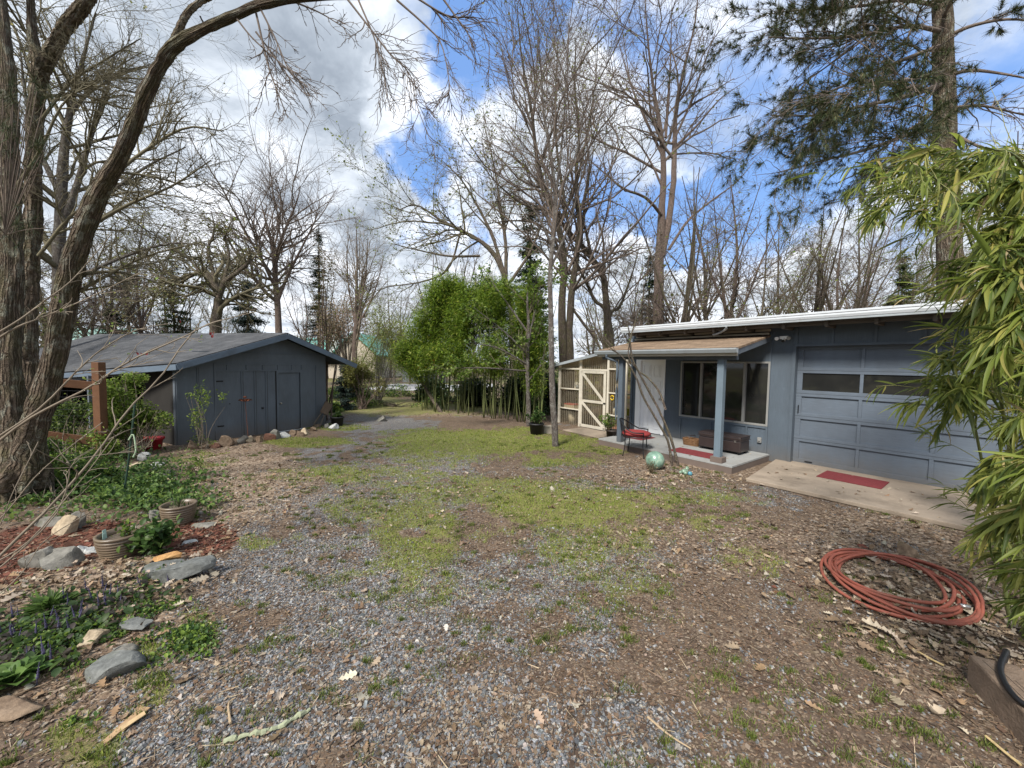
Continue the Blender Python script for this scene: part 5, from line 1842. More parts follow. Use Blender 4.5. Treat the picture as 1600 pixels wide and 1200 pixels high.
MB().prism([(e1_[0] - .6, Yh - .4, e1_[2] - .35), (apx[0], Yh - .4, apx[2] + .1), (apx[0] - .5, Yh + 13, apx[2] + .1), (e1_[0] - 1.1, Yh + 13, e1_[2] - .3)], (0, 0, .12)).prism([(apx[0], Yh - .4, apx[2] + .1), (e2_[0] + .5, Yh - .4, e2_[2] - .3), (e2_[0] + .5, Yh + 13, e2_[2] - .3), (apx[0], Yh + 13, apx[2] + .1)], (0, 0, .12)).prism([(e1_[0] - 11, Yh + .2, e1_[2] - .5), (e1_[0] - .5, Yh + .2, e1_[2] - .4), (e1_[0] - .5, Yh + 9, e1_[2] + 1.9), (e1_[0] - 11, Yh + 9, e1_[2] + 1.9)], (0, 0, .12)).build('roof', M_teal, nh)
MB().box(e1_[0] - 1.2, e1_[0] - .2, Yh + 1.0, Yh + 2.2, e1_[2], apx[2] + 1.2).build('chimney', pmat('white_brick', (.6, .62, .62), .9), nh)
MB().box(apx[0] + .6, apx[0] + 2.0, Yh - .06, Yh - .01, g0 + 1.8, g0 + 3.2).build('window', M_glass, nh)
nb2 = thing('neighbour_barn', 'long pale teal metal roof behind the left side of the shed', 'barn', (0, 0, 0))
l1, l2 = W(70, 545, 30), W(215, 545, 36)
MB().prism([W(70, 545, 30), W(215, 545, 36), W(215, 516, 42), W(70, 513, 36)], (0, 0, .15)).build('roof', pmat('pale_teal_roof', (.26, .42, .36), .5, .1, 1), nb2)
MB().prism([l1 - [0, 0, 3], l2 - [0, 0, 3], l2 - [0, 0, .1], l1 - [0, 0, .1]], (0, 4, 0)).build('wall', M_stucco, nb2)
nb3 = thing('neighbour_shelter', 'low dark-roofed shelter with an orange sign far behind the driveway bend', 'shelter', (0, 0, 0))
c1, c2 = W(608, 548, 30), W(690, 552, 30)
MB().prism([c1, c2, c2 + [0, 3, .8], c1 + [0, 3, .8]], (0, 0, .15)).build('roof', M_shingle_grey if False else M_soffit, nb3)
z_ = c1[2]
for x_ in (c1[0] + .3, c2[0] - .3):
    MB().box(x_ - .08, x_ + .08, 30.2, 30.36, -.5, z_).build('post', M_soffit, nb3)
MB().box(c1[0] + .2, c2[0] - .2, 33, 33.1, -.5, z_ + .5).build('back_wall', pmat('grey_boards', (.25, .27, .28), .8), nb3)
so_ = W(665, 568, 28)
sg = thing('orange_banner', 'orange and yellow garden banner hanging on a pole far behind the driveway', 'banner', (so_[0], so_[1], -.3))
MB().box(-.75, .75, -.02, .02, so_[2] - .1, so_[2] + 1.1).build('cloth', pmat('orange_cloth', (.75, .22, .03), .8, .4, 1.2), sg)
MB().tube([(0, .04, 0), (0, .04, so_[2] + 1.3)], .04, 6).build('pole', M_soffit, sg)
dw = MB().prism([W(600, 606, 26), W(735, 606, 26), W(735, 600, 34), W(600, 600, 34)], (0, 0, .02))
pad = MB().prism([(-9.5, 24, .03), (-1.5, 24, .03), (-1.5, 33, .03), (-9.5, 33, .03)], (0, 0, .03)).build('road', pmat('pale_road', (.36, .36, .37), .9, .1, 1))
tag(pad, kind='structure')

# leaves blown onto the concrete and the deck
def blown(name, label, n, s0, s1, n0, n1, z):
    T = np.broadcast_to(leafV, (n, *leafV.shape)).copy()
    T[:, :, 2] = RNG.normal(.5, .5, (n, 1)) * T[:, :, 0] ** 2 * 2 + RNG.normal(.1, .4, (n, 1)) * T[:, :, 1] ** 2
    P = np.array([GB(RNG.uniform(s0, s1), RNG.uniform(n0, n1) , z) for _ in range(n)])
    S = RNG.uniform(.015, .06, n) * (RNG.random(n) < .5) + .02
    return tag(scatter(name, M_litter, T, [leafF], P, rand_rot(n, .25), S, palette(n, [(.36, .28, .2), (.2, .13, .08), (.42, .36, .28)]), smooth=True), label, 'leaves', kind='stuff')


blown('blown_leaves', 'dry leaves blown onto the concrete in front of the garage door', 90, -2.6, 0, .02, 1.75, .062)
blown('blown_leaves', 'few leaf bits on the porch deck', 26, .4, 2.5, .1, 1.5, .14)
# chips of bark in the red mulch
x, y = sample_ground(60000, 2.5, 7, 1.2, 62)
_, _, _, m_ = masks(x, y)
k = (RNG.random(len(x)) < m_) & keep_off(x, y)
x, y = x[k], y[k]; n = len(x)
S = np.clip(RNG.lognormal(-4.7, .4, n), .004, .03)[:, None] * np.stack([.5 + RNG.random(n), 1 + RNG.random(n), np.ones(n)], 1)
tag(scatter('bark_mulch', M_litter, CRUMB[None] * (1 + RNG.normal(0, .3, (n, 4, 3))), [np.array([[0, 1, 2, 3]])], np.stack([x, y, gh(x, y) + .008], 1), rand_rot(n, .4), S, palette(n, [(.15, .055, .035), (.09, .035, .024), (.20, .09, .055)])), 'red-brown bark mulch between the rocks of the left bed', 'mulch', kind='stuff')

# leaves lying inside and over the hose
def leaves_at(name, label, c, rx, ry, n, z):
    T = np.broadcast_to(leafV, (n, *leafV.shape)).copy()
    T[:, :, 2] = RNG.normal(.5, .6, (n, 1)) * T[:, :, 0] ** 2 * 2 + RNG.normal(.1, .5, (n, 1)) * T[:, :, 1] ** 2
    P = np.stack([c[0] + RNG.normal(0, rx, n), c[1] + RNG.normal(0, ry, n), z + RNG.random(n) * .02], 1)
    return tag(scatter(name, M_litter, T, [leafF], P, rand_rot(n, .35), np.exp(RNG.normal(-3.1, .4, n)), palette(n, [(.34, .26, .18), (.24, .17, .11), (.42, .35, .27), (.16, .11, .07)]), smooth=True), label, 'leaves', kind='stuff')


leaves_at('dry_leaves', 'dry leaves drifted inside and over the coiled orange hose', G(1410, 915), .42, .26, 420, .02)
leaves_at('dry_leaves', 'drift of dry oak leaves between the rocks and the purple flowers', G(150, 915), .45, .16, 480, .03)
leaves_at('dry_leaves', 'dry leaves gathered at the foot of the right bamboo', G(1490, 1000), .35, .25, 420, .015)
leaves_at('dry_leaves', 'drift of tan leaves along the front of the porch deck', G(1040, 748), .9, .18, 260, .015)
# ================================================================ TREES
def grow(P, R, n, ratio, ang, K, wander, up, t0=.25, rr=.55, rmin=.004, lenmin=.1, tpow=1.0, droop=0.0, absl=None, rend=.3):
    nb, k, _ = P.shape
    Ls = np.linalg.norm(np.diff(P, axis=1), axis=2).sum(1)
    pr = Ls / Ls.sum()
    i = RNG.choice(nb, n, p=pr)
    t = t0 + (1 - t0) * RNG.random(n) ** tpow
    f = t * (k - 1); j = np.minimum(f.astype(int), k - 2); f = (f - j)[:, None]
    O = P[i, j] * (1 - f) + P[i, j + 1] * f
    T = P[i, j + 1] - P[i, j]; T /= np.linalg.norm(T, axis=1, keepdims=True) + 1e-9
    r0 = (R[i, j] * (1 - f[:, 0]) + R[i, j + 1] * f[:, 0])
    rnd = RNG.normal(0, 1, (n, 3)); A = np.cross(T, rnd); A /= np.linalg.norm(A, axis=1, keepdims=True) + 1e-9
    th = np.abs(RNG.normal(ang, ang * .25, n))[:, None]
    d = T * np.cos(th) + A * np.sin(th)
    d[:, 2] += up
    d /= np.linalg.norm(d, axis=1, keepdims=True) + 1e-9
    L = (np.full(n, absl) if absl else Ls[i]) * ratio * (1 - .45 * t) * np.exp(RNG.normal(0, .3, n))
    L = np.maximum(L, lenmin)
    Q = np.empty((n, K, 3)); Q[:, 0] = O
    st = (L / (K - 1))[:, None]
    for q in range(1, K):
        Q[:, q] = Q[:, q - 1] + d * st
        d = d + RNG.normal(0, wander, (n, 3)) + np.array([0, 0, up * .25 - droop])
        d /= np.linalg.norm(d, axis=1, keepdims=True) + 1e-9
    rb = np.maximum(np.minimum(r0 * rr * np.exp(RNG.normal(0, .15, n)), L * .05 + rmin), rmin)
    Rn = np.maximum(rb[:, None] * np.linspace(1, rend, K)[None], rmin * .7)
    return Q, Rn


M_bark_oak = barkmat('oak_bark', (.13, .10, .08), (.22, .18, .15), lichen=(.27, .28, .21), lamt=.35, moss=(.12, .13, .04), mamt=.3)
M_bark_dark = barkmat('dark_bark', (.085, .066, .055), (.15, .12, .098), lichen=(.16, .16, .11), lamt=.3, moss=(.09, .09, .03), mamt=.4)
M_bark_pale = barkmat('pale_lichen_bark', (.16, .135, .12), (.26, .23, .20), lichen=(.40, .40, .36), lamt=.7, furrow=60)
M_bark_red = barkmat('reddish_bark', (.17, .125, .105), (.25, .19, .16), lichen=(.30, .28, .24), lamt=.3)
M_bark_big = barkmat('furrowed_bark', (.115, .085, .062), (.21, .165, .125), lichen=(.33, .33, .27), lamt=.75, furrow=22, stretch=.11, bump=1.0, moss=(.10, .12, .035), mamt=.25, dist=.05)
M_twig = pmat('twig_bark', (.125, .098, .080), .9, .25, 2)
M_twig_pale = pmat('pale_twig_bark', (.20, .165, .125), .9, .25, 4)
M_twig_olive = pmat('lichen_twig_bark', (.12, .105, .065), .9, .35, 1.5)


def tubemesh(name, parts, mat, parent, smooth=True):
    mb = MB()
    for P, R, s in parts:
        V, F, U = tubes(P, R, s)
        mb.add(V, F, vec=U)
    return mb.build(name, mat, parent, smooth)


def tree_from(name, label, base, lines, levels, barkm, twigm, cat='tree', group=None, buds=None, sides=12, jit=.06, K0=24, rough=0.0):
    """lines: list of (control points world, radii at the points); levels: grow() settings"""
    base = np.asarray(base, float)
    o = thing(name, label, cat, tuple(base), 0, group)
    mb = MB()
    main = []
    for pts, rad in lines:
        pts = np.asarray(pts, float) - base
        L = smooth_line(pts, K0)
        r = np.interp(np.linspace(0, 1, K0), np.linspace(0, 1, len(rad)), rad)
        L[1:-1] += RNG.normal(0, 1, (K0 - 2, 3)) * r[1:-1, None] * jit
        r = r * (1 + RNG.normal(0, .04, K0))
        V, F, U = tubes(L[None], r[None], sides)
        if rough:
            cen_ = np.repeat(L, sides, 0); rr_ = np.repeat(r, sides)[:, None]
            an = np.arctan2(U[:, 1], U[:, 0])
            nz_ = fbm(np.cos(an) * 1.6 + 5, np.sin(an) * 1.6 + U[:, 2] * 2.6, 91, 4) - .5 + .8 * np.clip(fbm(np.cos(an) * 1.2 + 9, np.sin(an) * 1.2 + U[:, 2] * 1.1, 93, 2) - .62, 0, 1)
            V = V + (V - cen_) * nz_[:, None] * rough
            fl_ = np.clip(.7 - V[:, 2:3], 0, .7) * (rr_ > .08)
            V = V + (V - cen_) * fl_ * (.5 + .7 * np.cos(an * 5)[:, None])
        mb.add(V, F, vec=U)
        main.append((L[::max(1, (K0 - 1) // 23)][:24], r[::max(1, (K0 - 1) // 23)][:24]))
    trk = mb.build('trunk', barkm, o, True)
    P = np.array([m_[0] for m_ in main]); R = np.array([m_[1] for m_ in main])
    parts = []
    alltips = []
    limbs = []
    for li, lv in enumerate(levels):
        lv = dict(lv)
        n = lv.pop('n'); s = lv.pop('s', 4); big = lv.pop('limb', False); only = lv.pop('only', None)
        Pq, Rq = (P[only], R[only]) if only is not None else (P, R)
        Q, Rn = grow(Pq, Rq, n, **lv)
        (limbs if big else parts).append((Q, Rn, s))
        P, R = Q, Rn
        if lv.get('keep'): pass
    if limbs: tubemesh('limb', limbs, barkm, o)
    if parts: tubemesh('crown', parts, twigm, o)
    if buds:
        nb, size, cols, kind = buds
        i = RNG.integers(0, len(P), nb); j = RNG.integers(1, P.shape[1], nb)
        Qb = P[i, j] + RNG.normal(0, size * .3, (nb, 3))
        d = RNG.normal(0, 1, (nb, 3))
        leaves('foliage', o, Qb, d, size, cols, kind=kind)
    return o


LV_OAK = lambda a, b_, c, d_: [dict(n=a, ratio=.55, ang=.75, K=9, wander=.16, up=.12, t0=.3, s=6, limb=True, rr=.6, rmin=.012), dict(n=b_, ratio=.5, ang=.8, K=7, wander=.22, up=.10, t0=.15, s=4, rr=.6, rmin=.008),
                               dict(n=c, ratio=.5, ang=.8, K=5, wander=.25, up=.06, t0=.1, s=3, rr=.6, rmin=.006), dict(n=d_, ratio=.55, ang=.8, K=4, wander=.25, up=.05, t0=.1, s=3, rr=.7, rmin=.005)]

# ---------------- big tree at the left edge, arching over the yard
Yb = 4.7
TB = W(20, 785, Yb)
TB[2] = 0
def L3(pts): return [W(a, b_, c) for a, b_, c in pts]
left_lines = [
    (L3([(18, 800, 4.7), (22, 690, 4.72), (14, 560, 4.75), (18, 420, 4.8), (12, 250, 4.95), (8, 100, 5.1), (-20, -120, 5.4)]), [.36, .24, .20, .185, .165, .15, .11]),
    (L3([(34, 760, 4.65), (50, 680, 4.62), (78, 590, 4.58), (100, 480, 4.5), (120, 390, 4.4), (152, 305, 4.3), (188, 245, 4.2), (210, 195, 4.1), (232, 140, 4.0), (256, 95, 3.95), (280, 66, 3.9), (318, 46, 3.9), (366, 24, 3.9), (415, 5, 3.9), (500, -6, 3.95), (600, -8, 4.0), (700, -22, 4.1)]),
     [.25, .20, .165, .155, .14, .115, .10, .095, .088, .085, .078, .062, .057, .055, .05, .042, .03]),
    (L3([(262, 88, 3.95), (276, 55, 3.95), (292, 22, 3.95), (315, 2, 4.0), (345, -14, 4.0), (400, -60, 4.1)]), [.06, .052, .048, .045, .036, .02]),
    (L3([(44, 480, 5.6), (52, 330, 5.6), (54, 200, 5.6), (62, 110, 5.6), (52, 60, 5.6), (45, -30, 5.6)]), [.16, .155, .15, .14, .09, .07]),
    (L3([(60, 130, 5.55), (78, 85, 5.5), (105, 40, 5.4), (135, 2, 5.3), (170, -60, 5.2)]), [.12, .13, .13, .12, .09]),
    (L3([(44, 800, 5.6), (46, 700, 5.6), (44, 480, 5.6)]), [.22, .18, .16]),
]
left_lines = [(p_, [q_ * (.56 if i_ != 1 else .60 + .02 * min(k_, 4)) for k_, q_ in enumerate(r_)]) for i_, (p_, r_) in enumerate(left_lines)]
left_tree = tree_from('arching_tree', 'huge multi-stemmed bare tree at the left edge whose limb arches over the yard', TB, left_lines,
                      [dict(n=4, ratio=.1, ang=.8, K=6, wander=.2, up=.1, s=5, rr=.3, absl=1.2, limb=True, rmin=.01, t0=.55)], M_bark_big, M_twig, sides=28, jit=.025, K0=93, rough=.55)
# hanging branches of the arch with their twigs
hang = [[(405, 10, 3.9), (430, 60, 3.9), (452, 110, 3.9), (478, 135, 3.9)], [(540, -5, 3.95), (575, 40, 3.95), (610, 85, 3.9), (640, 115, 3.9), (650, 160, 3.88), (668, 210, 3.85)], [(560, 0, 3.95), (585, 60, 3.9), (598, 110, 3.9), (606, 150, 3.85)],
        [(620, 0, 4.0), (665, 40, 4.0), (690, 70, 4.0), (702, 130, 3.95), (700, 150, 3.95)], [(690, -5, 4.0), (715, 30, 4.0), (735, 60, 4.0), (745, 100, 4.0)], [(440, -5, 3.9), (500, 20, 4.3), (540, 45, 4.3)],
        [(400, 50, 3.95), (430, 90, 3.95), (455, 125, 3.9), (480, 150, 3.9)], [(366, 24, 3.9), (395, 60, 3.9), (440, 100, 3.88), (462, 115, 3.86)], [(640, -10, 4.05), (700, 25, 4.05), (745, 30, 4.1), (765, 75, 4.1)], [(400, 20, 3.92), (420, 105, 3.9), (440, 160, 3.85), (450, 185, 3.8)]]
HL = np.array([smooth_line(L3(h), 14) - TB for h in hang])
HR = np.tile(np.linspace(.010, .003, 14), (len(HL), 1))
q1, r1_ = grow(HL, HR, 150, .38, .6, 8, .12, -.02, .15, .6, .0035, .12, droop=.03)
q2, r2_ = grow(q1, r1_, 800, .45, .7, 6, .2, .0, .1, .7, .0028, .05, droop=.01)
tubemesh('hanging_branches', [(HL, HR, 6), (q1, r1_, 5), (q2, r2_, 4)], M_twig, left_tree)
# fine side branching of the left stems
sidel = [[(100, 470, 4.5), (150, 440, 4.6), (230, 400, 4.8), (330, 375, 5.0)], [(130, 360, 4.4), (200, 320, 4.6), (270, 290, 4.7), (330, 250, 4.8)], [(60, 400, 5.5), (120, 330, 5.6), (200, 300, 5.7), (300, 310, 5.8)], [(55, 200, 5.6), (110, 130, 5.6), (170, 90, 5.6), (220, 60, 5.6)],
         [(160, 290, 4.3), (220, 240, 4.5), (290, 200, 4.7), (350, 205, 4.8)], [(70, 150, 5.6), (130, 150, 5.7), (200, 170, 5.8), (280, 160, 5.8)], [(110, 430, 4.5), (180, 425, 4.7), (240, 440, 4.8), (300, 470, 4.9)], [(20, 300, 4.9), (60, 240, 4.9), (100, 160, 4.9), (150, 130, 4.9)]]
SL_ = np.array([smooth_line(L3(h), 12) - TB for h in sidel])
SR_ = np.tile(np.linspace(.022, .006, 12), (len(SL_), 1))
q1, r1_ = grow(SL_, SR_, 110, .45, .7, 8, .16, .03, .1, .6, .004, .15)
q2, r2_ = grow(q1, r1_, 800, .5, .75, 6, .2, .02, .1, .65, .003, .08)
q3, r3_ = grow(q2, r2_, 2200, .5, .75, 4, .2, .0, .1, .7, .0028, .05)
tubemesh('side_branches', [(SL_, SR_, 6), (q1, r1_, 5), (q2, r2_, 4), (q3, r3_, 3)], M_twig_olive, left_tree)
# bits of pine needles at the left edge
def needles(name, parent, C, n_per, ln, cols, mat=None, spread=1.0, aim=None, wd=.0016):
    m_ = len(C); n = m_ * n_per
    P = np.repeat(C, n_per, 0)
    d = RNG.normal(0, 1, (n, 3)) * spread
    if aim is not None: d = d + np.repeat(aim, n_per, 0) * 1.0
    tm_ = np.array([(-1, 0, 0), (1, 0, 0), (.6, .6, 0), (-.6, .6, 0), (0, 1, 0)], float)
    L_ = ln * np.exp(RNG.normal(0, .2, n))
    S = np.stack([np.full(n, wd), L_, np.ones(n)], 1)
    R__ = dirs_rot(d)
    return scatter(name, mat or M_needle, tm_, [np.array([[0, 1, 2, 3]]), np.array([[3, 2, 4]])], P, R__, S, palette(n, cols, None, .2), parent)


M_needle = attrmat('pine_needle', .6, .15, .1, 5)
PINE = [(.025, .045, .018), (.04, .065, .025), (.06, .08, .03), (.09, .085, .04)]
c_ = np.concatenate([np.array([W(*q_) for q_ in zip(RNG.normal(a, s_, k_), RNG.normal(b_, s2, k_), RNG.normal(4.2, .1, k_))]) for a, b_, s_, s2, k_ in ((30, 350, 18, 12, 16), (55, 230, 14, 12, 12), (10, 210, 14, 16, 12), (60, 150, 12, 10, 8), (20, 150, 14, 14, 8))])
nd = thing('pine_sprays', 'dark needle sprays hanging across the trunks at the upper left', 'pine branch', (c_[0][0], c_[0][1], c_[0][2]))
needles('foliage', nd, c_ - c_[0], 26, .13, PINE)
tw_l = [smooth_line([c_[0] * 0, (c_[k_] - c_[0]) * .5 + RNG.normal(0, .02, 3), c_[k_] - c_[0]], 6) for k_ in range(1, len(c_), 2)]
V_, F_, U_ = tubes(np.array(tw_l), np.full((len(tw_l), 6), .004), 5)
link_mesh('twig', V_, [F_], M_twig, nd)

# low pale bare shrub branches crossing the bed at the left
shr = thing('bare_shrub', 'pale leafless shrub whose long thin branches cross in front of the fence and shed', 'shrub', tuple(W(-30, 900, 2.6) * [1, 1, 0]))
sb = np.array(shr.location)
bl3 = [[(-60, 940, 2.5), (0, 868, 2.6), (80, 790, 2.7), (150, 690 + 20, 2.8), (200, 640, 2.9), (250, 590, 3.0), (300, 520, 3.1), (345, 500, 3.2)],
       [(-40, 720, 2.8), (30, 665, 2.8), (80, 635, 2.8), (140, 605, 2.85), (200, 565, 2.9), (290, 525, 3.0), (330, 505, 3.1), (400, 487, 3.2)],
       [(-30, 700, 2.8), (60, 640, 2.8), (120, 580, 2.85), (160, 545, 2.9), (215, 515, 3.0), (270, 505, 3.1)],
       [(-20, 540, 2.6), (25, 512, 2.6), (60, 498, 2.65), (110, 478, 2.7), (160, 455, 2.75), (220, 425, 2.8)],
       [(-20, 530, 2.55), (30, 500, 2.6), (70, 470, 2.65), (110, 440, 2.7), (150, 395, 2.8), (175, 365, 2.8)],
       [(-60, 930, 2.3), (20, 870, 2.4), (90, 800, 2.5), (110, 730, 2.5), (104, 722, 2.5), (150, 712, 2.6), (210, 705, 2.7)],
       [(-50, 900, 2.2), (40, 850, 2.3), (110, 770, 2.4), (135, 740, 2.4), (180, 680, 2.5)],
       [(-50, 860, 2.3), (10, 800, 2.4), (60, 740, 2.45), (120, 690, 2.5), (160, 660, 2.6)],
       [(-40, 960, 2.2), (30, 900, 2.3), (70, 845, 2.4), (140, 800, 2.4)],
       [(-40, 880, 2.2), (0, 820, 2.3), (20, 770, 2.3), (60, 690, 2.4)]]
BL = np.array([smooth_line(L3(h), 16) - sb for h in bl3])
BR = np.tile(np.linspace(.013, .004, 16), (len(BL), 1)) * np.array([.85, .8, .6, .55, .5, .38, .38, .38, .3, .3])[:, None]
BR = np.maximum(BR, .0025)
q1, r1_ = grow(BL, BR, 70, .16, .7, 7, .14, .06, .25, .6, .0025, .1)
q2, r2_ = grow(q1, r1_, 110, .35, .7, 5, .2, .03, .2, .7, .002, .04)
tubemesh('branches', [(BL, BR, 7), (q1, r1_, 5), (q2, r2_, 4)], M_twig_pale, shr)
i_ = RNG.integers(0, len(q2), 60)
leaves('foliage', shr, q2[i_, -1], RNG.normal(0, 1, (60, 3)), .02, LIME)
rl = MB()
for px_, py_ in ((328, 524), (331, 528), (333, 523), (216, 555), (222, 556), (228, 555), (283, 505)):
    V, F = TM['oval']
    rl.add(V * .028 @ euler(random.uniform(1.2, 2), .3, random.uniform(0, 6)).T + (W(px_, py_, 3.05) - sb), F, col=(.20, .03, .03))
rl.build('dead_leaf', M_litter, shr, True)

# ---------------- centre slim lichen tree by the greenhouse
B = G(868, 698); B[2] = -.05
slim = tree_from('slim_tree', 'slim straight lichen-speckled tree standing in the yard left of the greenhouse', B,
                 [(L3([(868, 700, 8.4), (863, 600, 8.42), (861, 500, 8.5), (860, 420, 8.55), (868, 330, 8.7), (862, 250, 8.8), (850, 180, 8.9), (846, 120, 9), (840, 40, 9.1)]), [.078, .066, .056, .050, .044, .038, .028, .018, .008])] +
                 [(L3(q_), [.03, .02, .01]) for q_ in ([(861, 380, 8.6), (835, 330, 8.5), (800, 300, 8.3)], [(866, 320, 8.7), (900, 240, 8.9), (915, 150, 9.2)], [(860, 420, 8.6), (890, 350, 8.5), (905, 290, 8.3)], [(866, 330, 8.7), (880, 200, 8.9), (885, 90, 9.2)])],
                 [dict(n=44, ratio=.34, ang=.6, K=8, wander=.14, up=.25, t0=.35, s=5, rr=.45, rmin=.005), dict(n=300, ratio=.5, ang=.7, K=6, wander=.2, up=.15, t0=.1, s=4, rr=.6, rmin=.004), dict(n=1300, ratio=.5, ang=.7, K=4, wander=.2, up=.1, t0=.1, s=3, rr=.7, rmin=.0035)],
                 M_bark_pale, M_twig, buds=(500, .03, LIME, 'oval'))

# small green maple left of it
B = G(825, 664); B[2] = 0
maple = tree_from('young_maple', 'young maple with fresh bright green leaves in front of the bamboo', B,
                  [(L3([(826, 664, 11.2), (825, 610, 11.2), (824, 560, 11.2), (826, 510, 11.2), (824, 470, 11.2), (827, 440, 11.2)]), [.075, .06, .055, .045, .03, .012])] +
                  [(L3(q_), [.03, .02, .008]) for q_ in ([(825, 570, 11.2), (780, 545, 10.8), (735, 535, 10.5)], [(825, 555, 11.2), (790, 520, 11), (740, 480, 10.8)], [(825, 540, 11.2), (835, 490, 11), (850, 450, 10.8)], [(825, 520, 11.2), (790, 470, 11.3), (760, 430, 11.4)], [(826, 595, 11.2), (845, 570, 11), (852, 540, 10.8)], [(825, 580, 11.2), (760, 575, 10.6), (712, 575, 10.3)])],
                  [dict(n=60, ratio=.4, ang=.7, K=6, wander=.16, up=.02, t0=.25, s=5, rr=.5, rmin=.005), dict(n=260, ratio=.5, ang=.7, K=5, wander=.2, up=.0, t0=.1, s=3, rr=.6, rmin=.004)],
                  M_bark_pale, M_twig_olive, buds=(2600, .06, [(.12, .20, .03), (.18, .27, .05), (.08, .14, .025), (.25, .32, .08)], 'round'))

# ---------------- two-stemmed sapling in front of the porch
B = G(1060, 730); B[2] = 0
sap = tree_from('porch_sapling', 'two-stemmed bare sapling leaning left in front of the porch', B,
                [(L3([(1060, 731, 6.9), (1050, 690, 6.9), (1034, 650, 6.9), (1016, 615, 6.88), (1000, 585, 6.85), (988, 560, 6.8), (985, 530, 6.8), (992, 505, 6.8), (1000, 480, 6.85), (1008, 455, 6.9)]), [.026, .023, .021, .020, .018, .016, .012, .009, .007, .004]),
                 (L3([(1050, 731, 6.9), (1044, 690, 6.88), (1025, 655, 6.86), (1005, 620, 6.84), (994, 590, 6.82), (975, 560, 6.8), (950, 540, 6.75), (925, 505, 6.7), (895, 480, 6.6)]), [.025, .021, .019, .018, .016, .012, .009, .006, .004]),
                 (L3([(1040, 640, 6.9), (1030, 612, 6.95), (1012, 590, 7.0), (996, 578, 7.0), (982, 555, 7.0), (984, 520, 7.0), (970, 480, 7.0)]), [.02, .018, .016, .012, .01, .007, .004])],
                [dict(n=14, ratio=.22, ang=.5, K=7, wander=.12, up=.3, t0=.5, s=5, rr=.5, rmin=.003), dict(n=40, ratio=.4, ang=.6, K=5, wander=.15, up=.1, t0=.2, s=3, rr=.6, rmin=.0025)],
                M_bark_oak, M_twig, buds=(60, .025, LIME, 'oval'), sides=9)

# ---------------- guided mid-distance trees
def gtree(name, label, Y, base_px, lines, lv, bark=None, tw=None, buds=None, **kw):
    """lines in photo points at distance Y; z=0 base"""
    bp = W(base_px, 600, Y); bp[2] = -.3
    ln = []
    for pts, rad in lines:
        P = [W(q_[0], q_[1], Y + (q_[2] if len(q_) > 2 else 0)) for q_ in pts]
        if pts[0][1] > 480 and rad[0] >= .1:
            P = [np.array([P[0][0], P[0][1], -.3])] + P
            rad = [rad[0] * 1.25] + list(rad)
        rad = [q_ * .72 for q_ in rad]
        ln.append((P, rad))
    return tree_from(name, label, bp, ln, lv, bark or M_bark_oak, tw or M_twig, buds=buds, **kw)


BUD = [(.20, .22, .06), (.14, .15, .05), (.28, .27, .10), (.12, .09, .05)]
gtree('tall_oak', 'tallest bare oak, twin-stemmed, rising behind the porch roof', 20, 1030,
      [([(1028, 520), (1030, 440), (1032, 360), (1036, 290), (1036, 240), (1030, 190), (1020, 130, 1), (1012, 60, 1), (1005, -40, 1)], [.40, .34, .27, .22, .17, .14, .1, .06, .02]),
       ([(1034, 400), (1044, 350), (1052, 290), (1054, 235), (1056, 180), (1068, 110, -1), (1085, 40, -1), (1095, -50, -1)], [.26, .22, .19, .17, .13, .09, .05, .02]),
       ([(1037, 340), (1010, 310, -1), (975, 295, -2), (950, 275, -2), (915, 245, -2)], [.12, .09, .07, .05, .02]),
       ([(1045, 390), (1075, 345), (1110, 315), (1150, 285), (1180, 250)], [.11, .08, .06, .04, .015]),
       ([(1036, 245), (1010, 190), (985, 130), (965, 60)], [.10, .08, .05, .02]), ([(1055, 230), (1090, 195), (1125, 155), (1160, 130)], [.10, .07, .04, .015]),
       ([(1050, 225), (1075, 170), (1100, 100), (1125, 30)], [.09, .07, .04, .015]), ([(1038, 300), (1015, 250), (990, 215), (960, 190)], [.08, .06, .04, .015]),
       ([(1040, 215), (1045, 150), (1048, 80), (1050, 0)], [.10, .07, .04, .015])],
      [dict(n=59, ratio=.36, ang=.82, K=9, wander=.15, up=0.100, t0=.35, s=5, rr=.5, rmin=0.0087), dict(n=374, ratio=.5, ang=.85, K=7, wander=.2, up=0.070, t0=.15, s=4, rr=.6, rmin=0.0062), dict(n=2160, ratio=.5, ang=.75, K=5, wander=.22, up=0.040, t0=.1, s=3, rr=.65, rmin=0.0050), dict(n=4320, ratio=.55, ang=.8, K=3, wander=.2, up=0.025, t0=.1, s=3, rr=.8, rmin=0.0043)],
      M_bark_red, M_twig, buds=(900, .10, BUD, 'quad'))
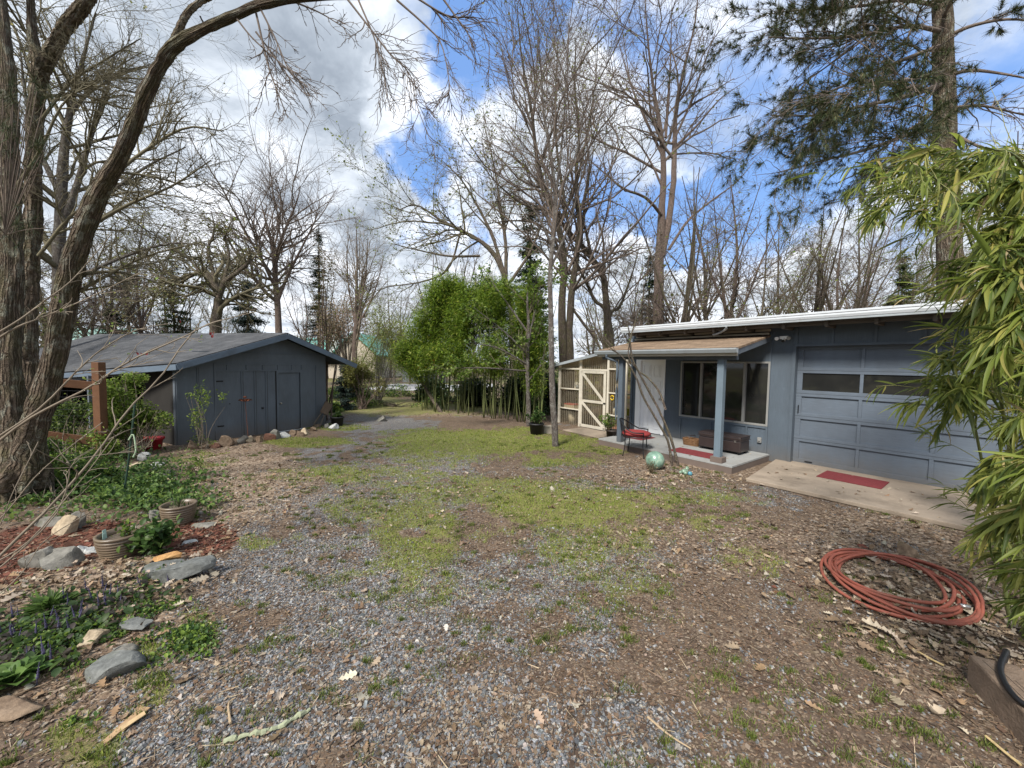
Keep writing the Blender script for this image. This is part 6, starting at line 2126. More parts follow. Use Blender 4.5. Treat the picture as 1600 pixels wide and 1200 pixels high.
gtree('dark_oak', 'dark leaning bare oak between the slim tree and the tall oak', 15, 955,
      [([(955, 545), (950, 500), (946, 460), (942, 430), (926, 405), (910, 385), (895, 370), (875, 345), (850, 300), (820, 260), (790, 235)], [.20, .18, .17, .16, .15, .14, .12, .1, .07, .04, .02]),
       ([(948, 500), (930, 470), (915, 440), (900, 410), (880, 395), (855, 380)], [.11, .09, .08, .07, .05, .02]),
       ([(950, 505), (968, 480), (980, 450), (990, 420), (1000, 380)], [.10, .08, .06, .04, .02]),
       ([(908, 384), (912, 330), (920, 280), (930, 220)], [.08, .06, .04, .02]), ([(890, 365), (880, 300), (870, 230), (868, 150), (872, 60)], [.09, .08, .06, .04, .02]), ([(875, 345), (900, 290), (915, 220), (930, 130), (935, 40)], [.08, .06, .05, .035, .015])],
      [dict(n=59, ratio=.36, ang=.8, K=8, wander=.17, up=0.090, t0=.3, s=5, rr=.5, rmin=0.0068), dict(n=345, ratio=.5, ang=.75, K=6, wander=.22, up=0.060, t0=.15, s=4, rr=.6, rmin=0.0050), dict(n=1872, ratio=.5, ang=.75, K=4, wander=.22, up=0.030, t0=.1, s=3, rr=.65, rmin=0.0037)],
      M_bark_dark, M_twig, buds=(1200, .07, BUD, 'quad'))
gtree('twin_trunk_tree', 'dark thick twin-trunked tree directly behind the slim lichen tree', 14, 885,
      [([(882, 620), (880, 540), (878, 470), (882, 420), (874, 360), (852, 300), (838, 240), (830, 170), (815, 90), (808, 10)], [.26, .22, .19, .17, .14, .11, .09, .07, .04, .02]),
       ([(892, 620), (890, 540), (892, 470), (900, 410), (905, 350), (900, 280), (905, 210), (898, 140), (900, 60)], [.22, .19, .17, .15, .12, .09, .07, .05, .02]),
       ([(893, 480), (915, 510), (928, 530), (925, 560)], [.07, .07, .06, .05]), ([(860, 330), (820, 320), (780, 290), (755, 260)], [.07, .05, .035, .015]), ([(876, 380), (840, 350), (800, 345), (760, 350)], [.06, .05, .035, .015]), ([(885, 400), (860, 440), (825, 450), (790, 440)], [.05, .04, .03, .012])],
      [dict(n=68, ratio=.34, ang=.8, K=8, wander=.16, up=0.100, t0=.35, s=5, rr=.5, rmin=0.0068), dict(n=374, ratio=.5, ang=.75, K=6, wander=.2, up=0.060, t0=.15, s=4, rr=.6, rmin=0.0050), dict(n=2160, ratio=.5, ang=.75, K=4, wander=.22, up=0.030, t0=.1, s=3, rr=.65, rmin=0.0037)],
      M_bark_dark, M_twig, buds=(1500, .07, BUD, 'quad'))
gtree('spreading_oak', 'bare oak with long limbs spreading left over the bamboo', 19, 800,
      [([(800, 600), (800, 500), (792, 450), (780, 410), (755, 380), (720, 360), (690, 345), (650, 320), (620, 330)], [.24, .22, .2, .17, .14, .11, .08, .05, .02]),
       ([(785, 420), (770, 370), (745, 320), (720, 280), (690, 250)], [.13, .11, .08, .05, .02]), ([(790, 440), (790, 380), (780, 310), (770, 250), (755, 190)], [.13, .11, .08, .05, .02]),
       ([(750, 400), (700, 400), (650, 390), (610, 380)], [.09, .07, .04, .02]), ([(720, 362), (700, 420), (660, 440), (600, 450), (560, 470)], [.07, .06, .05, .03, .015]), ([(798, 440), (830, 390), (850, 330), (845, 270)], [.11, .08, .05, .02])],
      [dict(n=85, ratio=.36, ang=.8, K=8, wander=.18, up=0.060, t0=.25, s=5, rr=.5, rmin=0.0087), dict(n=432, ratio=.5, ang=.75, K=6, wander=.22, up=0.040, t0=.15, s=4, rr=.6, rmin=0.0062), dict(n=2448, ratio=.5, ang=.75, K=4, wander=.22, up=0.025, t0=.1, s=3, rr=.65, rmin=0.0050)],
      M_bark_oak, M_twig_olive, buds=(2600, .09, [(.17, .21, .05), (.24, .28, .08), (.12, .14, .04)], 'quad'))
gtree('mossy_oak', 'gnarled mossy oak with a stout pale trunk behind the shed roof', 17, 338,
      [([(336, 530), (338, 500), (341, 470), (338, 450), (325, 430), (312, 425), (285, 435), (255, 425), (225, 410)], [.33, .30, .25, .20, .15, .12, .10, .06, .02]),
       ([(342, 465), (352, 440), (372, 425), (392, 405), (388, 395), (400, 390)], [.17, .14, .12, .09, .06, .02]), ([(338, 450), (332, 420), (325, 390), (335, 360), (330, 330)], [.13, .1, .08, .05, .02]),
       ([(350, 440), (358, 400), (352, 370), (365, 340)], [.1, .08, .05, .02]), ([(392, 410), (415, 430), (410, 460)], [.07, .05, .02]), ([(312, 425), (290, 400), (262, 385), (240, 360)], [.07, .05, .03, .02])],
      [dict(n=68, ratio=.42, ang=.75, K=8, wander=.26, up=0.050, t0=.2, s=5, rr=.55, rmin=0.0087), dict(n=360, ratio=.5, ang=.8, K=6, wander=.28, up=0.040, t0=.15, s=4, rr=.6, rmin=0.0062), dict(n=1872, ratio=.5, ang=.8, K=4, wander=.25, up=0.025, t0=.1, s=3, rr=.65, rmin=0.0050)],
      M_bark_oak, M_twig_olive, buds=(2200, .10, BUD + [(.16, .2, .05)], 'quad'))
gtree('wide_bare_tree', 'wide-crowned bare tree with three stems behind the shed peak', 26, 440,
      [([(436, 530), (434, 480), (430, 430), (432, 400), (445, 360), (462, 320), (470, 290)], [.30, .27, .22, .18, .12, .07, .02]), ([(431, 430), (425, 385), (415, 345), (405, 305)], [.17, .13, .08, .02]),
       ([(434, 470), (450, 430), (470, 390), (490, 350), (500, 325)], [.16, .12, .09, .05, .02]), ([(432, 410), (412, 400), (392, 380), (375, 350)], [.11, .08, .05, .02])],
      [dict(n=68, ratio=.42, ang=.82, K=8, wander=.14, up=0.100, t0=.25, s=5, rr=.5, rmin=0.0112), dict(n=432, ratio=.5, ang=.85, K=6, wander=.2, up=0.070, t0=.15, s=4, rr=.6, rmin=0.0074), dict(n=2592, ratio=.5, ang=.75, K=4, wander=.2, up=0.040, t0=.1, s=3, rr=.65, rmin=0.0062)],
      M_bark_red, M_twig)
gtree('slender_ash', 'slender reddish multi-stemmed bare tree standing alone left of the bamboo', 22, 556,
      [([(554, 600), (554, 540), (556, 500), (557, 450), (558, 400), (556, 340)], [.20, .18, .14, .09, .06, .02]), ([(556, 520), (565, 470), (572, 420), (575, 370)], [.12, .08, .05, .02]), ([(557, 510), (575, 480), (590, 440), (600, 400)], [.09, .07, .04, .02]), ([(554, 500), (545, 450), (542, 400), (545, 370)], [.08, .06, .04, .02])],
      [dict(n=42, ratio=.4, ang=.45, K=8, wander=.1, up=0.150, t0=.25, s=5, rr=.5, rmin=0.0087), dict(n=216, ratio=.5, ang=.82, K=6, wander=.15, up=0.100, t0=.15, s=4, rr=.6, rmin=0.0062), dict(n=936, ratio=.5, ang=.85, K=4, wander=.18, up=0.050, t0=.1, s=3, rr=.65, rmin=0.0050)],
      M_bark_red, M_twig_pale)
# dense bare crown behind the left trunks
gtree('lichen_tree', 'bare tree with a dense lichen-grey crown right behind the arching trunk', 11, 95,
      [([(92, 540), (92, 430), (95, 330), (100, 240), (110, 170), (130, 90), (150, 20)], [.22, .2, .17, .14, .1, .06, .02]), ([(95, 360), (120, 290), (140, 220), (165, 150), (180, 80)], [.12, .1, .08, .05, .02]), ([(94, 400), (135, 350), (175, 300), (230, 260), (290, 230)], [.1, .08, .06, .04, .02]),
       ([(93, 450), (150, 420), (210, 395), (270, 380), (330, 385)], [.08, .07, .05, .04, .015]), ([(92, 300), (60, 230), (40, 150), (30, 60)], [.1, .08, .05, .02]), ([(110, 180), (150, 130), (200, 110), (240, 100)], [.07, .05, .03, .015])],
      [dict(n=76, ratio=.42, ang=.85, K=8, wander=.16, up=0.050, t0=.2, s=5, rr=.55, rmin=0.0062), dict(n=468, ratio=.5, ang=.75, K=6, wander=.2, up=0.030, t0=.15, s=4, rr=.6, rmin=0.0043), dict(n=2736, ratio=.5, ang=.75, K=4, wander=.2, up=0.010, t0=.1, s=3, rr=.65, rmin=0.0034)],
      M_bark_pale, M_twig_olive, buds=(900, .05, BUD, 'quad'))
# ---------------- wood behind the garage: prototypes then copies
def proto(label, h, seed, fork, name='bare_tree', bark=None, tw=None, buds=None, group=None):
    rg = np.random.default_rng(seed)
    lines = []
    t0 = h * rg.uniform(.25, .4)
    cur = [np.array([0, 0, -.4]), np.array([rg.normal(0, .1), rg.normal(0, .1), t0 * .5]), np.array([rg.normal(0, .2), rg.normal(0, .2), t0])]
    top = cur + [cur[-1] + np.array([rg.normal(0, .5), rg.normal(0, .5), h * .3]), cur[-1] + np.array([rg.normal(0, .9), rg.normal(0, .9), h - t0])]
    r0 = h * .0105
    lines.append((top, [r0 * 1.2, r0, r0 * .85, r0 * .5, .02]))
    for k in range(fork):
        a = rg.uniform(0, 6.28); sp = h * rg.uniform(.12, .24); s = cur[-1] * rg.uniform(.7, 1.15)
        lines.append(([s, s + [math.cos(a) * sp * .4, math.sin(a) * sp * .4, h * .15], s + [math.cos(a) * sp * .8, math.sin(a) * sp * .8, h * .34], s + [math.cos(a) * sp * 1.2, math.sin(a) * sp * 1.2, h * rg.uniform(.45, .6)]], [r0 * .6, r0 * .45, r0 * .28, .02]))
    return tree_from(name, label, (0, 0, 0), lines, [dict(n=39, ratio=.32, ang=.82, K=8, wander=.17, up=0.100, t0=.25, s=5, rr=.5, rmin=0.0112), dict(n=273, ratio=.5, ang=.85, K=6, wander=.2, up=0.070, t0=.15, s=4, rr=.6, rmin=0.0081), dict(n=1656, ratio=.5, ang=.75, K=4, wander=.2, up=0.040, t0=.1, s=3, rr=.65, rmin=0.0062)],
                     bark or M_bark_oak, tw or M_twig, buds=buds, sides=9, group=group)


GR_R = 'bare woodland trees behind the garage'
LB_R = 'tall bare woodland tree standing behind the garage roof, among others like it'
LB_L = 'distant bare tree in the woods beyond the shed and driveway, among others like it'
GR_L = 'bare woodland trees beyond the shed and driveway'
pros = [proto(LB_R, 15, 1, 4, group=GR_R, bark=M_bark_red), proto(LB_R, 14, 2, 5, group=GR_R, buds=(700, .13, BUD, 'quad')), proto(LB_R, 13, 3, 3, group=GR_R, bark=M_bark_oak, tw=M_twig_olive, buds=(900, .13, LIME + BUD, 'quad')), proto(LB_R, 15, 4, 6, group=GR_R), proto(LB_R, 12, 5, 4, group=GR_R, tw=M_twig_olive, buds=(500, .12, BUD, 'quad'))]
used = set()


def put(i, px, Y, sc, rz, lab, grp):
    p = W(px, 600, Y); loc = (p[0], p[1], -.2)
    if i not in used:
        used.add(i)
        o = pros[i]; o.location = loc; o.rotation_euler = (0, 0, rz); o.scale = (sc,) * 3
        o['label'] = lab; o['group'] = grp
    else:
        copy_tree(pros[i], loc, rz, sc, lab, group=grp)


rt = [(1, 1078, 19, .85, .3), (0, 1140, 22, .88, 1.2), (3, 1106, 26, .9, 4.0), (2, 1170, 19, .72, 2.2), (4, 1205, 25, .95, 5.1), (3, 1258, 20, .70, 1.0), (0, 1300, 24, .78, 3.3), (1, 1335, 19, .72, .2), (2, 1372, 26, .85, 1.8), (4, 1415, 22, .72, 4.4), (0, 1345, 34, 1.0, 5.5), (2, 1280, 30, .8, 5.7),
      (4, 990, 34, .9, 2.7), (0, 1000, 30, .7, 5.0), (1, 940, 33, .9, 4.9), (2, 925, 24, .55, 3.9), (4, 1530, 24, .9, .5), (0, 1570, 20, .9, 1.9), (3, 1540, 32, 1.0, 3.5), (1, 1455, 30, .9, 1.0)]
r_ix = {a: i for i, a in enumerate(sorted(rt, key=lambda q: q[1]))}
for a in rt: put(*a, f'tall bare woodland tree behind the garage and greenhouse, {ORD[r_ix[a]]} counting from the left', GR_R)
lt = [(0, 480, 34, .62, 2.0), (3, 512, 38, .7, 1.0), (1, 610, 40, .8, 3.1), (2, 640, 30, .62, 5.0), (4, 590, 44, .75, .6), (0, 675, 36, .85, 4.1), (3, 715, 32, .8, 2.4), (1, 745, 38, .95, 1.3), (4, 385, 32, .6, 4.7), (2, 300, 34, .75, .9), (1, 265, 30, .75, 2.9), (0, 222, 26, .8, 5.9), (3, 180, 24, .7, 3.7), (4, 150, 30, .9, 1.6),
      (2, 120, 22, .7, .3), (1, 60, 24, .9, 5.2), (0, 10, 22, .9, 3.0), (4, -60, 20, .9, 2.2), (2, -150, 20, .9, 1.2), (3, 530, 50, .8, 4.2), (4, 350, 42, .9, 3.3), (2, 455, 45, .7, 2.5)]
l_ix = {a: i for i, a in enumerate(sorted(lt, key=lambda q: q[1]))}
for a in lt: put(*a, f'distant bare tree in the woods beyond the shed and driveway, {ORD[l_ix[a]]} counting from the left', GR_L)


# ---------------- conifers
def conifer(name, label, px, Y, ztop_py, width_px, cols, dens=1.0, sparse=False, loc=None, h=None):
    b_ = W(px, 600, Y); b_[2] = -.2
    H_ = W(px, ztop_py, Y)[2] + .2 if h is None else h
    Wd = width_px * Y / FPX / 2
    o = thing(name, label, 'conifer', tuple(b_))
    tr_ = np.array([[0, 0, z] for z in np.linspace(0, H_, 14)]); tr_[:, 0] += RNG.normal(0, .02, 14)
    tubemesh('trunk', [(tr_[None], np.linspace(H_ * .014, .015, 14)[None], 9)], M_bark_dark, o)
    nb_ = int(150 * dens)
    z = H_ * (.12 + .86 * RNG.random(nb_)) if not sparse else H_ * (.3 + .68 * RNG.random(nb_))
    a = RNG.random(nb_) * 2 * np.pi
    ln = Wd * np.clip((1 - z / H_) * 1.15 + .05, 0, 1) ** .8 * RNG.uniform(.55, 1.05, nb_)
    K = 6
    t_ = np.linspace(0, 1, K)[None, :]
    BP = np.stack([np.cos(a)[:, None] * ln[:, None] * t_, np.sin(a)[:, None] * ln[:, None] * t_, z[:, None] - ln[:, None] * .25 * t_ + ln[:, None] * .15 * t_ ** 2], -1)
    BRr = np.tile(np.linspace(.03, .008, K), (nb_, 1))
    n = int(26000 * dens * (.45 if sparse else 1))
    i = RNG.choice(nb_, n, p=ln / ln.sum()); f = RNG.random(n) ** .7 * (K - 1); j = np.minimum(f.astype(int), K - 2); f = (f - j)[:, None]
    Q = BP[i, j] * (1 - f) + BP[i, j + 1] * f + RNG.normal(0, 1, (n, 3)) * np.array([1, 1, .45]) * Wd * .085
    d = Q * np.array([1, 1, 0]) / (np.linalg.norm(Q[:, :2], axis=1, keepdims=True) + .1) + RNG.normal(0, .5, (n, 3)) + [0, 0, -.25]
    cr_ = tubemesh('branches', [(BP, BRr, 4)], M_bark_dark, o)
    leaves('foliage', o, Q, d, Wd * .11, cols, kind='quad', wid=.35, jit=.25)
    return o


CON = [(.022, .045, .02), (.035, .065, .028), (.05, .08, .03), (.016, .032, .016)]
CONB = [(.03, .05, .045), (.045, .07, .06), (.02, .035, .032), (.06, .085, .07)]
conifer('fir_tree', 'bluish dark fir just right of the gnarled mossy oak', 390, 21, 428, 75, CONB, .8)
conifer('thin_conifer', 'tall thin sparse conifer right of the shed peak', 500, 28, 350, 50, CON + [(.09, .08, .04)], .9, True)
conifer('dark_fir', 'dark fir showing between branches above the bamboo', 825, 24, 315, 90, CON, 1.0)
conifer('yellow_green_conifer', 'pointed yellow-green conifer above the garage roof near the bamboo', 1400, 26, 392, 75, [(.10, .14, .035), (.14, .18, .045), (.05, .08, .03), (.07, .1, .03)], 1.0)
conifer('small_spruce', 'small dark blue-green spruce by the driveway right of the shed', 541, 14.5, 565, 60, CONB, .5)
conifer('round_conifer', 'low dark conifer sprouting above the left end of the shed roof', 178, 24, 470, 60, CON + [(.07, .11, .03)], .6)
conifer('tall_pine', 'slim open-crowned pine left of the mossy oak', 275, 26, 400, 70, CON + [(.1, .1, .05)], .6, True)
conifer('open_pine', 'straggly pine with a thin trunk behind the left part of the shed', 205, 30, 380, 80, CON + [(.12, .11, .06)], .6, True)
conifer('backing_fir', 'dark fir behind the twin-trunked tree, mostly hidden', 1010, 30, 395, 70, CON, .6)

# ---------------- big pine at the right with drooping needle branches
Yp = 11.5
bp = W(1480, 600, Yp); bp[2] = -.2
pine = thing('big_pine', 'big pine with long drooping needle branches behind the garage roof', 'pine tree', tuple(bp))
L = smooth_line([W(1478, 700, Yp) * [1, 1, 0] + [0, 0, -.2] - bp * [1, 1, 1] + [0, 0, 0] if False else np.array([0, 0, 0.])] + [W(a, b_, Yp) - bp for a, b_ in ((1485, 460), (1480, 300), (1476, 150), (1472, 20), (1468, -120), (1462, -300))], 26)
Rr = np.interp(np.linspace(0, 1, 26), [0, .3, .6, 1], [.30, .26, .22, .15])
L[1:] += RNG.normal(0, .012, (25, 3))
tubemesh('trunk', [(L[None], Rr[None], 18)], M_bark_big, pine)
bl4 = []
for (z0, pts, r) in [
    ([1476, 185], [(1420, 210, -.6), (1350, 235, -1.2), (1290, 250, -1.6), (1215, 270, -2.0)], .06), ([1476, 130], [(1420, 150, -.7), (1350, 165, -1.4), (1280, 180, -2), (1205, 180, -2.4)], .07),
    ([1474, 70], [(1420, 90, -.5), (1350, 120, -1.1), (1290, 145, -1.6), (1220, 160, -2)], .06), ([1478, 225], [(1420, 240, -.4), (1360, 262, -.9), (1310, 285, -1.2)], .045), ([1474, 50], [(1420, 40, -.6), (1350, 55, -1.2), (1270, 60, -1.8), (1200, 58, -2.2)], .06),
    ([1472, 10], [(1410, 0, -.5), (1340, 10, -1.2), (1260, 15, -1.6), (1210, 20, -2)], .055), ([1476, 160], [(1440, 190, -1.6), (1400, 215, -2.4), (1370, 240, -3)], .045), ([1476, 110], [(1440, 120, -2), (1395, 130, -3.2), (1330, 140, -4)], .05),
    ([1478, 200], [(1510, 220, -.5), (1560, 240, -1), (1620, 255, -1.4)], .05), ([1476, 120], [(1515, 110, -.5), (1565, 115, -1), (1640, 130, -1.4)], .06), ([1474, 60], [(1520, 40, -.3), (1580, 30, -.8), (1650, 40, -1.2)], .06), ([1478, 170], [(1530, 165, .6), (1580, 175, 1.0), (1640, 190, 1.2)], .05),
    ([1470, -40], [(1400, -40, -.6), (1330, -20, -1.4), (1260, 5, -2)], .06), ([1470, -60], [(1420, -90, 1), (1340, -70, 2), (1260, -30, 2.6)], .06), ([1472, 30], [(1500, -20, -1), (1540, -40, -1.6), (1600, -40, -2)], .05), ([1478, 260], [(1430, 290, .4), (1380, 300, .9), (1330, 310, 1.2), (1290, 320, 1.5)], .035), ([1478, 150], [(1430, 140, .8), (1370, 130, 1.6), (1300, 110, 2.4)], .05)]:
    line = [W(z0[0], z0[1], Yp)] + [W(a, b_, Yp + c_) for a, b_, c_ in pts]
    bl4.append((smooth_line(line, 12) - bp, r))
BP = np.array([q_[0] for q_ in bl4]); BRr = np.array([np.linspace(q_[1], .012, 12) for q_ in bl4])
q1, r1_ = grow(BP, BRr, 260, .32, .55, 8, .12, -.02, .12, .5, .007, .3, droop=.03)
q2, r2_ = grow(q1, r1_, 1500, .42, .6, 6, .18, -.02, .1, .6, .005, .15, droop=.02)
tubemesh('branches', [(BP, BRr, 7), (q1, r1_, 5), (q2, r2_, 3)], M_twig, pine)
c0 = q2[:, -1]
k_ = (fbm(c0[:, 0] * .55 + 3, c0[:, 2] * .8 + c0[:, 1] * .3, 71, 3) + .10 * (c0[:, 0] < -1.2) + RNG.normal(0, .03, len(c0))) > .56
tips = np.concatenate([q2[k_, j_] for j_ in (5, 4, 3, 2)])
aim = np.concatenate([q2[k_, j_] - q2[k_, j_ - 1] for j_ in (5, 4, 3, 2)]); aim /= np.linalg.norm(aim, axis=1, keepdims=True)
needles('foliage', pine, tips, 26, .17, PINE + [(.07, .09, .03), (.12, .10, .05)], aim=aim * .9, wd=.0045, spread=.55)

# ================================================================ SHRUBS AND BAMBOO IN THE MIDDLE
def bush(name, label, loc, blobs_, n, size, cols, kind='quad', cat='bush', wid=.8, stems=10, jit=.22, w=None, droop=0., group=None, gap=.46, gscale=2.2, trunkr=.02, sseed=0, stemmat=None):
    """blobs_: (dx,dy,dz,rx,ry,rz) in metres from loc"""
    o = thing(name, label, cat, tuple(loc), 0, group)
    vol = np.array([b_[3] * b_[4] * b_[5] for b_ in blobs_]); pr = vol ** .8 / (vol ** .8).sum()
    P = []
    for b_, q_ in zip(blobs_, pr):
        pt, _ = ball_pts(int(n * q_ * 2.2) + 5, b_[:3], b_[3:], hollow=.35)
        P.append(pt)
    P = np.concatenate(P)
    cl = fbm(P[:, 0] * gscale + 7 + sseed, P[:, 1] * gscale + P[:, 2] * gscale * 1.1 + 3, 17 + sseed, 3)
    P = P[(cl > gap) & (P[:, 2] > .03)]
    P = P[RNG.permutation(len(P))[:n]]
    d = RNG.normal(0, 1, P.shape) + [0, 0, .2 - droop]
    leaves('foliage', o, P, d, size, cols, w, kind, wid=wid, jit=jit)
    L_ = []
    for k_ in range(stems):
        b_ = blobs_[RNG.integers(len(blobs_))]
        tip = np.array(b_[:3]) + RNG.normal(0, .5, 3) * np.array(b_[3:])
        tip[2] = max(tip[2], .2)
        bs_ = np.array([RNG.normal(0, .08), RNG.normal(0, .08), 0])
        L_.append(smooth_line([bs_, tip * [.45, .45, .5] + RNG.normal(0, .05, 3), tip], 8))
    L_ = np.array(L_)
    tubemesh('stem', [(L_, np.tile(np.linspace(trunkr, trunkr * .25, 8), (stems, 1)), 6)], stemmat or M_bark_oak, o)
    return o


# bamboo grove: culms as parts
bg = thing('bamboo_grove', 'large dense clump of tall green bamboo in the middle of the photo', 'bamboo', (-1.3, 13.3, 0))
b0 = np.array(bg.location)
M_culm = pmat('bamboo_culm', (.105, .125, .045), .5, .3, 3, stretch=(1, 1, .6), dirt=(.17, .15, .07), dscale=3, damt=.5)
cul = []
for v in range(4):
    h = 3.6
    pts = smooth_line([(0, 0, 0), (RNG.normal(0, .05), RNG.normal(0, .05), h * .5), (RNG.normal(0, .2), RNG.normal(0, .2), h)], 14)
    mb = MB().tube(pts, np.linspace(.017, .010, 14), 7)
    for z in np.linspace(.1, .95, 14):
        i = z * 13; j = int(i); p_ = pts[j] * (1 - i + j) + pts[min(j + 1, 13)] * (i - j)
        mb.tube([p_ - [0, 0, .012], p_, p_ + [0, 0, .012]], [.016 - z * .006, .0205 - z * .007, .016 - z * .006], 7, cap=False)
    cul.append(mb)
first = []
n_c = 0
for k_ in range(98):
    u_ = RNG.random()
    pxx = 652 + 200 * u_
    depth = RNG.uniform(0, 1) ** 1.5 * 2.6
    yb = 14.4 - u_ * 3.3 + depth
    p_ = W(pxx, 600, yb)
    v = k_ % 4
    if k_ < 4:
        o = cul[v].build('culm', M_culm, bg, True); first.append(o)
    else:
        o = first[v].copy(); COL.objects.link(o); o.parent = bg
    lean = RNG.normal(0, .06); 
    o.location = (p_[0] - b0[0], p_[1] - b0[1], 0)
    o.rotation_euler = (RNG.normal(0, .03), lean + (-.08 if u_ < .12 else 0), RNG.uniform(0, 6))
    s_ = RNG.uniform(.8, 1.1)
    o.scale = (s_, s_, RNG.uniform(.75, 1.02))
def bl_px(px, py, Y, rx, ry, rdep):
    p_ = W(px, py, Y) - b0
    return (*p_, rx * Y / FPX, rdep, ry * Y / FPX)


bb_ = [bl_px(705, 500, 14, 58, 42, 1.2), bl_px(668, 520, 14.4, 30, 42, 1.0), bl_px(750, 510, 13.2, 60, 55, 1.3), bl_px(800, 500, 12.8, 50, 55, 1.2), bl_px(715, 560, 13.2, 70, 30, 1.2), bl_px(790, 560, 12.4, 60, 32, 1.1), bl_px(655, 570, 14.2, 28, 28, .8), bl_px(835, 540, 12, 30, 45, .9),
       bl_px(690, 470, 14.2, 40, 30, 1.1), bl_px(740, 470, 13.8, 38, 30, 1.1), bl_px(640, 555, 14.4, 22, 30, .8), bl_px(840, 590, 11.6, 20, 26, .7), bl_px(700, 450, 14, 30, 22, .8), bl_px(775, 462, 13.4, 40, 28, .9), bl_px(820, 480, 12.6, 24, 30, .8)]
P = []
for b_ in bb_:
    # branch sprays: leaf bunches hanging at the ends of short twigs
    m_ = int(700 * (b_[3] * b_[5]) ** .8) + 60
    c_, _ = ball_pts(m_, b_[:3], b_[3:], hollow=.3)
    P.append(c_)
P = np.concatenate(P)
cl = fbm(P[:, 0] * 1.6 + 4, P[:, 2] * 1.9 + P[:, 1] * 1.2, 44, 3)
P = P[cl > .41]
per = 26
C_ = np.repeat(P, per, 0) + RNG.normal(0, .12, (len(P) * per, 3))
d = RNG.normal(0, 1, C_.shape) * [1, 1, .5] + [0, 0, -.35]
leaves('foliage', bg, C_, d, .125, [(.13, .205, .022), (.19, .275, .032), (.07, .125, .018), (.27, .36, .045), (.40, .42, .08)], [26, 24, 30, 14, 5], 'quad', wid=.20, jit=.2)
hi = np.array([W(RNG.uniform(640, 830), RNG.uniform(425, 470), 13.8) - b0 for _ in range(40)])
# other shrubs
Yw = 16.5
def at0(px, Y): 
    p_ = W(px, 600, Y); return np.array([p_[0], p_[1], 0])
def bb2(loc, px, py, Y, rx, ry, rd):
    p_ = W(px, py, Y) - loc
    return (*p_, rx * Y / FPX, rd, ry * Y / FPX)
l0 = at0(590, Yw)
bush('yellow_willow', 'tall feathery yellow-green willow bush left of the bamboo', l0, [bb2(l0, 598, 545, Yw, 40, 48, 1.2), bb2(l0, 620, 515, Yw, 30, 30, 1), bb2(l0, 575, 580, Yw, 30, 30, 1), bb2(l0, 590, 495, Yw, 16, 28, .8), bb2(l0, 635, 550, Yw, 20, 40, .9)], 15000, .10, [(.20, .25, .06), (.27, .31, .09), (.15, .18, .05), (.22, .20, .09)], kind='quad', wid=.25, stems=26, gap=.40, stemmat=M_bark_pale)
l0 = at0(567, 14.5)
bush('twiggy_shrub', 'round shrub with reddish stems and small leaves beside the driveway', l0, [bb2(l0, 568, 595, 14.5, 32, 22, .8), bb2(l0, 555, 580, 14.5, 20, 18, .6), bb2(l0, 585, 605, 14.5, 18, 16, .6)], 5500, .06, [(.16, .16, .04), (.12, .11, .04), (.20, .21, .06)], kind='quad', stems=22, stemmat=M_bark_red)
l0 = at0(560, 17.5)
bush('pale_blossom_tree', 'small tree with pale pinkish blossom behind the slender ash', at0(545, 25), [bb2(at0(545, 25), 545, 500, 25, 48, 38, 1.6), bb2(at0(545, 25), 520, 520, 25, 25, 25, 1.2)], 7000, .10, [(.42, .34, .26), (.30, .22, .16), (.20, .16, .10)], kind='quad', stems=22, gap=.42, trunkr=.06, cat='tree')
# vine-covered thin tree at the shed corner
l0 = at0(509, 11.6)
vt = bush('shed_corner_tree', 'thin reddish tree with sparse dry leaves at the right corner of the shed', l0, [bb2(l0, 508, 480, 11.6, 22, 60, .5), bb2(l0, 512, 420, 11.6, 16, 40, .4), bb2(l0, 512, 540, 11.6, 18, 40, .4)], 3200, .045, [(.16, .11, .07), (.10, .08, .04), (.14, .14, .05)], kind='quad', stems=16, gap=.42, trunkr=.03, cat='tree', stemmat=M_bark_red)
# undergrowth bushes beyond the driveway and behind
ub = [(620, 640, 15.5, 60, 16, 'low yellow-green weeds and bushes along the far side of the driveway'), (690, 640, 16.5, 50, 22, 'low bright green bushes seen between the bamboo stems'), (545, 618, 18, 40, 24, 'green bush behind the small spruce'), (528, 640, 14, 20, 14, 'low brownish-green bush beside the shed corner'),
      (845, 640, 14, 34, 44, 'leafy green thicket behind the slim trees'), (880, 620, 16, 40, 50, 'dark leafy thicket left of the greenhouse'), (650, 615, 20, 60, 26, 'bright green hedge beyond the driveway bend')]
for px, py, Y, rx, ry, lab in ub:
    l0 = at0(px, Y)
    bush('undergrowth_bush', lab, l0, [bb2(l0, px + RNG.normal(0, rx * .3), py, Y, rx * .6, ry, .9), bb2(l0, px - rx * .5, py + 4, Y, rx * .5, ry * .8, .8), bb2(l0, px + rx * .5, py + 4, Y, rx * .5, ry * .8, .8)], 5200, .08, (LIME + GREEN) if 'dark' not in lab and 'thicket' not in lab else GREEN, stems=14, gap=.40)
for px, py, Y, rx, ry, lab in ((700, 625, 17.6, 50, 34, 'added shrub darkened to stand for shade behind the left bamboo stems'), (770, 625, 16.4, 50, 36, 'added shrub darkened to stand for shade behind the middle bamboo stems'), (830, 625, 15.2, 40, 40, 'added shrub darkened to stand for shade behind the right bamboo stems')):
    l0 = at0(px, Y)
    bush('undergrowth_bush', lab, l0, [bb2(l0, px - rx * .5, py, Y, rx * .6, ry, .7), bb2(l0, px + rx * .5, py, Y, rx * .6, ry, .7)], 5200, .13, [(.02, .035, .012), (.035, .06, .02), (.05, .08, .02)], stems=14, gap=.36)  # shrubs added with near-black leaves as the shade deep in the grove
st_p = L3([(690, 646, 14), (670, 615, 14.2), (655, 590, 14.4), (640, 560, 14.6)])
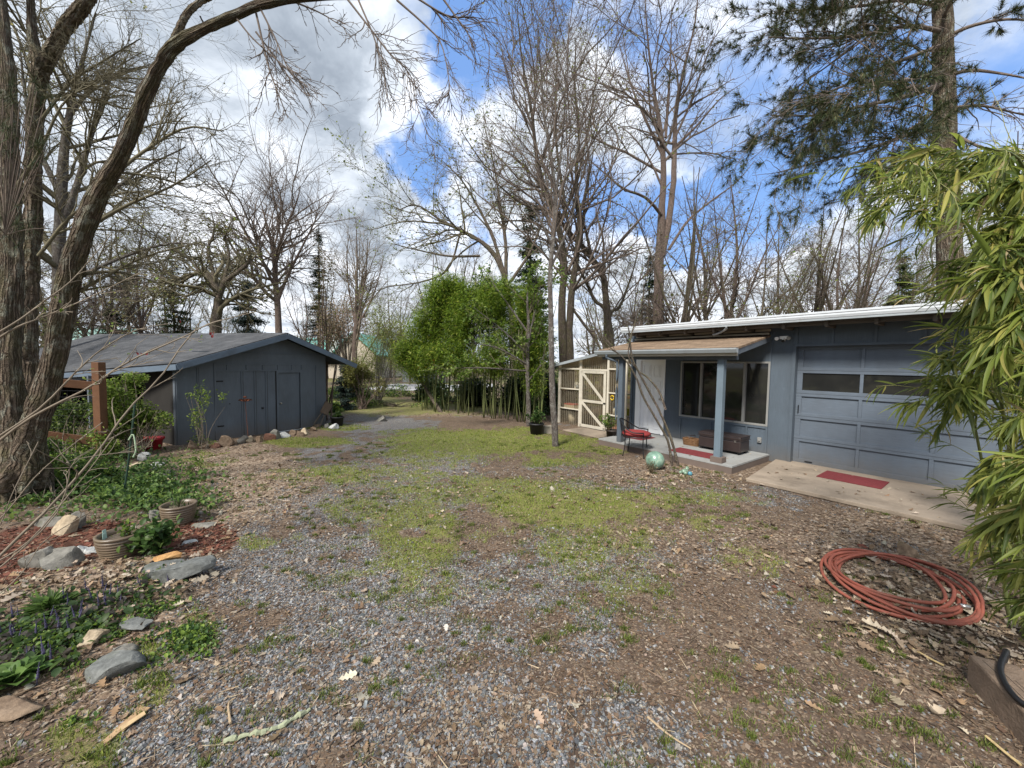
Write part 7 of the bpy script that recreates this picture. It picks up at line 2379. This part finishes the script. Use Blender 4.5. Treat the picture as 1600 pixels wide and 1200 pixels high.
tag(tubemesh('leaning_log', [(smooth_line(st_p, 10)[None], np.linspace(.07, .04, 10)[None], 8)], M_bark_oak, None), 'leaning bare dead stem at the driveway edge left of the bamboo', 'log')
# shrubs by the fence / shed
l0 = G(215, 715); l0[2] = 0
bush('yellow_green_shrub', 'bushy fresh yellow-green shrub between the fence post and the shed', l0, [bb2(l0, 195, 650, 7.0, 42, 36, .5), bb2(l0, 225, 665, 7.0, 36, 26, .45), bb2(l0, 185, 610, 7.0, 30, 20, .4), bb2(l0, 245, 655, 7.0, 20, 14, .3), bb2(l0, 165, 690, 6.6, 40, 24, .5), bb2(l0, 205, 592, 7.2, 20, 12, .3)], 11000, .045, LIME + [(.10, .15, .03)], kind='quad', stems=50, gap=.43, gscale=4, trunkr=.008, stemmat=M_twig_pale)
l0 = G(100, 740); l0[2] = 0
bush('fence_shrub', 'dark leafy shrub behind the wire mesh of the fence', l0, [bb2(l0, 90, 680, 6.9, 50, 40, .4), bb2(l0, 40, 690, 6.9, 40, 40, .4), bb2(l0, 120, 640, 7.0, 24, 18, .4)], 6500, .045, [(.09, .14, .03), (.05, .09, .02), (.15, .2, .045)], kind='quad', stems=30, gap=.44, gscale=4, trunkr=.008)
l0 = G(92, 790); l0[2] = 0
bush('bed_shrub', 'bright green leafy shrub at the foot of the big left tree', l0, [bb2(l0, 80, 735, 5.2, 40, 30, .35), bb2(l0, 130, 745, 5.2, 36, 26, .35), bb2(l0, 60, 700, 5.2, 20, 16, .3)], 5200, .04, GREEN + LIME[:3], kind='oval', stems=24, gap=.44, gscale=5, trunkr=.006)
l0 = G(315, 702); l0[2] = 0
bush('shed_sapling', 'thin yellow-green sapling in front of the left end of the shed wall', l0, [bb2(l0, 316, 620, 7.6, 14, 26, .12), bb2(l0, 308, 655, 7.6, 12, 24, .12), bb2(l0, 316, 690, 7.6, 22, 12, .18), bb2(l0, 348, 618, 7.6, 9, 12, .08), bb2(l0, 296, 618, 7.6, 8, 6, .08)], 750, .035, LIME, kind='oval', stems=15, gap=.40, gscale=6, trunkr=.006, stemmat=M_twig_pale)
l0 = G(320, 770); l0[2] = 0
bush('weed_clump', 'thin yellow-green weeds growing beside the bed edging stones', G(305, 745) * [1, 1, 0], [bb2(G(305, 745) * [1, 1, 0], 300, 725, 5.6, 14, 18, .12)], 300, .03, LIME, kind='oval', stems=14, gap=.40, gscale=6, trunkr=.004)
# leaf fringe and green wall behind everything so that gaps read as woods
for k_, (px, Y, rx, lab) in enumerate([(300, 46, 260, 'hazy green scrub line at the far left horizon'), (650, 55, 260, 'hazy green scrub line beyond the driveway'), (1000, 44, 260, 'scrub of budding undergrowth behind the greenhouse'), (1300, 36, 260, 'scrub of budding undergrowth behind the garage'), (50, 24, 160, 'leafy scrub behind the left fence'), (-150, 16, 160, 'leafy scrub outside the left edge')]):
    l0 = at0(px, Y)
    sc_x = rx * Y / FPX
    bush('scrub', lab, l0, [(dx * sc_x, RNG.normal(0, 2), .8, sc_x * .28, 2.0, 1.2 + RNG.random() * .9) for dx in np.linspace(-1, 1, 8)], 4200, .16 + Y * .003, [(.13, .15, .05), (.08, .10, .035), (.18, .19, .07), (.14, .11, .07)], stems=60, gap=.40, gscale=.6, trunkr=.05, cat='undergrowth')

# ---------------- planting round the back of the photographer, seen only mirrored in the panes
for k_, (x_, y_, h_, lab) in enumerate([(-9, -7, 7, 'dark evergreen behind the photographer on the left'), (-15, -2, 9, 'dark evergreen farther left behind the photographer'), (-5, -11, 8, 'dark evergreen straight behind the photographer'), (-13, -12, 10, 'tallest dark evergreen behind the photographer'), (-20, 5, 9, 'dark evergreen left of the big arching tree'), (2, -14, 8, 'dark evergreen behind the photographer on the right'), (-18, -9, 10, 'dark evergreen at the far back left')]):
    bush('evergreen', lab, (x_, y_, 0), [(0, 0, h_ * .3, h_ * .26, h_ * .26, h_ * .3), (0, 0, h_ * .62, h_ * .18, h_ * .18, h_ * .3), (.6, .4, h_ * .2, h_ * .28, h_ * .3, h_ * .18)], 4200, .4, CON, stems=12, gap=.38, gscale=.9, trunkr=.1, cat='tree')
# ================================================================ FOREGROUND BAMBOO AT THE RIGHT
fb_base = G(1640, 1010); fb_base[2] = 0
fbm_ = thing('foreground_bamboo', 'leafy bamboo with long drooping leaves filling the right edge of the photo', 'bamboo', tuple(fb_base))
o0 = np.array(fb_base)
culms = [[(1600, 1010, 2.5), (1590, 800, 2.45), (1560, 600, 2.4), (1530, 420, 2.3), (1480, 300, 2.2), (1420, 250, 2.1)], [(1640, 1000, 2.4), (1630, 750, 2.3), (1600, 500, 2.2), (1560, 330, 2.1), (1500, 250, 2.0), (1440, 240, 1.95)],
         [(1690, 1000, 2.3), (1680, 700, 2.2), (1650, 420, 2.0), (1600, 260, 1.9), (1540, 230, 1.8)], [(1660, 1020, 2.7), (1640, 800, 2.8), (1620, 600, 2.8), (1600, 380, 2.7), (1560, 250, 2.6)], [(1760, 1000, 2.2), (1750, 700, 2.0), (1700, 450, 1.8), (1640, 350, 1.7)],
         [(1580, 990, 2.7), (1560, 850, 2.7), (1530, 700, 2.6), (1510, 600, 2.6), (1500, 540, 2.6)], [(1800, 1100, 2.4), (1800, 800, 2.2), (1760, 500, 2.0), (1700, 300, 1.9)]]
CL_ = np.array([smooth_line(L3(c), 20) - o0 for c in culms])
CL_[:, 0, 2] = 0
CRr = np.tile(np.linspace(.012, .003, 20), (len(CL_), 1))
for q in range(len(CL_)):
    V, F, U = tubes(CL_[q:q + 1], CRr[q:q + 1], 8)
    link_mesh('culm', V, [F], M_culm, fbm_, smooth=True)
# guided side branches that carry the leaf sprays
sprays = [
    [(1545, 590, 2.3), (1490, 585, 2.1), (1440, 565, 2.0), (1400, 560, 1.95)], [(1540, 620, 2.3), (1490, 610, 2.1), (1440, 615, 2.0), (1415, 612, 1.95)], [(1550, 560, 2.3), (1500, 545, 2.2), (1465, 545, 2.1)],
    [(1500, 280, 2.1), (1440, 262, 2.0), (1390, 262, 1.95), (1350, 275, 1.9)], [(1490, 300, 2.1), (1430, 300, 2.0), (1380, 310, 1.95), (1345, 330, 1.9)], [(1520, 250, 2.0), (1460, 232, 1.95), (1410, 235, 1.9)], [(1530, 340, 2.1), (1470, 330, 2.0), (1420, 330, 1.95)],
    [(1600, 260, 1.8), (1560, 235, 1.75), (1520, 235, 1.7)], [(1600, 330, 1.7), (1560, 340, 1.6), (1520, 360, 1.55), (1490, 390, 1.5)], [(1620, 400, 1.6), (1570, 400, 1.5), (1530, 420, 1.45), (1500, 450, 1.4)], [(1640, 460, 1.5), (1590, 460, 1.4), (1550, 490, 1.35), (1530, 520, 1.35)],
    [(1600, 380, 2.0), (1540, 380, 1.9), (1480, 395, 1.9), (1455, 420, 1.9)], [(1610, 450, 2.0), (1560, 450, 1.9), (1510, 470, 1.85), (1485, 500, 1.85)],
    [(1620, 540, 2.0), (1580, 540, 1.9), (1550, 560, 1.85)], [(1630, 620, 2.0), (1590, 620, 1.9), (1555, 640, 1.85), (1530, 660, 1.85)], [(1620, 700, 2.1), (1570, 690, 2.0), (1520, 700, 1.95), (1480, 715, 1.9)], [(1600, 740, 2.1), (1550, 750, 2.0), (1500, 755, 1.9), (1475, 760, 1.9)],
    [(1640, 760, 1.7), (1590, 760, 1.6), (1545, 770, 1.5), (1520, 790, 1.5)], [(1660, 820, 1.6), (1610, 830, 1.5), (1560, 840, 1.45), (1530, 850, 1.4)], [(1650, 880, 1.8), (1600, 890, 1.7), (1550, 890, 1.6), (1510, 895, 1.6)], [(1660, 930, 1.9), (1610, 930, 1.8), (1570, 935, 1.75)],
    [(1600, 960, 2.3), (1570, 950, 2.25), (1540, 950, 2.2)], [(1590, 840, 2.4), (1550, 830, 2.3), (1510, 820, 2.25), (1480, 825, 2.2)], [(1700, 700, 1.5), (1640, 690, 1.4), (1590, 700, 1.3), (1565, 720, 1.3)], [(1700, 600, 1.5), (1640, 580, 1.4), (1600, 580, 1.35)], [(1690, 880, 1.4), (1640, 900, 1.3), (1600, 930, 1.3)],
    [(1590, 660, 2.4), (1560, 640, 2.4), (1530, 620, 2.35)], [(1570, 560, 2.4), (1545, 520, 2.35), (1530, 480, 2.3)], [(1600, 800, 2.4), (1570, 780, 2.4), (1545, 770, 2.4)], [(1640, 300, 1.7), (1600, 280, 1.6), (1560, 290, 1.55)]]
sprays = [[(a + (80 if b > 640 else 55 if b > 350 else 20), b, c * (1.55 if b < 345 and a < 1540 else 1.12)) for a, b, c in l_] for l_ in sprays]
SP = np.array([smooth_line(L3(c), 12) - o0 for c in sprays])
SR = np.tile(np.linspace(.0035, .0018, 12), (len(SP), 1))
q1, r1_ = grow(SP, SR, 210, .34, .5, 7, .1, .0, .15, .8, .0014, .10, droop=.05)
q0, r0_ = grow(CL_, CRr, 150, .16, .9, 7, .1, .05, .2, .4, .0016, .15, droop=.05)
lo_ = q0[:, -1, 2] + o0[2] < 1.8 + .52 * (q0[:, -1, 1] + o0[1])
q0, r0_ = q0[lo_], r0_[lo_]
qc = np.concatenate([q1, q0]); rc = np.concatenate([r1_, r0_])
tubemesh('branchlets', [(SP, SR, 5), (qc, rc, 4)], pmat('bamboo_twig', (.22, .22, .08), .6, .3, 10), fbm_)


def bamboo_leaves(src, n, size, tip=False):
    i = RNG.integers(0, len(src), n)
    K = src.shape[1]
    f = RNG.beta(2.2, 1.2, n) * (K - 1); j = np.minimum(f.astype(int), K - 2); f = (f - j)[:, None]
    Q = src[i, j] * (1 - f) + src[i, j + 1] * f
    T = src[i, j + 1] - src[i, j]; T /= np.linalg.norm(T, axis=1, keepdims=True)
    d = T * .75 + RNG.normal(0, .42, (n, 3)) + [-.25, -.08, -.25]
    return Q, d


V0, F0 = TM['lance']
s = np.linspace(0, 1, 8); wv_ = .075 * np.sin(np.pi * np.clip(s, 0, 1) ** .75) ** .8 + .002; wv_[-1] = 0
LV = []
for a, b_ in zip(s, wv_):
    zc = -.30 * a * a
    LV += [(-b_, a, zc + b_ * .45), (0, a, zc), (b_, a, zc + b_ * .45)]
LV = np.array(LV)
LF = np.array([q for i in range(7) for q in ([3 * i, 3 * i + 1, 3 * i + 4, 3 * i + 3], [3 * i + 1, 3 * i + 2, 3 * i + 5, 3 * i + 4])])
TM['bam'] = (LV, LF)
parts = [bamboo_leaves(q1, 4200, 1), bamboo_leaves(q0, 1300, 1), bamboo_leaves(SP, 1100, 1)]
Q = np.concatenate([p[0] for p in parts]); d = np.concatenate([p[1] for p in parts])
k_ = (np.hypot(Q[:, 0] + o0[0], Q[:, 1] + o0[1]) > 1.75) & (Q[:, 2] + o0[2] < 1.8 + .56 * (Q[:, 1] + o0[1]))
Q, d = Q[k_], d[k_]
leaves('foliage', fbm_, Q, d, .13, [(.15, .19, .035), (.21, .25, .05), (.09, .13, .028), (.28, .30, .07), (.34, .31, .08), (.44, .35, .17)], [30, 28, 18, 14, 6, 3], 'bam', wid=.60, jit=.16)
# deeper leafy mass behind the near sprays, leaf colours darkened as inner shade
Qd = []
for a, b, Y, rx, ry, m_ in [(q[0] + (34 if q[1] > 350 else 10), *q[1:5], int(q[5] * .8)) for q in ((1640, 300, 3.6, 70, 60, 500), (1600, 400, 3.4, 70, 60, 500), (1610, 520, 3.4, 60, 70, 500), (1620, 640, 3.4, 62, 70, 560), (1620, 760, 3.3, 66, 70, 560), (1620, 880, 3.2, 66, 70, 560), (1560, 300, 3.8, 90, 44, 600), (1450, 275, 3.8, 70, 34, 450), (1650, 980, 3.0, 60, 50, 300), (1570, 860, 3.2, 36, 60, 200))]:
    pt, _ = ball_pts(m_, W(a, b, Y) - o0, (rx * Y / FPX, .45, ry * Y / FPX), hollow=.2)
    Qd.append(pt)
Qd = np.concatenate(Qd)
Qd = Qd[(Qd[:, 2] + o0[2] > .1)]
dd = RNG.normal(0, .6, Qd.shape) + [-.35, -.1, -.45]
leaves('foliage', fbm_, Qd, dd, .13, [(.08, .11, .024), (.12, .15, .035), (.05, .08, .02), (.20, .22, .055), (.30, .26, .10)], None, 'bam', wid=.75, jit=.18)
